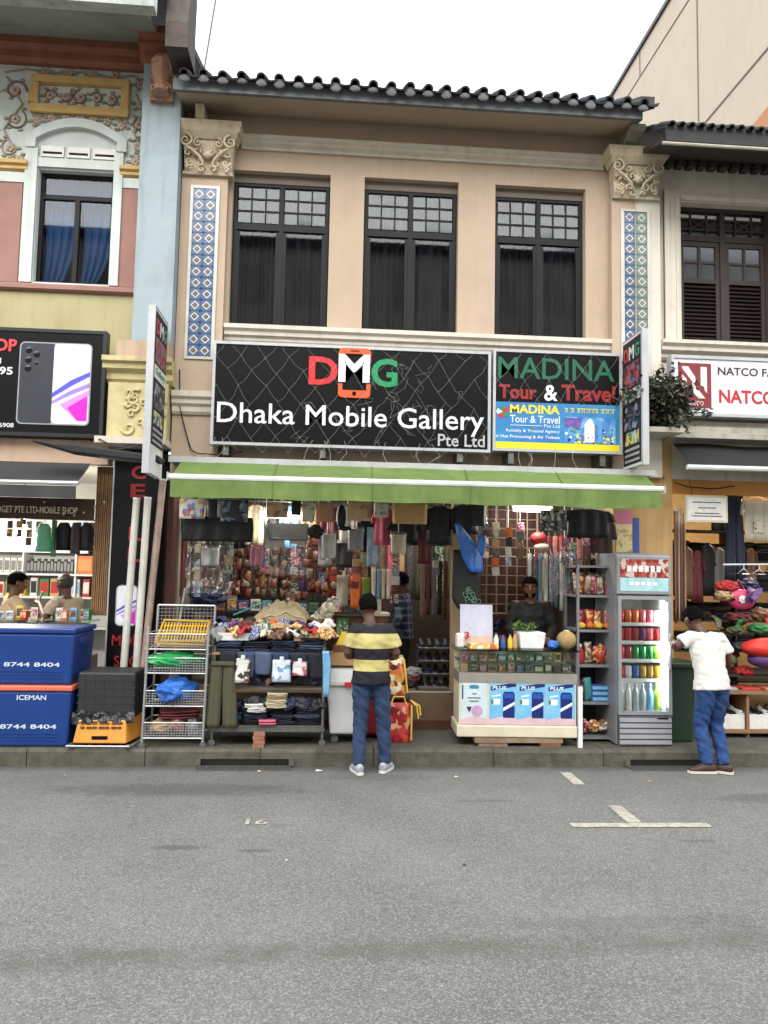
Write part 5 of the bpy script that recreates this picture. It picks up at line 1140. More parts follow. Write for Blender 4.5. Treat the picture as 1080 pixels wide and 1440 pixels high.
for (xa, xb, za, zb, m_, lab) in [(-.82,-.69,.75,.975,printed('brown pack print',[(226,224,216),(226,224,216),(120,80,60),(60,50,50)],26),'white pack with a brown picture clipped to the stand front'), (-.48,-.31,.76,.965,printed('blue pack print',[(206,222,234),(206,222,234),(120,160,204),(230,236,240)],24),'white pack with pale blue print clipped to the stand front'), (-.29,-.16,.82,.95,printed('pink pack print',[(230,226,222),(220,120,140),(230,226,222),(200,90,110)],24),'small white and pink pack clipped to the stand front')]:
    t = thing('clipped_pack', lab, 'pack', ((xa+xb)/2,-.91,za)); m2 = MB(); cloth(m2, [(zb,xa,xb),(za,xa-.006,xb+.006)], -.925, .022, .002, 10, 8, 6, 1); m2.build('sleeve', m_, t, smooth=True); B((xa+xb)/2-.018,(xa+xb)/2+.018,-.934,-.914,zb-.002,zb+.03).build('clip', PAL['white'], t); B(xa+.01,xb-.01,-.9385,-.9365,zb-.045,zb-.012).build('header', plast_w, t)
m_ = thing('brick_stack', 'short stack of red bricks propping the clothes stand', 'bricks', (-.59,-.85,.15))
for k in range(4): MB().obox((-.59+.004*(k % 2),-.86,.168+.036*k),(.105,.1,.034),(0,0,.06*(k % 2)-.03)).build('brick', S('red brick',(158,106,82),var=.2,sc=20,bump=.4,dirt=.3), m_, bevel=.003)
# white ice bin
ib = thing('ice_bin', 'white plastic bin on castors beside the clothes stand', 'bin', (.22,-.5,.15))
m_ = MB(); P = [(.07,-.72,.24),(.42,-.72,.24),(.42,-.3,.24),(.07,-.3,.24),(.03,-.76,.72),(.46,-.76,.72),(.46,-.27,.72),(.03,-.27,.72)]; m_.add(P, [(0,3,2,1),(4,5,6,7),(0,1,5,4),(1,2,6,5),(2,3,7,6),(3,0,4,7)]); m_.build('tub', plast_w, ib, bevel=.02)
m_ = MB(); m_.prism([(-.79,.705),(-.79,.76),(-.6,.87),(-.25,.88),(-.25,.705)], 'x', .015, .475); m_.build('lid', plast_w, ib, bevel=.015); B(.2,.27,-.8,-.791,.7,.745).build('latch', red, ib, bevel=.005)
for x_ in (.12,.38):
    for y_ in (-.66,-.36): MB().lathe([(.01,-.016),(.036,-.014),(.036,.014),(.01,.016)], (x_,y_,.19), 12, axis='y').build('castor', S('grey rubber',(90,90,88)), ib); B(x_-.012,x_+.012,y_-.012,y_+.012,.205,.24).build('castor_fork', steel, ib)
B(.06,.34,-.66,-.36,.885,1.0).build('carton', card, bevel=.004, tag=('brown carton lying on the lid of the white bin','box'))
t = thing('pennant_pack', 'small yellow and brown pennant shaped pack on the carton on the white bin', 'pack', (.18,-.5,1.0)); m_ = MB(); m_.prism([(.08,1.0),(.3,1.0),(.21,1.2),(.17,1.2)], 'y', -.52, -.46); m_.build('body', PAL['yellow'], t); B(.09,.29,-.523,-.5205,1.0,1.07).build('base_band', PAL['brown'], t)
# wrapped blanket bags
def blanket(x0, x1, y0, y1, z0, z1, m, lab, lean=0):
    t = thing('blanket_bag', lab, 'bag', ((x0+x1)/2,(y0+y1)/2,z0)); b = MB(); n = 8
    b.grid(lambda u, v: (lerp(x0,x1,.5+.5*cos(2*pi*u)*(abs(cos(2*pi*u))**-.55 if abs(cos(2*pi*u)) > 1e-3 else 1)*(1-.06*(2*v-1)**4))+lean*v, lerp(y0,y1,.5+.5*sin(2*pi*u)*(abs(sin(2*pi*u))**-.55 if abs(sin(2*pi*u)) > 1e-3 else 1)*(1-.06*(2*v-1)**4))+.01*sin(v*9+u*30), lerp(z0,z1,v)), 36, 10, wrap=True)
    b.add([(lerp(x0,x1,.5+.46*cos(2*pi*k/16))+lean,lerp(y0,y1,.5+.46*sin(2*pi*k/16)),z1-.004) for k in range(16)], [tuple(range(16))]); b.build('bundle', m, t, smooth=True)
    zp = S('yellow piping',(222,186,70),r=.5)
    for x_ in (x0+.012,x1-.012): MB().tube([(x_,y0+.012,z0+.02),(x_+lean*.5,y0+.004,(z0+z1)/2),(x_+lean,y0+.012,z1-.02)], .009, 6).build('piping', zp, t)
    MB().tube([((x0+x1)/2-.08+lean,y0+.02,z1-.03),((x0+x1)/2-.05+lean,y0+.01,z1+.06),((x0+x1)/2+.05+lean,y0+.01,z1+.06),((x0+x1)/2+.08+lean,y0+.02,z1-.03)], .009, 6).build('carry_handle', zp, t); return t
rb = printed('red blanket print',[(150,30,34),(176,44,40),(120,24,30),(206,150,110),(150,30,34),(190,60,50)],20,.35); gbp = printed('gold floral print',[(206,150,70),(226,206,160),(160,60,44),(60,40,36),(214,120,60),(230,214,180)],17,.35)
blanket(.6,.88,-.66,-.3,.152,.53,rb,'red patterned blanket in a zipped bag standing on the pavement'); blanket(.58,.84,-.62,-.28,.6,.97,gbp,'gold floral blanket bag stacked on the red one',-.04)
B(.57,.86,-.6,-.3,.545,.6).build('folded_blanket', S('dark wrapped blanket',(46,38,36),var=.3), bevel=.02, tag=('dark folded blanket between the two patterned bags','blanket'))
for k in range(2): MB().tube([(.87+.0*k,-.5,.53-.0*k),(.93+.03*k,-.52,.48),(.95+.02*k,-.54,.36+.03*k)], .01, 5).build('loose_strap', S('yellow piping',(222,186,70),r=.5), tag=(['yellow strap hanging beside the red blanket bag, inner one','yellow strap hanging beside the red blanket bag, outer one'][k],'strap'))
su = thing('suitcase', 'dark red ribbed suitcase behind the man in the striped shirt', 'suitcase', (.5,-.38,.15)); B(.4,.58,-.5,-.25,.19,.76).build('shell', S('red suitcase',(150,30,42),r=.35), su, bevel=.03, bs=3)
for k in range(4): MB().box(.425+.038*k,.437+.038*k,-.506,-.4995,.24,.71).build('rib', S('red suitcase',(150,30,42),r=.35), su)
for x_ in (.43,.55): MB().lathe([(.006,-.012),(.02,-.01),(.02,.01),(.006,.012)], (x_,-.44,.172), 10, axis='y').build('wheel', blk, su)
MB().tube([(.44,-.36,.76),(.44,-.36,.86),(.54,-.36,.86),(.54,-.36,.76)], .008, 6).build('handle', blk, su)
# ================================================================== MIDDLE SHOP, INSIDE
R = random.Random(77)
# goods wall at the back left: wire panels hung with small packets
wp = thing('display_grid', 'black wire display grid hung with brownish packets inside the shop', 'display', (-.55,1.0,1.4))
gw = MB()
for k in range(23): gw.tube([(-1.58+k*.095,1.02,1.35),(-1.58+k*.095,1.02,2.55)], .004, 4)
for k in range(13): gw.tube([(-1.58,1.025,1.35+k*.1),(.52,1.025,1.35+k*.1)], .004, 4)
gw.build('wire_grid', PAL['char'], wp)['kind'] = 'stuff'
for x_ in (-1.58,-.55,.52): B(x_-.02,x_+.02,1.03,1.07,.5,2.9).build('post', PAL['char'], wp)
pkm = [S('packet %d' % k, c, r=.35, var=.15, sc=30) for k, c in enumerate([(120,92,72),(104,70,56),(150,118,92),(84,60,50),(128,66,54),(150,132,108),(86,78,70),(134,86,64)])]
pkp = [printed('packet print %d' % k, c, 60, .3) for k, c in enumerate([[(120,70,54),(170,130,100),(90,50,44)],[(140,110,84),(96,66,50),(190,170,140)],[(150,70,54),(110,50,44),(180,140,90)]])]
pk = MB()
def pkf(u, v, s): return (s*(u-.5)*(1-.08*sin(pi*v)), -s*.8*(max(0,sin(pi*u))**.6)*(max(0,sin(pi*v))**.6)*(1+.25*sin(u*17+v*11)), -v)
pk.grid(lambda u, v: pkf(u, v, 1), 8, 8); pk.grid(lambda u, v: pkf(u, v, -1), 8, 8); pkme = pk.mesh('hanging_packet', pkm[0], smooth=True)
n_ = 0
for j in range(6):
    n_ = 0
    for i in range(21):
        if R.random() < .1: continue
        x_ = -1.52+i*.1; z_ = 2.2-j*.125
        if x_ > .45: continue
        inst(pkme, 'hanging_packet', (x_+R.uniform(-.03,.03), .985-R.uniform(0,.07), z_+R.uniform(-.03,.03)), rot=(R.uniform(-.15,.02),R.uniform(-.25,.25),R.uniform(-.5,.5)), scale=(R.uniform(.065,.11),.03,R.uniform(.09,.15)), m=R.choice(pkm+pkp), tag=('brownish packet, %s from the left in the %s row of the wire display grid' % (ORD[n_], ORD[j]),'packet','packets on the wire display grid')); n_ += 1
# low shelving under it with dark goods
ls = thing('goods_shelf', 'dark shelf with assorted goods below the wire display grid', 'shelf', (-.5,.7,.5))
for z_ in (.75,1.05,1.32): B(-1.55,.5,.5,.95,z_,z_+.02).build('shelf_board', PAL['char'], ls)
for x_ in (-1.55,-.53,.48): B(x_,x_+.02,.5,.95,.5,1.34).build('side_panel', PAL['char'], ls)
gp = ['green','navy','blue','maroon','brown','white','orange','char','teal','grey']
for i in range(15): product('small carton, %s from the left on top of the dark goods shelf' % ORD[i], 'box', -1.47+i*.134, .68, 1.341, .11, .12, R.uniform(.08,.2), PAL[gp[(i*3) % 10]], PAT[i % 8], 'cartons on the goods shelf', rz=R.uniform(-.2,.2))
for i in range(12): product('carton, %s from the left on the middle board of the goods shelf' % ORD[i], 'box', -1.45+i*.165, .62, 1.07, .14, .14, R.uniform(.12,.22), PAL[gp[(i*7) % 10]], PAT[(i+3) % 8], 'cartons inside the goods shelf', rz=R.uniform(-.1,.1))
nb_ = thing('bag_pile', 'navy blue bag lying on the goods shelf behind the wire cart', 'bag', (-1.3,.45,1.36)); inst(CRUM[1], 'bag', (0,0,.12), nb_, scale=(.24,.14,.11), m=PAL['navy'])
# row of shirts and packs hung just behind the valance
rail = thing('hanging_rail', 'long steel rail under the awning carrying shirts and bags', 'rail', (1,-.42,2.57))
MB().tube([(-1.5,-.42,2.58),(3.1,-.42,2.58)], .013, 8).build('rail', steel, rail)
for x_ in (-1.45,.2,1.6,3.05): MB().tube([(x_,-.42,2.58),(x_,-.36,2.88)], .005, 5).build('rail_hook', steel, rail)
def sheet(xa, xb, za, zb, m, lab, y=-.45, cat='pack', nm='hanging_pack', th=.02, rip=.004, grp=None, hd=True):
    t = thing(nm, lab, cat, ((xa+xb)/2,y,za), group=grp); b = MB(); cloth(b, [(zb,xa,xb),(za,xa+.004,xb-.004)], y, th, rip, 14, 10, 8, int(xa*50)); b.build('sleeve', m, t, smooth=True)
    if hd: MB().tube([((xa+xb)/2,y,zb-.005),((xa+xb)/2,y,2.585)] if zb < 2.57 and y < -.3 else [((xa+xb)/2,y,zb-.01),((xa+xb)/2,y+.03,zb+.05)], .004, 5).build('hook', steel, t)
    return t
P1 = printed('white comic print',[(226,222,214),(226,222,214),(200,90,70),(120,150,190),(226,222,214),(214,170,90)],24); P2 = printed('dark comic print',[(34,36,44),(34,36,44),(90,120,140),(150,160,170),(34,36,44)],26); P3 = printed('beige print',[(196,160,124),(206,176,140),(196,160,124),(150,110,84)],18); P4 = printed('pale text print',[(214,206,190),(214,206,190),(160,150,140),(214,206,190)],30); P5 = printed('black white print',[(26,26,28),(210,210,210),(26,26,28),(120,120,124)],34)
sheet(-1.49,-1.23,2.3,2.5,P1,'white pack with red and blue comic print hung at the left end of the rail')
sheet(-1.08,-.8,2.28,2.5,P2,'dark pack with grey comic print hung on the rail')
sheet(-1.2,-1.1,2.3,2.5,PAL['black'],'narrow black cloth hung between the white and dark comic packs',cat='cloth')
b = thing('hanging_cloth','wide black cloth hung below the comic packs','cloth',(-1.1,-.35,2.08)); m_ = MB(); cloth(m_,[(2.33,-1.48,-.76),(2.2,-1.48,-.75),(2.08,-1.46,-.76)],-.36,.03,.012,16,20,8,3); m_.build('cloth',PAL['black'],b,smooth=True)
sheet(-.62,-.4,2.33,2.49,P3,'beige printed pack hung right of the dark comic pack'); sheet(-.37,-.27,2.36,2.52,PAL['black'],'small black pouch hung between beige packs'); sheet(-.26,-.13,2.3,2.5,P4,'pale pack with faint text next to the black pouch'); sheet(-.1,.06,2.3,2.5,S('salmon cover',(190,140,112),var=.1),'salmon coloured pack near the middle of the rail')
inst(CRUM[0],'black_bag',(-.12,-.38,2.2),scale=(.1,.06,.09),m=PAL['black'],tag=('small round black bag hung below the pale packs','bag')); 
bb = thing('peaked_hat','black peaked cap hung on the rail near its middle','cap',(.16,-.4,2.2)); m_ = MB(); m_.ball((.14,-.4,2.36),(.05,.05,.13),14,10); m_.build('crown',PAL['black'],bb,smooth=True); m_ = MB(); m_.ball((.18,-.42,2.24),(.07,.03,.025),12,8); m_.build('peak',PAL['black'],bb,smooth=True)
sheet(.2,.45,2.32,2.52,printed('tan label print',[(206,170,130),(212,180,140),(206,170,130),(170,130,100)],16),'tan printed pack in the middle of the rail'); sheet(.47,.62,2.36,2.54,P4,'pale text pack right of the tan printed pack')
sheet(.66,1.02,2.3,2.52,S('ochre card cover',(206,164,108),var=.08,sc=5),'wide ochre pack hung right of the middle of the rail')
for (xa, xb, za) in [(-.62,-.15,2.13)]: sheet(xa,xb,za,2.31,clearw,'clear plastic cover hung below the beige packs',-.3,'plastic cover',hd=False); sheet(xa+.02,xb-.04,za-.02,2.29,PAL['grey'],'grey folded shirt inside the clear cover',-.24,'shirt',hd=False)
def shirt2(x, zt, w, h, y, m, lab, **k): return shirt(x, zt, w, h, y, m, lab, **k)
shirt2(.83,2.36,.34,.24,.0,PAL['black'],'black short shirt hung inside behind the ochre pack',seed=1); shirt2(1.06,2.36,.16,.46,.06,PAL['maroon'],'dark red garment hung inside beside a black one',seed=2); shirt2(1.17,2.5,.28,.4,-.3,PAL['black'],'black jacket hung on the rail left of the blue bag',seed=3,sl=.6); shirt2(1.45,2.52,.3,.3,-.3,PAL['char'],'charcoal jacket hung on the rail above the blue bag',seed=4)
ptm = S('white blue pack print',(196,212,222),c2=s2l((96,140,190)),sc=9); t = sheet(.44,.6,1.86,2.3,ptm,'tall white and blue shirt pack hung in the shop middle',.28)
sheet(.34,.43,1.9,2.28,S('pale olive pack',(170,170,120),c2=s2l((206,206,180)),sc=12),'narrow pale olive pack left of the white and blue pack',.3)
sheet(.1,.3,1.85,2.2,PAL['char'],'charcoal scarf hung in the shop left of the packs',.35,'scarf',rip=.012); sheet(-.1,.08,1.85,2.18,PAL['grey'],'grey checked cloth hung inside left of the charcoal scarf',.4,'cloth',rip=.01)
sheet(.28,.4,1.38,1.75,PAL['orange'],'orange cloth hung in the shop behind the striped man',.55,'cloth',rip=.012); sheet(.12,.26,1.4,1.76,S('stone cloth',(176,168,150)),'stone coloured cloth hung beside the orange cloth',.55,'cloth',rip=.012); sheet(.41,.5,1.42,1.74,S('lime cloth',(140,160,70)),'lime green cloth hung beside the orange cloth',.57,'cloth',rip=.012)
for k in range(4): sheet(.52+.055*k,.565+.055*k,1.5,1.84,[PAL['white'],PAL['sky'],PAL['cream'],PAL['white']][k],['white','pale blue','cream','second white'][k]+' narrow shirt on the small inner rack',.5,'shirt',rip=.006)
ct2 = thing('inner_counter','small inner counter with cartons beside the plaid shirt man','counter',(.45,.75,.5)); B(.1,.72,.6,1.0,.5,1.3).build('cabinet', PAL['brown'], ct2); B(.08,.74,.58,1.02,1.3,1.33).build('top', PAL['cream'], ct2)
for i, c_ in enumerate(['cream','tan','pink','white']): product('small %s carton on the inner counter' % c_, 'box', .2+.13*i, .72, 1.331, .11, .1, .12+.03*(i % 2), PAL[c_], PAL['white'], None)
# hanging garments to the right of the plaid man and the far wall racks
for k in range(7): sheet(1.12+.07*k,1.18+.07*k,1.25+.06*(k % 2),1.95,[S('rose brown cloth',(140,110,100)),PAL['maroon'],PAL['grey'],PAL['char'],PAL['brown'],PAL['grey'],PAL['tan']][k],['rose brown','dark red','light grey','charcoal','brown','mid grey','tan'][k]+' garment on the inner rack behind the door post',.9,'garment',rip=.014)
rk = thing('garment_rack','long garment rack across the back of the shop','rack',(.9,2.6,.2)); MB().tube([(-1.4,2.6,2.3),(3.4,2.6,2.3)], .014, 6).build('rail', steel, rk)
for x_ in (-1.4,1,3.4): MB().tube([(x_,2.6,.2),(x_,2.6,2.3)], .014, 6).build('post', steel, rk)
gc = ['maroon','grey','navy','brown','tan','char','red','cream','purple','teal','olive','pink']
for k in range(34):
    x_ = -1.3+k*.138; b = MB(); cloth(b,[(2.28,x_-.03,x_+.03),(2.2,x_-.06,x_+.06),(1.4+.1*R.random(),x_-.065,x_+.065)],2.6,.05,.016,20,8,8,k); b.build('racked_garment',PAT[k % 8] if k % 3 == 0 else PAL[R.choice(gc)],smooth=True,tag=('garment, %s from the left in the row along the back of the shop' % ORD[k],'garment','garments on the back rack'))
# shoe rack
srk = thing('shoe_rack','small rack of dark shoes beside the door post','rack',(1.22,.3,.52))
for k, z_ in enumerate((.56,.7,.84,.98)): B(1.02,1.4,.2,.42,z_,z_+.012).build('rack_board', S('grey shelf edge',(150,150,150)), srk)
for x_ in (1.02,1.39): B(x_,x_+.012,.2,.42,.52,1.0).build('rack_side', PAL['char'], srk)
def shoe_mesh():
    b = MB(); b.grid(lambda u, v: ((.5+(.0 if u < .5 else 0))*0+ .038*cos(2*pi*v)*(1-.25*(2*u-1)**4)*(.85+.25*u), -.13+.26*u, max(-.0, (.055-.03*u if u > .35 else .085-.1*abs(u-.1))*max(0,sin(2*pi*v))+.0)), 12, 12, wrap=False); b.box(-.04,.04,-.13,.13,-.012,.002); return b.mesh('shoe', blk, smooth=True)
SHOE = shoe_mesh()
for k in range(4):
    for i in range(4): inst(SHOE,'shoe',(1.075+.09*i,.3,[.586,.726,.866,1.006][k]),rot=(0,0,pi+R.uniform(-.15,.15)),scale=.85,m=[PAL['black'],PAL['char'],PAL['navy'],PAL['black']][(k+i) % 4],tag=('dark shoe, %s from left on board %s from the bottom of the rack' % (ORD[i], ORD[k]),'shoe','shoes on the small rack'))
for k in range(3): inst(CRUM[k],'floor_bag',(.92+.03*k,.2,.6+.06*k),scale=(.12,.1,.07),m=[PAL['char'],PAL['maroon'],PAL['grey']][k],tag=(['charcoal','dark red','grey'][k]+' bundle on the shop floor left of the shoe rack','bundle'))
B(.72,1.45,.02,.07,.525,.54).build('threshold', S('grey threshold',(170,168,160)), mid)
B(1.36,1.47,-.02,.12,.53,2.6).build('door_post', S('tan door post',(168,142,110),var=.12,dirt=.4), mid)
# lamps inside the middle shop
for k, (x_, y_) in enumerate([(-.4,.6),(.9,1.7),(2.6,1.4)]):
    lm = thing('tube_lamp', ['tube lamp on the ceiling above the wire display grid','tube lamp on the ceiling in the middle of the shop','tube lamp on the ceiling at the right of the shop'][k], 'lamp', (x_,y_,2.8)); MB().cyl((x_-.55,y_,2.86),(x_+.55,y_,2.86),.016).build('tube', MATS['lit tube white'], lm); B(x_-.58,x_+.58,y_-.03,y_+.03,2.878,2.925).build('batten', wht, lm); lamp_point(lm,(x_,y_,2.74),13,.25)

# ---- right half: grille, bag, counter, shelf, fridge
gr_ = thing('wire_grille','pale wire grille in front of rust red boards behind the vendor','grille',(2.0,.2,1.35))
gm_ = S('pale grille wire',(120,104,84),r=.6)
for k in range(7): x_ = 1.66+k*.115; MB().tube([(x_,.2,1.35),(x_,.2,2.6)],.009 if k % 3 else .013,6).build('upright_wire',gm_,gr_)
for k in range(12): z_ = 1.37+k*.105; MB().tube([(1.64,.205,z_),(2.37,.205,z_)],.006 if k % 6 else .012,6).build('cross_wire',gm_,gr_)
rbd = S('rust red board',(76,36,28),var=.3,sc=7,r=.6); bp = thing('red_boards','rust red boards standing behind the wire grille','boards',(2.0,.5,.2))
for k in range(6): B(1.6+k*.14,1.735+k*.14,.5+.004*(k % 2),.54,.2,2.6).build('board',rbd,bp)
bl_ = thing('hanging_bag','bright blue plastic bag hung at the right of the door post','bag',(1.46,-.4,1.8)); m_ = MB(); cloth(m_,[(2.32,1.31,1.36),(2.2,1.33,1.46),(2.0,1.38,1.6),(1.82,1.47,1.62)],-.42,.05,.018,18,12,12,2); m_.build('bag',bm_,bl_,smooth=True); m_ = MB(); cloth(m_,[(2.2,1.56,1.64),(2.1,1.54,1.64),(2.0,1.5,1.62)],-.41,.04,.012,18,8,8,3); m_.build('bag_corner',bm_,bl_,smooth=True)
db = thing('hanging_jacket','dark jacket with a pale green print hung below the blue bag','jacket',(1.44,-.38,1.42)); m_ = MB(); cloth(m_,[(2.05,1.31,1.5),(1.75,1.3,1.6),(1.55,1.3,1.6),(1.44,1.36,1.55)],-.36,.06,.014,18,12,12,5); m_.build('body',PAL['black'],db,smooth=True); m_ = MB(); R3 = random.Random(8)
for k in range(12): m_.tube(spiral(1.5+R3.uniform(-.07,.07),1.57+R3.uniform(-.07,.07),.035,1,1,R3.uniform(0,6),-.415),.003,4)
m_.build('floral_print',S('pale green print',(120,160,140)),db)['kind'] = 'stuff'
sheet(1.48,1.64,2.3,2.56,PAL['char'],'charcoal cloth hung above the blue bag',-.38,'cloth'); 
t = sheet(2.2,2.48,2.27,2.48,P5,'black and white lettered shirt hung under the awning at right',-.45,'shirt','hanging_shirt'); shirt(2.72,2.5,.5,.3,-.42,PAL['black'],'black shirt hung under the awning right of the lettered shirt',seed=9,hanger=False)
shirt(2.9,2.45,.36,.6,-.2,S('dark wine cloth',(60,30,34)),'dark wine garment hung by the right pillar',seed=10,hanger=False)
for k in range(11): sheet(2.3+.068*k,2.36+.068*k,1.95+.03*(k % 3),2.24,[PAL['red'],S('brick cloth',(140,70,56)),PAL['maroon'],S('rose cloth',(170,110,100))][k % 4],'reddish packet, %s from the left in the row above the tall shelf' % ORD[k],.12,'packet',rip=.006,grp='reddish packets above the tall shelf') if True else None
rc = thing('fleece_hat','red and white cap hung above the vendor','cap',(2.3,-.1,2.05)); m_ = MB(); m_.ball((2.28,-.1,2.2),(.09,.07,.07),14,9); m_.build('crown',PAL['red'],rc,smooth=True); m_ = MB(); m_.ball((2.31,-.12,2.1),(.09,.06,.05),14,9); m_.build('pale_brim',S('pale fleece',(200,180,168),bump=.4),rc,smooth=True)
for k in range(7): x_ = 2.2+.06*k; sheet(x_,x_+.05,1.42+.03*(k % 2),2.04,clearw if k % 3 == 1 else [S('pale grey shirt',(186,188,192)),None,PAL['sky'],PAL['white'],None,S('slate shirt',(110,120,134)),PAL['white']][k],['pale grey','clear wrapped','pale blue','white','second clear wrapped','slate grey','last white'][k]+' shirt in the plastic wrapped row beside the vendor',.05,'shirt',rip=.01)
# counter
cn = thing('sales_counter','white glass topped counter with blue drink posters on the pavement','counter',(1.9,-.6,.15),rz=-.045)
L0, L1 = -.58, .57; kw = dict(w=False); cwm = S('cream laminate',(222,212,188),var=.06,dirt=.25,r=.5)
B(L0-.02,L1,-.24,.24,.09,.2).build('base',cwm,cn,bevel=.01,**kw); B(L0,L1-.01,-.22,.22,.2005,.6).build('cabinet',cwm,cn,**kw); B(L0-.005,L1,-.225,.225,.6005,.7).build('metal_band',S('brushed band',(176,172,160),r=.4,metal=.5,dirt=.3),cn,**kw)
B(L0-.03,L1+.03,-.24,.25,.91,.922).build('glass_top',MATS['green glass'],cn,**kw); B(L0,L1,-.222,-.216,.7,.909).build('glass_front',glass('clear glass',(.95,.97,.97)),cn,**kw); B(L0,L1,.19,.2,.7,.909).build('case_back',cwm,cn,**kw); B(L0,L1,-.03,.19,.8,.806).build('case_shelf',MATS['green glass'],cn,**kw)
for x_ in (L0,L1-.015): B(x_,x_+.015,-.226,-.2225,.7,.909).build('corner_strip',steel,cn,**kw)
B(L1+.005,L1+.045,-.25,-.2,.0,.58).build('end_post',wht,cn,**kw)
for k, (xa, xb, za) in enumerate([(-.4,.1,0.04),(-.36,.45,.002)]): pass
pal = thing('timber_prop','weathered timber planks propping up the counter','planks',(1.9,-.62,.149)); plk = S('weathered plank',(150,126,100),var=.25,sc=9,dirt=.4,bump=.4)
B(1.46,2.32,-.84,-.74,.19,.235).build('plank',plk,pal); B(1.5,1.78,-.83,-.42,.15,.188).build('plank',plk,pal); B(2.1,2.3,-.85,-.42,.15,.188).build('plank',S('brown plank',(122,84,62),var=.2),pal); B(1.46,2.32,-.5,-.42,.19,.235).build('plank',plk,pal)
sky_ = S('poster blue',(96,176,226),c2=s2l((140,204,236)),sc=5,r=.35); nav = S('poster navy',(24,44,112),r=.35); pnk = S('poster pink',(222,190,196),r=.35)
def poster(k, x0, x1):
    z0, z1, y = .21, .6, -.2215; b = B(x0,x1,y-.003,y,z0,z1).build('poster',[S('pale poster',(206,222,228),r=.35),sky_][k > 0],cn,**kw); yy = y-.0032; w_ = x1-x0; h = z1-z0
    def Q(pts, m, d=.0006, nm='print_shape'): MB().prism([(x0+u*w_,z0+v*h) for u, v in pts],'y',yy-d,yy).build(nm,m,b,**kw)
    Q([(0,0),(1,0),(1,.14),(.5,.2),(0,.12)],pnk)
    if k == 0:
        Q([(.35,.86),(.65,.86),(.7,.9),(.65,.95),(.35,.95),(.3,.9)],S('teal print',(60,130,150)),nm='oval_logo')
        for j, (u, v, q) in enumerate([(.42,.72,.18),(.25,.62,.5),(.32,.54,.36)]): Q([(u,v),(u+q,v),(u+q,v+.03),(u,v+.03)],S('print grey',(96,96,110)),nm='text_rule')
        MB().lathe([(.055,0),(.05,-.001),(.01,-.0015)],(x0+w_*.62,yy,z0+h*.32),16,axis='y').build('cup_picture',S('lilac print',(196,160,190)),b,**kw); Q([(.2,.42),(.42,.42),(.32,.28)],S('cocoa print',(70,44,50)),.001); Q([(.03,.6),(.08,.6),(.08,.95),(.03,.95)],nav,.001)
    else:
        Q([(.05,.82),(.95,.93),(.95,1.0),(.7,1.0),(.05,.92)],nav,.001,'banner'); text('PLUS','lettering',wht,b,x0+.1*w_,x0+.6*w_,z0+.855*h,z0+.935*h,yy-.0011,.0004,.03,**kw,shear=.2)
        Q([(.5,.16),(.88,.16),(.9,.2),(.9,.74),(.85,.8),(.53,.8),(.48,.74),(.48,.2)],nav,.0012,'drink_can'); Q([(.48,.32),(.9,.48),(.9,.56),(.48,.4)],wht,.0018,'can_slash'); Q([(.12,.48),(.38,.48),(.38,.62),(.12,.62)],wht,.001,'price_box'); Q([(.06,.5),(.14,.5),(.14,.6),(.06,.6)],S('leaf print',(70,130,60)),.0014); Q([(.1,.66),(.4,.7),(.4,.74),(.1,.7)],wht,.001,'text_rule'); Q([(.52,.64),(.86,.64),(.86,.76),(.52,.76)],S('poster mid blue',(44,84,170),r=.35),.0015)
poster(0,L0+.02,L0+.27)
for k in (1,2,3): poster(k,L0+.02+.28*k-.005,L0+.295+.28*k-.008)
ic = [('yellow','orange'),('olive','yellow'),('pink','white'),('tan','brown'),('tan','orange'),('tan','brown'),('teal','white'),('teal','white'),('green','cream'),('green','cream'),('olive','cream'),('green','white')]
for j in range(2):
    for i in range(12):
        a, b_ = ic[(i+j*2) % 12 if j else i]; u = L0+.05+i*.092; product('small %s carton, %s from the left in the %s row of the counter' % (a, ORD[i], 'upper' if j else 'lower'),'box',1.9+u*cos(-.045)+.1*sin(.045),-.6-.1+u*sin(-.045),.15+(.7005 if j == 0 else .807),R.uniform(.055,.088),.08,R.uniform(.05,.09),PAL[a],(PAT+[PAL[b_]])[R.randrange(9)],'cartons in the sales counter, %s row' % ('upper' if j else 'lower'),rz=-.045)
# on the counter
ZT = 1.073
t = thing('notice_board','pale lilac notice card leaning on the left end of the counter','card',(1.53,-.55,ZT)); MB().obox((1.53,-.5,ZT+.21),(.33,.012,.42),(radians(-6),0,-.05)).build('card',S('lilac white card',(206,208,226),r=.5),t); MB().obox((1.53,-.527,ZT+.06),(.31,.006,.1),(radians(-6),0,-.05)).build('pink_print',S('peach print',(226,196,176)),t); text('3','lettering',red,t,1.4,1.45,ZT+.08,ZT+.15,-.548,.001,.04)
B(1.42,1.7,-.76,-.6,ZT,ZT+.05).build('snack_tray',printed('yellow snack print',[(226,180,60),(240,210,120),(206,110,50),(230,226,214)],22),tag=('yellow printed snack tray in front of the lilac card','box'),bevel=.004)
B(1.3,1.38,-.68,-.58,ZT,ZT+.14).build('jar',PAL['white'],tag=('white jar at the far left corner of the counter','jar'),bevel=.02); 
for k, (x_, c_, h) in enumerate([(1.7,'white',.15),(1.77,'blue',.13),(1.84,'yellow',.14),(1.89,'tan',.16)]):
    t = thing('bottle','%s bottle standing on the counter left of the foam box' % {'tan':'amber'}.get(c_,c_),'bottle',(x_,-.66,ZT)); MB().lathe([(.024,0),(.026,.01),(.026,h*.6),(.012,h*.8),(.012,h*.9)],(x_,-.66,ZT),12).build('body',PAL[c_],t,smooth=True); MB().lathe([(.014,h*.9),(.014,h)],(x_,-.66,ZT),10).build('cap',PAL['red' if k % 2 else 'blue'],t)
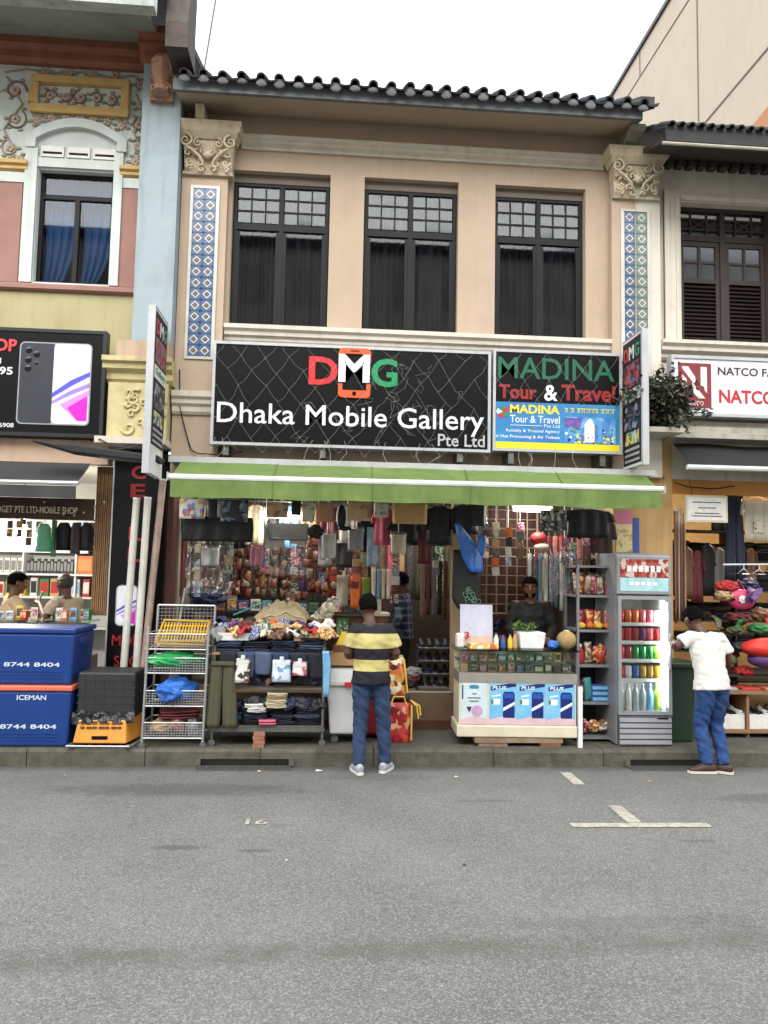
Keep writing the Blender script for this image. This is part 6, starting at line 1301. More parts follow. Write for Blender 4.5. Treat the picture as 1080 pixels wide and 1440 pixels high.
fb = thing('foam_box','white foam box full of green vegetables on the counter','box',(2.06,-.6,ZT)); m_ = MB(); P = [(1.94,-.7,ZT),(2.17,-.7,ZT),(2.17,-.48,ZT),(1.94,-.48,ZT),(1.92,-.72,ZT+.16),(2.19,-.72,ZT+.16),(2.19,-.46,ZT+.16),(1.92,-.46,ZT+.16)]; m_.add(P,[(0,3,2,1),(4,5,6,7),(0,1,5,4),(1,2,6,5),(2,3,7,6),(3,0,4,7)]); m_.build('box',S('foam white',(236,236,232),r=.8),fb,bevel=.012); m_ = MB()
for k in range(150):
    c_ = Vector((2.0+R.gauss(0,.06),-.6+R.gauss(0,.05),ZT+.18+abs(R.gauss(0,.035)))); u = Vector((R.gauss(0,1),R.gauss(0,1),R.gauss(.2,.6))).normalized(); v = u.cross(Vector((R.random(),R.random(),R.random()))).normalized(); l_ = R.uniform(.03,.06); m_.add([c_,c_+u*l_*.5+v*l_*.3,c_+u*l_,c_+u*l_*.5-v*l_*.3],[(0,1,2,3)])
m_.build('greens',S('leafy greens',(96,124,60),var=.4,sc=40),fb)['kind'] = 'stuff'
inst(CRUM[2],'plastic_bag',(2.27,-.68,ZT+.045),scale=(.07,.06,.05),m=bm_,tag=('small blue plastic bag between the foam box and the coconut','plastic bag'))
co = thing('coconut','large round brownish coconut on the right end of the counter','coconut',(2.42,-.64,ZT)); m_ = MB(); m_.ball((2.42,-.64,ZT+.088),(.098,.098,.09),24,16,0,lambda d: 1+.03*noise.noise(d*3)); m_.build('husk',S('coconut husk',(150,122,76),c2=s2l((186,160,110)),sc=18,bump=.5,bsc=90,r=.8),co,smooth=True); MB().lathe([(.03,.0),(.026,.008),(.006,.01)],(2.42,-.64,ZT+.176),12).build('cut_top',PAL['cream'],co)
# tall shelf
ts = thing('tall_shelf','tall grey steel shelf packed with snacks between counter and fridge','shelf',(2.73,-.38,.15)); ss = S('grey steel shelf',(150,152,156),r=.4,metal=.4,var=.1,dirt=.3)
for x_ in (2.54,2.925): 
    for y_ in (-.6,-.2): B(x_,x_+.025,y_,y_+.025,.15,1.92).build('post',ss,ts)
ZS = [.19,.53,.9,1.25,1.6,1.9]
for z_ in ZS: B(2.54,2.95,-.603,-.173,z_-.012,z_+.012).build('shelf_board',ss,ts)
B(2.54,2.95,-.172,-.165,.15,1.9).build('back_sheet',S('dark shelf back',(60,58,58)),ts)
def snack(x, y, z, w, h, m, lab, grp): 
    me = bpy.data.meshes.get('snack_shared')
    if me is None:
        b = MB(); b.grid(lambda u, v: ((u-.5)*(1-.05*sin(pi*v)), -.5*(sin(pi*u)**.6 if 0 < u < 1 else 0)*(sin(pi*v)**.5 if 0 < v < 1 else 0), v), 8, 8); b.grid(lambda u, v: (-(u-.5)*(1-.05*sin(pi*v)), .5*(sin(pi*u)**.6 if 0 < u < 1 else 0)*(sin(pi*v)**.5 if 0 < v < 1 else 0), v), 8, 8); me = b.mesh('snack_shared', blk, smooth=True)
    inst(me,'snack_packet',(x,y,z),rot=(R.uniform(-.2,.05),R.uniform(-.1,.1),R.uniform(-.2,.2)),scale=(w,.05,h),m=m,tag=(lab,'snack',grp))
sn = [printed('snack print %d' % k, c, 34, .3) for k, c in enumerate([[(190,60,44),(226,190,90),(150,40,36)],[(206,130,60),(226,206,160),(160,80,40)],[(176,150,120),(206,196,180),(120,80,60)],[(60,90,160),(180,196,220),(40,60,120)],[(150,40,60),(214,150,150),(100,30,40)]])]
for i in range(5):
    for j in range(2): snack(2.6+.072*i,-.52+.08*j,1.613,.07,.2+.03*j,sn[2 if j else [0,2,4,2,0][i]],'small snack packet, %s from the left in the %s rank of the top level' % (ORD[i], ['front','back'][j]),'snacks on the top level')
for i in range(4): snack(2.61+.09*i,-.5,1.263,.09,.2,sn[[4,0,1,0][i]],'snack packet, %s from the left on the second level of the tall shelf' % ORD[i],'snacks on the second level'); inst(CRUM[i % 4],'fruit_bag',(2.61+.09*i,-.54,1.3),scale=(.05,.04,.035),m=PAL['orange' if i % 2 else 'yellow'],tag=('small bag, %s from the left before the snacks on the second level' % ORD[i],'bag','orange bags on the second level'))
t = thing('jug','red lidded jug on the third level of the tall shelf','jug',(2.6,-.5,.912)); MB().lathe([(.035,0),(.042,.02),(.042,.13),(.02,.17)],(2.6,-.5,.912),14).build('body',PAL['red'],t,smooth=True); MB().lathe([(.024,.17),(.024,.2)],(2.6,-.5,.912),12).build('lid',PAL['white'],t); snack(2.69,-.5,.913,.08,.22,sn[2],'pale snack packet between the red jug and the red sack','third level pale snack'); inst(CRUM[3],'snack_sack',(2.81,-.5,1.01),scale=(.095,.06,.115),m=sn[0],tag=('big red snack sack on the third level of the tall shelf','snack'))
for i in range(3): product('blue soap pack, %s from the bottom of its stack on the fourth level' % ORD[i],'pack',2.8,-.5,.543+.055*i,.2,.12,.05,PAL['blue'],PAL['sky'],'blue soap packs'); 
for i in range(3): snack(2.6+.04*i,-.48-.03*i,.543,.09,.2+.02*i,[PAL['green'],sn[4],PAL['teal']][i],['green','wine red','teal'][i]+' packet on the fourth level of the tall shelf',None)
for k in range(3): inst(CRUM[k],'onion_bag',(2.64+.1*k,-.5,.29),rot=(k,k,0),scale=(.075,.07,.085),m=sn[[4,1,2][k]],tag=(['wine red','orange brown','pale brown'][k]+' net bag of bulbs on the lowest level of the tall shelf','bag'))
# fridge
fg = thing('drinks_fridge','grey glass door drinks fridge lit inside and full of cans','fridge',(3.14,-.55,.15)); fgm = S('fridge grey',(158,160,164),r=.4,metal=.25,var=.05,dirt=.2); x0, x1, y0, y1 = 2.87, 3.42, -.84, -.2
liner = S('fridge liner',(232,236,236),r=.4)
B(x0,x1,y1-.03,y1,.17,2.02).build('back',fgm,fg); B(x0,x0+.04,y0+.06,y1-.03,.17,2.02).build('side',fgm,fg); B(x1-.04,x1,y0+.06,y1-.03,.17,2.02).build('side',fgm,fg); B(x0,x1,y0+.06,y1-.03,2.021,2.04).build('top',fgm,fg); B(x0+.04,x1-.04,y1-.04,y1-.031,.47,1.6).build('liner_back',liner,fg)
for x_ in (x0+.0405,x1-.0455): B(x_,x_+.005,y0+.06,y1-.04,.47,1.6).build('liner_side',liner,fg)
B(x0+.0405,x1-.0405,y0+.06,y1-.04,1.6,1.62).build('liner_top',liner,fg); B(x0+.0405,x1-.0405,y0+.06,y1-.04,.44,.47).build('liner_floor',liner,fg)
hb = B(x0,x1,y0+.01,y0+.059,1.63,2.02).build('header_box',fgm,fg,bevel=.012)
B(x0+.03,x1-.03,y0+.006,y0+.0095,1.8,1.98).build('header_print',printed('header red print',[(150,50,44),(176,84,70),(206,190,180),(140,40,40)],26,.3),hb); B(x0+.03,x1-.03,y0+.006,y0+.0095,1.665,1.795).build('header_print',S('header aqua',(130,196,206),c2=s2l((206,232,232)),sc=7,r=.3),hb); text('COLD DRINKS','lettering',wht,hb,x0+.1,x1-.1,1.86,1.93,y0+.0055,.001,.03) if False else None
for k in range(6): B(x0+.1+.06*k,x0+.1+.06*k+.04,y0+.0035,y0+.0058,1.855,1.915).build('header_lettering',wht,hb)
for k in range(5): B(x0+.12+.06*k,x0+.12+.06*k+.045,y0+.0035,y0+.0058,1.72,1.755).build('header_lettering',wht,hb)
dr_ = MB(); a, b_, c, d = x0+.005, x1-.005, .46, 1.615; f = .034
for q in [(a,a+f,c,d),(b_-f,b_,c,d),(a+f,b_-f,d-f,d),(a+f,b_-f,c,c+f)]: dr_.box(q[0],q[1],y0,y0+.055,q[2],q[3])
door = dr_.build('door',fgm,fg); B(a+f,b_-f,y0+.02,y0+.026,c+f,d-f).build('glass',glass('fridge glass',(.97,.98,.98)),door); B(x1-.035,x1-.02,y0-.03,y0-.001,.9,1.25).build('handle',fgm,door,bevel=.005)
B(x0+.01,x1-.01,y0+.005,y0+.06,.165,.45).build('kick_grille',S('grille backing',(90,92,96)),fg)
for k in range(5): MB().obox(((x0+x1)/2,y0+.0,.2+.053*k),(x1-x0-.03,.012,.04),(radians(-12),0,0)).build('grille_slat',fgm,fg)
B(x1-.16,x1-.05,y0-.0125,y0-.008,.425,.437).build('badge',blk,fg)
ZF = [.47,.78,.97,1.15,1.33]
for z_ in ZF[1:]: B(x0+.046,x1-.046,y0+.1,y1-.05,z_-.006,z_).build('wire_shelf',plast_w,fg); B(x0+.046,x1-.046,y0+.094,y0+.0995,z_-.012,z_+.02).build('price_rail',plast_w,fg)
lt = MB().box(x1-.075,x1-.06,y0+.075,y0+.09,.52,1.56).build('light_tube',mat('lit fridge tube',(.95,1,.98),emit=5),fg)
for z_ in (.75,1.1,1.42): lamp_point(fg,(x1-.09,y0+.1,z_),1.6,.04,(.92,1,.98))
def can_mesh(h): return MB().lathe([(.024,0),(.0315,.008),(.0315,h-.012),(.026,h),(.022,h-.003)],(0,0,0),14).mesh('can',blk,smooth=True)
CAN = can_mesh(.118); BOT = MB().lathe([(.026,0),(.03,.008),(.03,.13),(.026,.16),(.012,.19),(.012,.205),(.014,.206),(.014,.226),(.004,.227)],(0,0,0),14).mesh('bottle',blk,smooth=True)
CM = {k: S('can '+k, c, r=.25, metal=.3, var=.05) for k, c in dict(orange=(222,110,50),red=(200,36,40),crimson=(160,30,52),pink=(222,110,120),green=(30,140,70),lime=(150,190,60),yellow=(226,186,50),gold=(196,160,70),white=(226,226,226),blue=(50,100,180),purple=(110,50,90)).items()}
rows = [(1.33,['red','orange','orange','pink','pink','white'],'top'),(1.15,['red','red','crimson','purple','pink','red'],'second'),(.97,['red','crimson','green','green','green','lime'],'third'),(.78,['red','white','blue','gold','gold','yellow'],'fourth')]
for z_, cs_, nm in rows:
    for i, c_ in enumerate(cs_):
        for j in range(2): inst(CAN,'drink_can',(x0+.088+.074*i,y0+.15+.09*j,z_+.001),m=CM[c_],rot=(0,0,i),scale=(1.12,1.12,1.22),tag=('%s drink can, %s from the left in the %s rank of the %s shelf' % (c_,ORD[i],['front','back'][j],nm),'can','%s cans on the %s fridge shelf' % (c_,nm)))
wb_ = S('water bottle plastic',(206,224,230),r=.1,trans=.5); 
for i in range(6):
    inst(BOT,'water_bottle',(x0+.088+.074*i,y0+.15,.471),scale=(1.12,1.12,1.2),m=[wb_,PAL['white'],wb_,wb_,PAL['sky'],CM['lime']][i],tag=(['clear','white','clear','clear','pale blue','lime'][i]+' drink bottle, %s from the left at the fridge bottom' % ORD[i],'bottle','%s bottles at the fridge bottom' % ['clear','white','clear','clear','pale blue','lime'][i])); lb = inst(MB().lathe([(.0308,.06),(.0308,.11)],(0,0,0),14).mesh('label_band',blk),'label_band',(0,0,0),bpy.data.objects[-1] if False else None,m=PAL['sky']) if False else None
B(2.95,3.1,-.92,-.86,.149,.156).build('paper_scrap',PAL['white'],tag=('white scrap of card lying before the fridge','card'))
# papers on the pillar
for (xa, xb, za, zb, m_, lab) in [(3.16,3.34,2.07,2.5,printed('yellow notice print',[(222,208,150),(222,208,150),(200,180,120),(190,150,110)],30),'tall yellowish notice pasted on the pillar above the fridge'),(3.35,3.42,2.07,2.45,PAL['blue'],'narrow blue strip pasted on the pillar above the fridge'),(3.16,3.34,2.38,2.52,S('pink notice',(206,120,150)),'pink notice pasted at the top of the pillar notice')]:
    B(xa,xb,-.058 if 'pink' not in lab else -.061,-.051 if 'pink' not in lab else -.0585,za,zb).build('notice',m_,tag=(lab,'notice'))

# ================================================================== RIGHT SHOP
lm = thing('bulb_pair','pair of glowing bulbs hanging under the orange lit ceiling of the right shop','lamp',(5.2,.7,2.8))
for x_ in (5.16,5.24): MB().ball((x_,.7,2.92),(.032,.032,.055),12,8).build('bulb',mat('lit bulb warm',(1,.9,.7),emit=12),lm,smooth=True); MB().tube([(x_,.7,2.97),(x_,.7,3.06)],.01,6).build('socket',blk,lm)
lamp_point(lm,(5.2,.6,2.82),45,.08,(1,.86,.62))
cf = thing('framed_certificate','white framed certificate hanging in the right shop front','certificate',(4.1,-.22,2.41)); B(3.87,4.34,-.23,-.2,2.41,2.7).build('frame',S('pale frame',(206,196,170)),cf); B(3.89,4.32,-.233,-.2305,2.43,2.68).build('paper',PAL['white'],cf)
for z_, q in ((2.62,.16),(2.56,.1),(2.5,.14),(2.47,.17)): B(4.105-q,4.105+q,-.2345,-.2335,z_,z_+.012).build('text_rule',S('print grey',(96,96,110)),cf)
MB().tube([(3.95,-.215,2.7),(3.95,-.15,2.9)],.003,4).build('cord',blk,cf)
trousers(4.6,2.74,.2,.95,.1,DEN[2],'dark blue jeans hanging in the right shop beside the certificate',seed=4); t = shirt(4.86,2.74,.34,.5,.1,S('off white tee',(214,206,186)),'off white printed T shirt hanging in the right shop',seed=6,hanger=False); B(4.8,4.92,.062,.068,2.33,2.45).build('chest_print',printed('brown tee print',[(214,206,186),(120,80,60),(214,206,186)],40),t)
shirt(4.42,2.74,.2,.4,.12,PAL['black'],'black shirt hanging between certificate and jeans',seed=7,hanger=False); shirt(5.2,2.74,.3,.6,.15,PAL['navy'],'navy shirt hanging right of the printed T shirt',seed=8,hanger=False)
MB().tube([(3.86,.1,2.78),(7.4,.1,2.78)],.012,6).build('hanging_rail',steel,tag=('steel rail carrying clothes across the right shop front','rail'))
for k in range(9): sheet(3.86+.02*k*1.4,3.89+.02*k*1.4,1.3+.05*(k % 3),2.55,[PAL['brown'],PAL['char'],PAL['maroon'],PAL['tan'],PAL['char']][k % 5],'long dark belt, %s from the right shop pillar' % ORD[k],.05+.03*k,'belt','hanging_belt',.01,.006,'belts by the right shop pillar')
fl_ = thing('folded_shelf','tall shelf of dark folded cloth behind the man in white','shelf',(4.25,.55,.3)); 
for z_ in (.6,.95,1.3,1.65,2.0,2.35): B(4.0,5.6,.45,.8,z_,z_+.02).build('shelf_board',PAL['char'],fl_)
for x_ in (3.98,4.78,5.6): B(x_,x_+.02,.45,.8,.3,2.4).build('side_panel',PAL['char'],fl_)
for i in range(6):
    for k, z_ in enumerate((2.02,1.67,1.32,.97)): stack(4.02+.26*i,4.25+.26*i,.6,z_+.001,5,[PAL['char'],PAL['black'],PAL['brown'],DEN[4],DEN[2]],'dark cloth in stack %s from left, shelf %s from top' % (ORD[i], ORD[k]),'folded cloth in the right shop',.26,.045)
ph_ = thing('round_bag','round pink bag with a white flower hanging in the right shop','bag',(4.55,-.1,1.47)); MB().ball((4.55,-.1,1.58),(.16,.06,.115),22,12).build('body',S('hot pink',(206,60,110),r=.5),ph_,smooth=True); m_ = MB()
for k in range(7): a = 2*pi*k/7; m_.ball((4.53+.028*cos(a),-.162,1.58+.028*sin(a)),(.02,.008,.02),8,5)
m_.ball((4.53,-.168,1.58),(.02,.01,.02),8,5); m_.build('flower',PAL['white'],ph_,smooth=True); MB().tube([(4.45,-.1,1.67),(4.52,-.1,1.8),(4.6,-.1,1.67)],.006,5).build('strap',PAL['pink'],ph_)
for k, (x_, y_, z_, sx, sz, c_) in enumerate([(4.42,-.05,1.72,.16,.08,'red'),(4.7,.0,1.74,.12,.09,'navy'),(4.5,-.1,1.38,.2,.07,'maroon'),(4.75,-.12,1.42,.15,.09,'brown'),(4.45,-.16,1.24,.18,.06,'olive'),(4.7,-.2,1.27,.2,.07,'green'),(4.5,-.2,1.08,.16,.07,'char'),(4.36,-.15,.93,.13,.07,'green'),(4.5,-.2,.82,.15,.07,'red'),(4.62,-.3,.98,.12,.08,'purple'),(4.3,-.2,1.62,.1,.07,'tan')]):
    inst(CRUM[k % 4],'fabric_bundle',(x_,y_,z_),rot=(0,0,k),scale=(sx,.12,sz),m=PAL[c_],tag=('%s cloth bundle in the heap of the right shop, %s' % ({'char':'charcoal'}.get(c_,c_),['above the pink bag','top right one','just under the pink bag','right of the middle','middle left one','middle right one','below the middle','low at the left','lowest one','low at the right','upper left one'][k]),'bundle'))
rt = thing('display_table','dark cloth covered table carrying the heap of bags in the right shop','table',(4.5,-.05,.3)); B(4.05,5.4,-.25,.35,.76,.79).build('top',PAL['char'],rt); 
for x_ in (4.08,5.33): B(x_,x_+.04,-.2,-.16,.3,.76).build('leg',PAL['char'],rt); B(x_,x_+.04,.26,.3,.3,.76).build('leg',PAL['char'],rt)
t = thing('red_holdall','red and purple holdall at the right edge of the display','bag',(4.68,-.4,.85)); m_ = MB(); m_.ball((4.68,-.4,1.08),(.3,.14,.11),26,14,0,lambda d: 1+.1*noise.noise(d*3)); m_.build('upper',S('scarlet cloth',(214,50,40),r=.6),t,smooth=True); m_ = MB(); m_.ball((4.72,-.38,.96),(.26,.13,.1),24,12,0,lambda d: 1+.1*noise.noise(d*3)); m_.build('lower',PAL['purple'],t,smooth=True)
bn = thing('shoe_bench','low wooden bench with shoes and a white carton under it','bench',(4.4,-.2,.15)); wd = S('worn wood',(142,104,72),var=.2,sc=9,dirt=.3); B(4.1,4.95,-.4,-.02,.6,.635).build('seat_board',wd,bn); B(4.1,4.95,-.4,-.02,.2,.23).build('bottom_board',wd,bn)
for x_ in (4.12,4.44,4.9): B(x_,x_+.03,-.36,-.06,.149,.6).build('leg_panel',wd,bn)
B(4.16,4.43,-.34,-.12,.231,.38).build('carton',PAL['white'],tag=('white carton under the left half of the wooden bench','box'),bevel=.004); B(4.48,4.88,-.34,-.12,.231,.38).build('carton',PAL['white'],tag=('white carton under the right half of the wooden bench','box'),bevel=.004)
for i in range(7): inst(SHOE,'shoe',(4.19+.1*i,-.22,.393),rot=(0,0,pi+R.uniform(-.3,.3)),scale=.85,m=[PAL['grey'],PAL['black'],PAL['white']][i % 3],tag=('shoe on the white cartons under the bench, %s from the left' % ORD[i],'shoe','shoes under the bench'))
for i in range(3): B(4.15+.25*i,4.35+.25*i,-.36,-.1,.636,.66).build('tray',S('tray %d' % i,[(150,170,180),(190,60,50),(206,120,80)][i]),tag=(['pale blue','red','orange'][i]+' tray of small goods on the wooden bench','tray'),bevel=.004)
gbn = thing('wheelie_bin','dark green bin standing behind the fridge at the pillar','bin',(3.62,-.45,.15)); gnm = S('dark green plastic',(40,62,44),r=.45,var=.1,dirt=.3); m_ = MB(); P = [(3.5,-.6,.15),(3.74,-.6,.15),(3.74,-.25,.15),(3.5,-.25,.15),(3.47,-.64,.9),(3.77,-.64,.9),(3.77,-.22,.9),(3.47,-.22,.9)]; m_.add(P,[(0,3,2,1),(4,5,6,7),(0,1,5,4),(1,2,6,5),(2,3,7,6),(3,0,4,7)]); m_.build('tub',gnm,gbn,bevel=.015); B(3.45,3.79,-.66,-.2,.9005,.95).build('lid',gnm,gbn,bevel=.015); B(3.5,3.74,-.69,-.661,.905,.935).build('lid_lip',gnm,gbn)
# ================================================================== PEOPLE
def melt(mb, name, m, parent, voxel=.012, it=4, wrinkle=None, seed=0, w=False):
    """union overlapping closed shapes into one continuous skin, then smooth it and work in cloth folds"""
    o = bpy.data.objects.new('tmp', mb.mesh('tmp', m)); COL.objects.link(o)
    r = o.modifiers.new('r', 'REMESH'); r.mode = 'VOXEL'; r.voxel_size = voxel
    s = o.modifiers.new('s', 'SMOOTH'); s.factor = .5; s.iterations = it
    dg = bpy.context.evaluated_depsgraph_get(); me = bpy.data.meshes.new_from_object(o.evaluated_get(dg)); bpy.data.objects.remove(o)
    me.name = name
    if wrinkle:
        off = Vector((seed*3.3, seed*1.7, 0)); N = [v.normal.copy() for v in me.vertices]
        for v, n in zip(me.vertices, N): v.co += n*wrinkle(v.co, off)
    me.materials.clear(); me.materials.append(m); me.polygons.foreach_set('use_smooth', [True]*len(me.polygons)); me.update()
    q = bpy.data.objects.new(name, me); COL.objects.link(q); q.parent = parent; return q
def hand(mb, wr, d, n, s, L=.17):
    """palm, four bent fingers of different length and a thumb from the side of the palm; d forward, n out of the palm's back, s=+1 thumb towards d x n"""
    d = Vector(d).normalized(); n = Vector(n); n = (n-d*n.dot(d)).normalized(); t = d.cross(n)*s; wr = Vector(wr)
    mb.tube([wr-d*.02, wr+d*.03, wr+d*.085], [(.024,.02),(.036,.017),(.04,.014)], 8)
    for k, (l, o_) in enumerate([(.068,.03),(.078,.01),(.072,-.01),(.056,-.029)]):
        a = wr+d*.075+t*o_; b = a+d*l*.45-n*.006; c = b+d*l*.28-n*.022; e = c+d*l*.1-n*.026
        mb.tube([a, b, c, e], [.0105,.0098,.009,.0075], 7)
    a = wr+d*.025+t*.03; mb.tube([a, a+t*.022+d*.022-n*.006, a+t*.03+d*.055-n*.02], [.012,.0115,.009], 7)
def fold_shirt(amp=.0085, zc=None):
    def f(p, off):
        q = Vector((p.x*9+p.z*4, p.y*9, p.z*13))+off; return amp*(1.0*noise.noise(q)+.8*noise.noise(q*2.1)-.5*abs(noise.noise(q*1.3)))
    return f
def fold_jeans(amp=.011):
    def f(p, off):
        q = Vector((p.x*8, p.y*8, p.z*19+p.x*14))+off; return amp*(noise.noise(q)*1.1+.6*noise.noise(q*2)-.6*abs(noise.noise(q*1.4)))
    return f
def person(label, loc, rz, skin, hairm, shirt_m, trouser_m, shoe_m, J={}, sleeve=.62, group=None, vox=.012, hair='short', beard=False, collar=None, eyes=True, belly=0, tuck=False, scale=1.0):
    P = dict(pelvis=(0,0,.84), waist=(0,.0,.98), chest=(0,.01,1.18), neck=(0,.01,1.34), head=(0,.03,1.49), hl=(-.085,0,.82), kl=(-.1,.02,.45), al=(-.11,0,.08), hr=(.085,0,.82), kr=(.1,.02,.45), ar=(.13,0,.08),
             sl=(-.175,0,1.3), el=(-.235,.0,1.04), wl=(-.2,.12,.84), sr=(.175,0,1.3), er=(.235,.0,1.04), wr=(.2,.12,.84), look=(0,1,0), fl=(-.1,1,0), fr=(.15,1,0)); P.update(J)
    V = {k: Vector(v) for k, v in P.items()}
    t = thing('person', label, 'person', loc, rz, group); t.scale = (scale,)*3
    b = MB(); up = (V['neck']-V['waist']).normalized()
    b.tube([V['pelvis']-Vector((0,0,.06)), V['waist'], V['chest'], V['neck']-up*.05], [(.13,.09),(.125,.085),(.15,.095),(.1,.065)], 14)
    b.tube([V['neck']-up*.05, V['neck'], V['head']-up*.03], [.06,.053,.052], 10)
    lk = V['look'].normalized(); rt = lk.cross(Vector((0,0,1))).normalized(); hu = rt.cross(lk); M = Matrix((rt, lk, hu)).transposed(); H = V['head']
    def hp(x, y, z): return H+M@Vector((x, y, z))
    def hb(c, r, fn=None):
        q = MB(); q.ball((0,0,0), r, 16, 12, 0, fn); b.add([H+M@(Vector(v)+Vector(c)) for v in q.v], q.f)
    hb((0,0,.02), (.076,.095,.098)); hb((0,.022,-.035), (.06,.072,.082)); hb((0,.07,-.088), (.026,.026,.022)); hb((0,.084,.022), (.056,.016,.014))
    b.tube([hp(0,.088,.022), hp(0,.112,-.018), hp(0,.098,-.034)], [.01,.016,.012], 8); hb((0,.09,-.058), (.026,.012,.009)); hb((0,.092,-.05), (.02,.01,.006))
    for s in (-1, 1): hb((s*.079,-.008,-.008), (.012,.022,.032)); hb((s*.042,.07,-.02), (.022,.018,.02))
    for s, q in ((-1,'l'), (1,'r')):
        S_, E_, W_ = V['s'+q], V['e'+q], V['w'+q]; b.tube([V['chest']+Vector((s*.06,0,.1)), S_, (S_+E_)/2, E_], [.06,.052,.046,.04], 10); fd = (W_-E_).normalized(); b.tube([E_, E_.lerp(W_,.35), W_], [.041,.041,.026], 10)
        hand(b, W_, V.get('d'+q, fd), V.get('n'+q, Vector((s,.2,.3))), -s)
        A, K, Z = V['h'+q], V['k'+q], V['a'+q]; b.tube([A, A.lerp(K,.5), K, K.lerp(Z,.35), Z, Z-Vector((0,0,.04))], [.075,.066,.05,.05,.034,.036], 10)
    melt(b, 'body', skin, t, vox, 3)
    # shirt
    c = MB(); pel = V['pelvis']+Vector((0,0,.0 if tuck else -.045))
    c.tube([pel, V['pelvis'].lerp(V['waist'],.5), V['waist'], V['chest'], V['chest'].lerp(V['neck'],.5), V['neck']-up*.035], [(.184,.138),(.172+belly*.3,.128+belly),(.16+belly*.3,.118+belly),(.178,.122),(.165,.1),(.085,.07)], 18)
    for s, q in ((-1,'l'), (1,'r')):
        S_, E_, W_ = V['s'+q], V['e'+q], V['w'+q]; st = V['chest']+Vector((s*.05,0,.08))
        if sleeve < 1: c.tube([st, S_-Vector((0,0,.012)), S_.lerp(E_,sleeve*.55), S_.lerp(E_,sleeve)], [.075,.07,.07,.072], 12)
        else: c.tube([st, S_-Vector((0,0,.012)), S_.lerp(E_,.6), E_, E_.lerp(W_,.5), E_.lerp(W_,.93)], [.075,.068,.06,.055,.05,.04], 12)
    melt(c, 'shirt', shirt_m, t, vox, 3, fold_shirt(), rz*5+loc[0])
    if collar is not None: c = MB(); c.tube([V['neck']-up*.05, V['neck']-up*.01], [.082,.064], 14); c.build('collar', collar, t, smooth=True, w=False)
    # trousers
    c = MB(); c.tube([V['waist']-Vector((0,0,.05)), V['pelvis'], V['pelvis']-Vector((0,0,.07))], [(.148,.11),(.15,.112),(.12,.095)], 16)
    for q in 'lr':
        A, K, Z = V['h'+q], V['k'+q], V['a'+q]; c.tube([A+Vector((0,0,.03)), A.lerp(K,.35), K, K.lerp(Z,.5), Z+(K-Z).normalized()*.0], [.088,.086,.07,.064,.057], 14)
    melt(c, 'trousers', trouser_m, t, vox, 2, fold_jeans(), rz*3+loc[0])
    for q in 'lr':
        Z = V['a'+q]; d = V['f'+q].copy(); d.z = 0; d.normalize(); n = Vector((-d.y, d.x, 0)); base = Vector((Z.x, Z.y, Z.z-.08)); c = MB()
        c.tube([base-d*.075+Vector((0,0,.045)), base-d*.05+Vector((0,0,.05)), base+d*.03+Vector((0,0,.052)), base+d*.11+Vector((0,0,.036)), base+d*.175+Vector((0,0,.028))], [(.026,.035),(.037,.048),(.043,.047),(.044,.032),(.026,.02)], 12)
        so_ = melt(c, 'shoe', shoe_m[0], t, .008, 2)
        c = MB(); pts = [(-.085,.0),(-.075,.028),(-.03,.034),(.05,.04),(.12,.045),(.17,.032),(.19,.0)]; poly = [base+d*a+n*w_ for a, w_ in pts]+[base+d*a-n*w_ for a, w_ in pts[-2:0:-1]]; k = len(poly)
        c.add([p+Vector((0,0,.001)) for p in poly]+[p+Vector((0,0,.024)) for p in poly], [tuple(range(k)), tuple(range(2*k-1,k-1,-1))]+[(i,i+k,(i+1) % k+k,(i+1) % k) for i in range(k)]); so2 = c.build('sole', shoe_m[1], so_, w=False)
    # hair as a cap hugging the skull
    if hair:
        c = MB(); hs_ = .004 if hair == 'fringe' else .012
        def hf(d): return 1+.05*noise.noise(d*5)+.03*noise.noise(d*17)
        q = MB(); q.ball((0,0,0), (.076+hs_,.095+hs_,.098+hs_), 26, 18, 0, hf)
        vs = [Vector(v) for v in q.v]; keep = []
        for f in q.f:
            cc = sum((vs[i] for i in f), Vector())/len(f)
            line = (.038 if cc.y > .045 else (.0 if cc.y > -.02 else -.055+.012*noise.noise(cc*60)))
            if hair == 'fringe': ok = cc.y < .02 and cc.z < .03 and cc.z > -.075
            else: ok = cc.z > line
            if ok: keep.append(f)
        c.add([H+M@(v+Vector((0,-.003,.02))) for v in vs], keep); ho = c.build('hair', hairm, t, smooth=True, w=False); so_m = ho.modifiers.new('thick', 'SOLIDIFY'); so_m.thickness = .008; so_m.offset = -1
    if beard:
        c = MB(); q = MB(); q.ball((0,0,0), (.064,.078,.07), 22, 16, 0, lambda d: 1+.03*noise.noise(d*12)); vs = [Vector(v) for v in q.v]
        keep = [f for f in q.f if (lambda cc: cc.z < -.012 and cc.y > -.03 and not (abs(cc.x) < .028 and -.034 < cc.z and cc.y > .05))(sum((vs[i] for i in f), Vector())/len(f))]
        c.add([H+M@(v+Vector((0,.022,-.04))) for v in vs], keep); ho = c.build('beard', hairm, t, smooth=True, w=False); so_m = ho.modifiers.new('thick', 'SOLIDIFY'); so_m.thickness = .008; so_m.offset = 0
    if eyes:
        ew = S('eye white',(210,204,196),r=.2); eb = S('eye dark',(20,14,12),r=.1)
        for s in (-1, 1):
            c = MB(); c.ball(hp(s*.031,.081,.002), .011, 10, 8); e = c.build('eye', ew, t, smooth=True, w=False); c = MB(); c.ball(hp(s*.031,.0895,.002), .0058, 8, 6); c.build('iris', eb, e, smooth=True, w=False)
            c = MB(); c.tube([hp(s*.014,.1,.02), hp(s*.032,.097,.027), hp(s*.05,.085,.022)], [.004,.005,.003], 6); c.build('eyebrow', hairm, t, w=False)
    return t
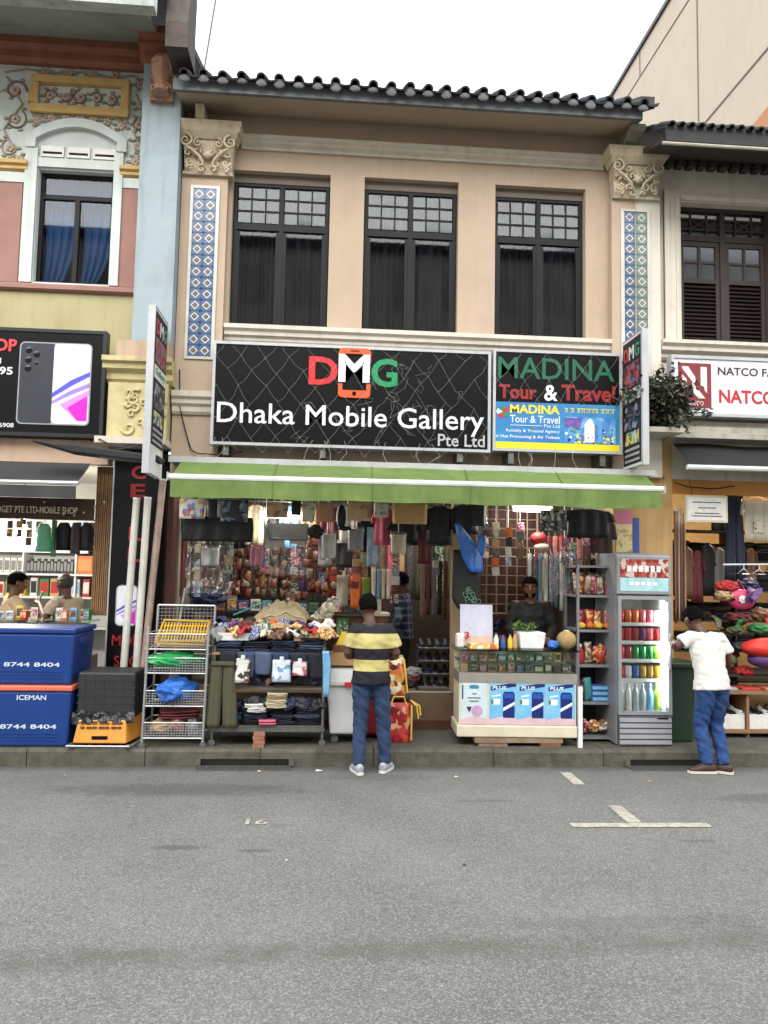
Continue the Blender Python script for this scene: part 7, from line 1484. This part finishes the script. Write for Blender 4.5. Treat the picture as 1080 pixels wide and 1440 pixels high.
skin1 = S('dark brown skin',(92,60,46),r=.55,var=.08,sc=18); skin2 = S('brown skin',(122,82,62),r=.55,var=.08,sc=18); hairb = S('black hair',(16,14,14),r=.95,var=.5,sc=90,spec=.05,bump=.9,bsc=220)
polo = stripes('striped polo cloth',[(0,(36,34,42)),(.915,(196,184,118)),(1.01,(34,32,40)),(1.11,(198,186,120)),(1.245,(40,37,45)),(1.7,(40,37,45))])
jean1 = S('blue jeans',(42,62,96),r=.9,var=.3,sc=7,bump=.35,bsc=260); jean2 = S('royal blue jeans',(36,70,124),r=.9,var=.35,sc=6,bump=.35,bsc=260)
person('man with his back turned in a yellow and black striped polo and jeans',(.43,-1.22,0),0,skin1,hairb,polo,jean1,(S('grey mesh shoe',(170,174,178),r=.7),S('white sole',(226,226,222),r=.6)),
       dict(hl=(-.08,0,.82),kl=(-.09,.03,.46),al=(-.1,-.02,.085),hr=(.085,0,.82),kr=(.12,.04,.46),ar=(.14,.04,.085),el=(-.22,.0,1.05),wl=(-.1,.21,1.02),er=(.225,-.01,1.05),wr=(.12,.2,1.0),dl=(.6,.8,0),dr=(-.6,.8,0),nl=(-.3,0,1),nr=(.3,0,1),look=(-.1,1,-.25),head=(-.04,.05,1.48),neck=(-.02,.02,1.345),sl=(-.155,0,1.29),sr=(.155,0,1.29),fl=(-.25,1,0),fr=(.45,1,0)),collar=MATS['charcoal awning cloth'],sleeve=.72)
tee = S('white tee cloth',(226,222,214),r=.9,var=.04,sc=6)
person('man in a white T shirt and blue jeans reaching towards the drinks fridge',(3.62,-1.2,0),.25,skin1,hairb,tee,jean2,(S('dark brown shoe',(64,44,38),r=.6),S('pale sole',(220,210,196),r=.6)),
       dict(pelvis=(0,-.02,.81),waist=(.0,.0,.95),chest=(.0,.05,1.15),neck=(-.01,.11,1.3),head=(-.03,.18,1.41),sl=(-.17,.07,1.25),sr=(.17,.06,1.24),el=(-.29,.12,1.15),wl=(-.13,.33,1.18),er=(.27,.02,1.0),wr=(.24,.24,.92),dl=(.1,1,-.1),dr=(0,1,.1),hl=(-.08,-.04,.78),kl=(-.07,.06,.43),al=(-.06,-.02,.085),hr=(.085,-.04,.78),kr=(.1,.05,.43),ar=(.09,-.06,.085),look=(.05,1,-.5),fl=(-1,.35,0),fr=(-.6,.8,0)),sleeve=.62)
blks = S('black shirt cloth',(30,30,32),r=.85,var=.15,sc=8)
person('bearded vendor in a black shirt standing behind the sales counter',(2.24,.06,.2),pi,skin2,hairb,blks,PAL['char'],(PAL['black'],PAL['black']),
       dict(look=(.25,1,-.05),el=(-.24,.04,1.03),wl=(-.12,.26,.93),er=(.24,.04,1.03),wr=(.12,.26,.93),dl=(.4,1,0),dr=(-.4,1,0),head=(.015,.03,1.475)),sleeve=1.2,beard=True,scale=.99)
def plaid():
    m = bpy.data.materials.new('blue plaid cloth'); m.use_nodes = True; n = m.node_tree.nodes; L = m.node_tree.links.new; b = n['Principled BSDF']; b.inputs['Roughness'].default_value = .9
    tc = n.new('ShaderNodeTexCoord'); sp = n.new('ShaderNodeSeparateXYZ'); L(tc.outputs['Object'], sp.inputs[0]); fac = None
    def band(i, per, wid):
        a = n.new('ShaderNodeMath'); a.operation = 'PINGPONG'; a.inputs[1].default_value = per; L(sp.outputs[i], a.inputs[0]); c = n.new('ShaderNodeMath'); c.operation = 'LESS_THAN'; c.inputs[1].default_value = wid; L(a.outputs[0], c.inputs[0]); return c.outputs[0]
    s = n.new('ShaderNodeMath'); s.operation = 'ADD'; L(band(0,.045,.014), s.inputs[0]); L(band(2,.045,.014), s.inputs[1]); k = n.new('ShaderNodeMath'); k.operation = 'MULTIPLY'; k.inputs[1].default_value = .5; L(s.outputs[0], k.inputs[0])
    cr = n.new('ShaderNodeValToRGB'); cr.color_ramp.elements[0].color = (*s2l((30,40,62)),1); cr.color_ramp.elements[1].color = (*s2l((104,126,150)),1); L(k.outputs[0], cr.inputs[0]); L(cr.outputs[0], b.inputs['Base Color']); return m
person('man in a dark blue plaid shirt standing inside the shop doorway',(.96,1.3,.2),1.25,skin1,hairb,plaid(),PAL['black'],(PAL['black'],PAL['black']),dict(look=(.1,1,-.2)),sleeve=1.2)
beig = S('beige shirt cloth',(196,168,134),r=.9,var=.08)
def stool(x, y, z, lab):
    t = thing('stool', lab, 'stool', (x,y,z)); MB().lathe([(.15,.0),(.165,.015),(.165,.04),(.15,.05)],(x,y,z+.5),18).build('seat',PAL['red'],t)
    for k in range(4): a = pi/4+k*pi/2; MB().tube([(x+.11*cos(a),y+.11*sin(a),z+.5),(x+.16*cos(a),y+.16*sin(a),z)],.014,6).build('leg',steel,t)
seat = dict(pelvis=(0,0,.66),waist=(0,.02,.8),chest=(0,.05,1.0),neck=(0,.06,1.17),head=(0,.09,1.31),sl=(-.175,.05,1.12),sr=(.175,.05,1.12),hl=(-.09,.02,.64),hr=(.09,.02,.64),kl=(-.1,.4,.6),kr=(.1,.4,.6),al=(-.1,.38,.17),ar=(.1,.38,.17),el=(-.22,.14,.92),wl=(-.1,.36,1.0),er=(.22,.14,.92),wr=(.1,.38,.98),dl=(.3,1,.3),dr=(-.3,1,.3),look=(0,1,-.25),fl=(0,1,0),fr=(0,1,0))
stool(-3.5,.55,.3,'red topped stool under the man in beige with black hair'); person('man with black hair in a beige shirt seated in the left shop',(-3.5,.55,.3),-1.0,skin2,hairb,beig,PAL['char'],(PAL['black'],PAL['black']),seat,sleeve=.7)
s2_ = dict(seat); s2_.update(wl=(-.08,.36,1.08),wr=(.1,.38,1.0)); stool(-2.82,.55,.3,'red topped stool under the balding man'); person('balding man seated in the left shop looking at a phone',(-2.82,.55,.3),1.15,skin1,S('grey black hair',(58,54,52),r=.7),S('stone shirt cloth',(176,160,140),r=.9),PAL['navy'],(PAL['black'],PAL['black']),s2_,sleeve=.7,hair='fringe')
t = thing('mobile_phone','white mobile phone held by the balding man','phone',(-3.2,.68,1.42)); MB().obox((-3.2,.685,1.44),(.012,.075,.15),(0,radians(15),.2)).build('case',PAL['white'],t,bevel=.004); MB().obox((-3.192,.686,1.441),(.002,.066,.135),(0,radians(15),.2)).build('screen',blk,t)
# ================================================================== CLUTTER: what makes the open fronts crowded
R = random.Random(404)
# heaped garments on the clothes stand: loose, flattened, overlapping
def rag(seed):
    """a dropped garment: thin sheet thrown into folds"""
    off = Vector((seed*5.1, seed*2.3, 0)); mb = MB()
    def f(u, v):
        x, y = u-.5, v-.5; r = max(abs(x), abs(y))
        z = .5*(1-(2*r)**3)+.42*noise.noise(Vector((x*3.2, y*3.2, 0))+off)+.28*abs(noise.noise(Vector((x*7, y*7, 1))+off))
        return (x*(1+.3*noise.noise(Vector((x*2, y*2, 5))+off)), y*(1+.3*noise.noise(Vector((x*2, y*2, 9))+off)), z)
    mb.grid(f, 14, 14); mb.grid(lambda u, v: (lambda p: (p[0]*.96, p[1]*.96, min(p[2]-.12, .1)))(f(1-u, v)), 14, 14); return mb.mesh('loose_garment', blk, smooth=True)
RAG = [rag(k) for k in range(6)]
hp_ = ['pink','red','orange','orange','char','red','white','black','pink','purple','maroon','sky','grey','red','cream','navy']
rows_ = [(-.74,1.17,10),(-.6,1.21,10),(-.46,1.24,9)]
for j, (y_, z_, n) in enumerate(rows_):
    for i in range(n):
        x_ = -.98+i*.98/(n-1)+R.uniform(-.03,.03); c_ = R.choice(hp_)
        inst(RAG[(i+2*j) % 6], 'loose_garment', (x_, y_+R.uniform(-.03,.03), z_+R.uniform(-.01,.03)), rot=(R.uniform(.1,.6),R.uniform(-.3,.3),R.uniform(0,6)), scale=(.19,.16,.1), m=(PAT[(i*3+j) % 8] if (i+j) % 2 else PAL[c_]), tag=('%s garment tossed on the stand, %s from the left in the %s row' % ('patterned' if (i+j) % 2 else {'char':'charcoal'}.get(c_,c_), ORD[i], ['front','middle','back'][j]), 'garment', 'garments tossed on the clothes stand'))
for j, (z_, y_) in enumerate([(.84,-.78),(.6,-.8)]):
    for i in range(8):
        inst(RAG[(i*5+j) % 6], 'loose_garment', (-.66+i*.088, y_+R.uniform(-.02,.02), z_-.06+R.uniform(-.02,.02)), rot=(R.uniform(.8,1.3),R.uniform(-.3,.3),R.uniform(-.6,.6)), scale=(.15,.12,.07), m=R.choice([PAL['black'],PAL['char'],DEN[2],DEN[4],PAL['navy'],PAL['brown']]), tag=('dark garment stuffed into the %s shelf of the stand, %s from the left' % (['middle','bottom'][j], ORD[i]), 'garment', 'dark garments stuffed into the stand shelves'))
cloth(MB(), [(1.05,-.02,.05),(.9,-.01,.07),(.62,.0,.05)], -.9, .015, .008, 40, 8, 10, 2).build('hanging_scarf', PAL['sky'], smooth=True, tag=('pale blue scarf hanging at the right corner of the clothes stand','scarf'))
# second rail inside the shop, crowded with shirts and wrapped packs seen under the awning
rail2 = thing('hanging_rail','inner steel rail crowded with shirts above the goods tables','rail',(-.1,.3,2.5)); MB().tube([(-1.55,.3,2.56),(1.34,.3,2.56)],.012,6).build('rail',steel,rail2)
for x_ in (-1.5,-.1,1.3): MB().tube([(x_,.3,2.56),(x_,.3,2.93)],.006,5).build('drop_rod',steel,rail2)
cl2 = ['white','grey','char','cream','black','sky','tan','maroon','white','navy','pink','grey','black','olive']
for i in range(14):
    x_ = -1.42+i*.205; c_ = cl2[i]; shirt(x_, 2.52, .24, R.uniform(.34,.5), .3+R.uniform(-.05,.05), PAL[c_], '%s shirt on the inner rail, %s from the left' % ({'char':'charcoal'}.get(c_,c_), ORD[i]), 'shirts on the inner rail', seed=i+40)
# glossy wrapped packs hanging in front
for i, (x_, z_, w_, h_, c_) in enumerate([(-.55,2.26,.2,.22,'white'),(-.3,2.28,.16,.2,'cream'),(.02,2.2,.15,.26,'white'),(.3,2.25,.16,.22,'grey'),(.75,2.2,.16,.2,'cream'),(-.72,2.05,.14,.2,'pink'),(-1.2,2.02,.18,.18,'white'),(1.62,2.42,.14,.2,'maroon')]):
    t = thing('wrapped_pack','%s shirt pack in shiny wrap under the awning, %s from the left' % (c_, ORD[[1,3,4,5,6,2,0,7][i]] if False else ['third','fourth','fifth','sixth','seventh','second','first','eighth'][i]),'pack',(x_,-.2,z_-h_),group='shiny shirt packs under the awning'); m_ = MB(); cloth(m_,[(z_,x_-w_/2,x_+w_/2),(z_-h_,x_-w_/2,x_+w_/2)],-.2,.02,.003,12,8,6,i); m_.build('folded_shirt',PAL[c_],t,smooth=True); m_ = MB(); cloth(m_,[(z_+.03,x_-w_*.56,x_+w_*.56),(z_-h_-.02,x_-w_*.56,x_+w_*.56)],-.2,.04,.008,30,12,10,i+5); m_.build('plastic_wrap',clearw,t,smooth=True); MB().tube([(x_,-.2,z_+.02),(x_,-.2,2.6)],.002,4).build('string',wht,t)
# belts, caps and toys on the left wall of the shop, seen past the awning corner
for i in range(7):
    m_ = MB(); y_ = .35+.3*i; m_.box(-1.6,-1.575,y_,y_+.2,1.5+.08*(i % 2),2.3); m_.build('wall_pack',PAL[['maroon','tan','navy','brown','grey','red','char'][i]],tag=('%s display card on the left side wall of the shop, %s from the front' % (['dark red','tan','navy','brown','grey','red','charcoal'][i],ORD[i]),'card','cards on the left side wall'),bevel=.005)
# slanting pole and clutter beside the cart
MB().tube([(-1.5,-.1,1.35),(-1.38,.0,2.5)],.016,8).build('slanting_pole',PAL['char'],tag=('dark slanting pole behind the wire cart','pole')); MB().tube([(-1.58,-.2,.52),(-1.46,-.1,1.6)],.012,8).build('broom_stick',galv,tag=('thin pale stick leaning behind the wire cart','stick'))
MB().tube([(-.95,-.15,1.33),(-.6,-.1,1.48)],.01,6).build('umbrella_stick',PAL['teal'],tag=('thin greenish rod lying behind the clothes heap','rod'))
# wicker and cartons on the platform behind the man in stripes
for i, (x_, w_, h_, c_) in enumerate([(.18,.2,.22,'tan'),(.4,.2,.3,'brown'),(.6,.16,.2,'cream')]): B(x_-w_/2,x_+w_/2,.12,.3,.502,.502+h_).build('carton',[card,PAL['brown'],PAL['cream']][i],tag=(['tan','brown','cream'][i]+' carton on the display platform behind the white bin','box'),bevel=.004)
# flip-flops and purses on the right of the doorway
for i in range(10): inst(RAG[i % 6],'loose_garment',(1.56+.09*i,.12,1.2+.05*(i % 3)),rot=(1.2,0,i),scale=(.13,.12,.06),m=PAL[['black','char','brown','black','navy','char','maroon','black','olive','char'][i]],tag=('dark cloth piled behind the sales counter, %s from the left' % ORD[i],'cloth','dark cloth behind the sales counter'))
bt = thing('back_table','dark table behind the sales counter','table',(2.0,.15,.2)); B(1.5,1.95,-.05,.25,1.1,1.13).build('top',PAL['brown'],bt); 
for x_ in (1.52,1.91): B(x_,x_+.03,-.03,.0,.2,1.1).build('leg',PAL['brown'],bt); B(x_,x_+.03,.2,.23,.2,1.1).build('leg',PAL['brown'],bt)
# cables on the fronts
cab = S('black cable',(26,26,28),r=.6)
for k, (pts, lab) in enumerate([([(-1.6,-.14,3.9),(-1.58,-.16,3.5),(-1.45,-.14,3.05),(-1.3,-.2,3.0),(-.9,-.22,3.03)],'black cable looping below the left end of the black fascia sign'), ([(3.3,-.14,4.3),(3.33,-.15,3.7),(3.4,-.14,3.2),(3.55,-.1,3.05),(3.7,-.08,2.9)],'black cable running down the right pilaster'), ([(-2.45,-.25,3.1),(-2.3,-.44,3.08),(-2.05,-.45,3.0),(-1.9,-.45,3.04)],'black cable sagging under the phone shop sign'), ([(3.82,-.06,2.86),(4.1,-.1,2.8),(4.5,.0,2.84),(5.2,.3,2.95)],'cable sagging across the right shop front')]):
    q = [Vector(pts[0])]
    for a, b_ in zip(pts, pts[1:]):
        for s in range(1, 5): q.append(Vector(a).lerp(Vector(b_), s/4)+Vector((0,0,-.02*sin(pi*s/4))))
    MB().tube(q,.007,6).build('cable',cab,tag=(lab,'cable'))
fl_ = thing('string_lights','string of pale little lights sagging under the left shop board','lights',(-2.7,-.2,2.3)); q = [Vector((-3.0+.1*i,-.16-.02*(i % 2),2.55-.16*sin(i*.5)-.02*i)) for i in range(8)]; MB().tube(q,.003,4).build('wire',cab,fl_)
for p_ in q: MB().ball(p_,.01,8,6).build('light',S('pale bead',(230,220,190)),fl_,smooth=True)
# slatted timber return beside the left shop
sw = thing('timber_screen','brown slatted timber screen at the right side of the left shop','screen',(-2.32,-.02,1.3))
for k in range(9): B(-2.42+.02*k,-2.406+.02*k,-.06-.004*(k % 2),-.02,1.3,2.85).build('slat',S('brown timber slat',(132,96,58),var=.25,sc=10),sw)
for z_ in (1.5,2.2,2.7): B(-2.425,-2.24,-.019,-.005,z_,z_+.04).build('rail',S('brown timber slat',(132,96,58)),sw)
# utility box and downpipes on the facade
dp = thing('downpipe','grey rain pipe between the cream shophouse and the peach one','pipe',(3.52,-.16,2.9)) if False else None
# litter and grit on the road
for i, (x_, y_, s_, c_) in enumerate([(-.02,-1.14,.035,'white'),(-.55,-1.16,.02,'cream'),(1.2,-1.35,.02,'cream'),(-2.2,-1.3,.012,'tan'),(3.2,-2.9,.02,'black'),(.9,-3.4,.012,'char'),(-1.4,-2.2,.012,'tan'),(2.9,-1.5,.02,'tan'),(-.2,-3.3,.01,'white')]):
    m_ = MB(); m_.add([(x_-s_,y_-s_*.5,.003),(x_+s_,y_-s_*.7,.009),(x_+s_*.8,y_+s_*.6,.004),(x_-s_*.7,y_+s_*.6,.012)],[(0,1,2),(0,2,3)]); m_.build('litter',PAL[c_],tag=('%s scrap of litter lying on the road %s' % (c_ if c_ != 'char' else 'charcoal',['beside the striped man','below the drain grate','before the counter','before the orange crate','right of the T marking','in mid road','left of the painted number','near the drinks fridge','in the near lane at the left'][i]),'litter'))
# more goods hanging inside the right shop
for i in range(9): inst(RAG[i % 6],'loose_garment',(4.12+.1*i,-.12-.04*(i % 3),1.02+.3*(i % 3)),rot=(1.0,0,i),scale=(.18,.16,.09),m=PAL[['brown','olive','red','maroon','green','purple','tan','red','navy'][i]],tag=('%s cloth draped on the right shop heap, %s from the left' % (['brown','olive','red','dark red','green','purple','tan','scarlet','navy'][i],ORD[i]),'cloth','cloth draped on the right shop heap'))
for i in range(8): shirt(3.98+.14*i,2.2-.04*(i % 3),.16,.6,.28+.02*i,PAL[['char','brown','maroon','black','grey','char','navy','brown'][i]],'%s garment in the dim right shop row, %s from the pillar' % (['charcoal','brown','dark red','black','grey','charcoal','navy','brown'][i],ORD[i]),'garments in the dim right shop row',seed=60+i,hanger=False)
MB().tube([(4.4,.0,1.96),(5.6,.0,1.99)],.01,6).build('hanger_rail',wht,tag=('white rail with empty hangers in the right shop','rail'))
for i in range(5):
    x_ = 4.55+.09*i; MB().tube([(x_,-.0,1.97),(x_,-.0,1.92),(x_-.07,.02,1.86),(x_+.07,.0,1.86),(x_,-.0,1.92)],.005,5).build('clothes_hanger',wht if i % 2 else PAL['black'],tag=('%s empty hanger on the white rail, %s from the left' % ('white' if i % 2 else 'black',ORD[i]),'hanger','empty hangers in the right shop'))
# strips of small carded goods hanging through the open front
R = random.Random(99)
CARD = MB().box(-.5,.5,-.05,.05,-1,0,0).box(-.38,.38,-.09,-.0505,-.8,-.3,0).mesh('card',blk)
spots = [(-1.35,-.05,2.06),(-1.18,.1,2.02),(-1.02,-.02,2.1),(-.88,.15,2.0),(-.66,.05,2.04),(-.5,-.1,2.12),(-.34,.12,2.02),(-.18,0,2.1),(.0,.15,2.12),(.16,.02,2.2),(.32,.1,2.1),(.64,.1,2.16),(.76,.2,2.06),(.9,.05,2.12),(1.2,.15,2.02),(1.3,-.05,2.0),(1.68,-.2,2.34),(1.8,-.15,2.36),(1.92,-.22,2.3),(2.05,-.2,2.36),(2.52,-.25,2.2),(2.62,-.2,2.16),(2.74,-.28,2.22),(2.86,-.2,2.2)]
mixm = PAT+[PAL[c] for c in ('white','maroon','brown','grey','cream','char','tan','olive','grey','orange')]
spots = [s_ for i, s_ in enumerate(spots) if s_[0] > 1.6 or i % 2 == 0]
for k, (x_, y_, z_) in enumerate(spots):
    n = R.randint(3,6); w_ = R.uniform(.06,.09); h_ = R.uniform(.07,.1)
    t = thing('carded_strip','strip of small carded goods hanging under the awning, %s from the left' % ORD[k],'strip',(x_,y_,z_-n*h_*1.05),group='strips of carded goods under the awning')
    MB().tube([(x_,y_,z_-n*h_*1.05),(x_,y_,2.58 if y_ < .25 else 2.9)],.002,4).build('string',wht,t)
    for i in range(n): inst(CARD,'card',Vector((x_+R.uniform(-.006,.006),y_-.01,z_-i*h_*1.05))-Vector(t.location),t,rot=(0,R.uniform(-.08,.08),R.uniform(-.5,.5)),scale=(w_,.1,h_),m=R.choice(mixm))
lm = thing('tube_lamp','short bright tube lamp hanging just inside the left half of the front','lamp',(-.45,.12,2.36)); MB().cyl((-.72,.12,2.385),(-.22,.12,2.385),.018).build('tube',MATS['lit tube white'],lm); B(-.75,-.19,.09,.15,2.405,2.44).build('batten',wht,lm); lamp_point(lm,(-.47,.05,2.33),9,.12)
for x_ in (-.7,-.24): MB().tube([(x_,.12,2.44),(x_,.12,2.93)],.003,4).build('chain',steel,lm)
lm = thing('tube_lamp','short bright tube lamp hanging above the vendor','lamp',(2.2,-.12,2.5)); MB().cyl((2.0,-.12,2.5),(2.4,-.12,2.5),.016).build('tube',MATS['lit tube white'],lm); B(1.98,2.42,-.15,-.09,2.52,2.55).build('batten',wht,lm); lamp_point(lm,(2.2,-.2,2.44),9,.12)
for x_ in (2.02,2.38): MB().tube([(x_,-.12,2.55),(x_,-.1,2.9)],.003,4).build('chain',steel,lm)
# crumpled clear sheeting over the goods at left
for k, (xa, xb, za, zb, y_) in enumerate([(-.62,-.2,1.75,2.3,-.12),(-1.45,-1.0,1.55,2.05,-.15),(2.4,2.62,1.6,2.05,-.3)]):
    m_ = MB(); m_.grid(lambda u, v: (lerp(xa,xb,u)+.01*sin(v*9), y_+.03*fbm((u*5,v*5,k))+.02*abs(fbm((u*11,v*7,k+3))), lerp(za,zb,v)), 40, 40); m_.build('plastic_sheet',clearw,smooth=True,tag=(['clear plastic sheet hanging before the goods left of the middle','clear plastic sheet hanging behind the wire cart','clear plastic sheet hanging over the shirts beside the vendor'][k],'plastic sheet'))

# small gadgets crowding the left shop counter and front
R = random.Random(55)
gl_ = [(-3.3,'sky'),(-3.22,'white'),(-3.14,'yellow'),(-3.06,'red'),(-2.98,'cream'),(-2.74,'white'),(-2.66,'orange'),(-2.58,'sky'),(-2.5,'tan'),(-2.43,'green')]
for i, (x_, c_) in enumerate(gl_): product('%s gadget pack on the left shop counter top, %s from the left' % (c_, ORD[i]), 'pack', x_, -.12+.05*(i % 3), 1.262, .065, .05, R.uniform(.06,.13), PAL[c_], PAT[i % 8], 'gadget packs on the left shop counter', rz=R.uniform(-.4,.4))
for k in range(9):
    x_ = -3.42+k*.1 if k < 4 else -3.0+k*.075
    t = thing('carded_strip','strip of small phone accessories hanging in the left shop, %s from the left' % ORD[k],'strip',(x_,.3,1.7),group='accessory strips in the left shop'); n = R.randint(2,4)
    MB().tube([(x_,.32,2.3-n*.09),(x_,.32,2.42)],.002,4).build('string',wht,t)
    for i in range(n): inst(CARD,'card',Vector((x_,.31,2.28-i*.09))-Vector(t.location),t,rot=(0,R.uniform(-.08,.08),R.uniform(-.4,.4)),scale=(.06,.1,.08),m=R.choice(PAT+[PAL[c] for c in ('white','sky','yellow','char','red')]))
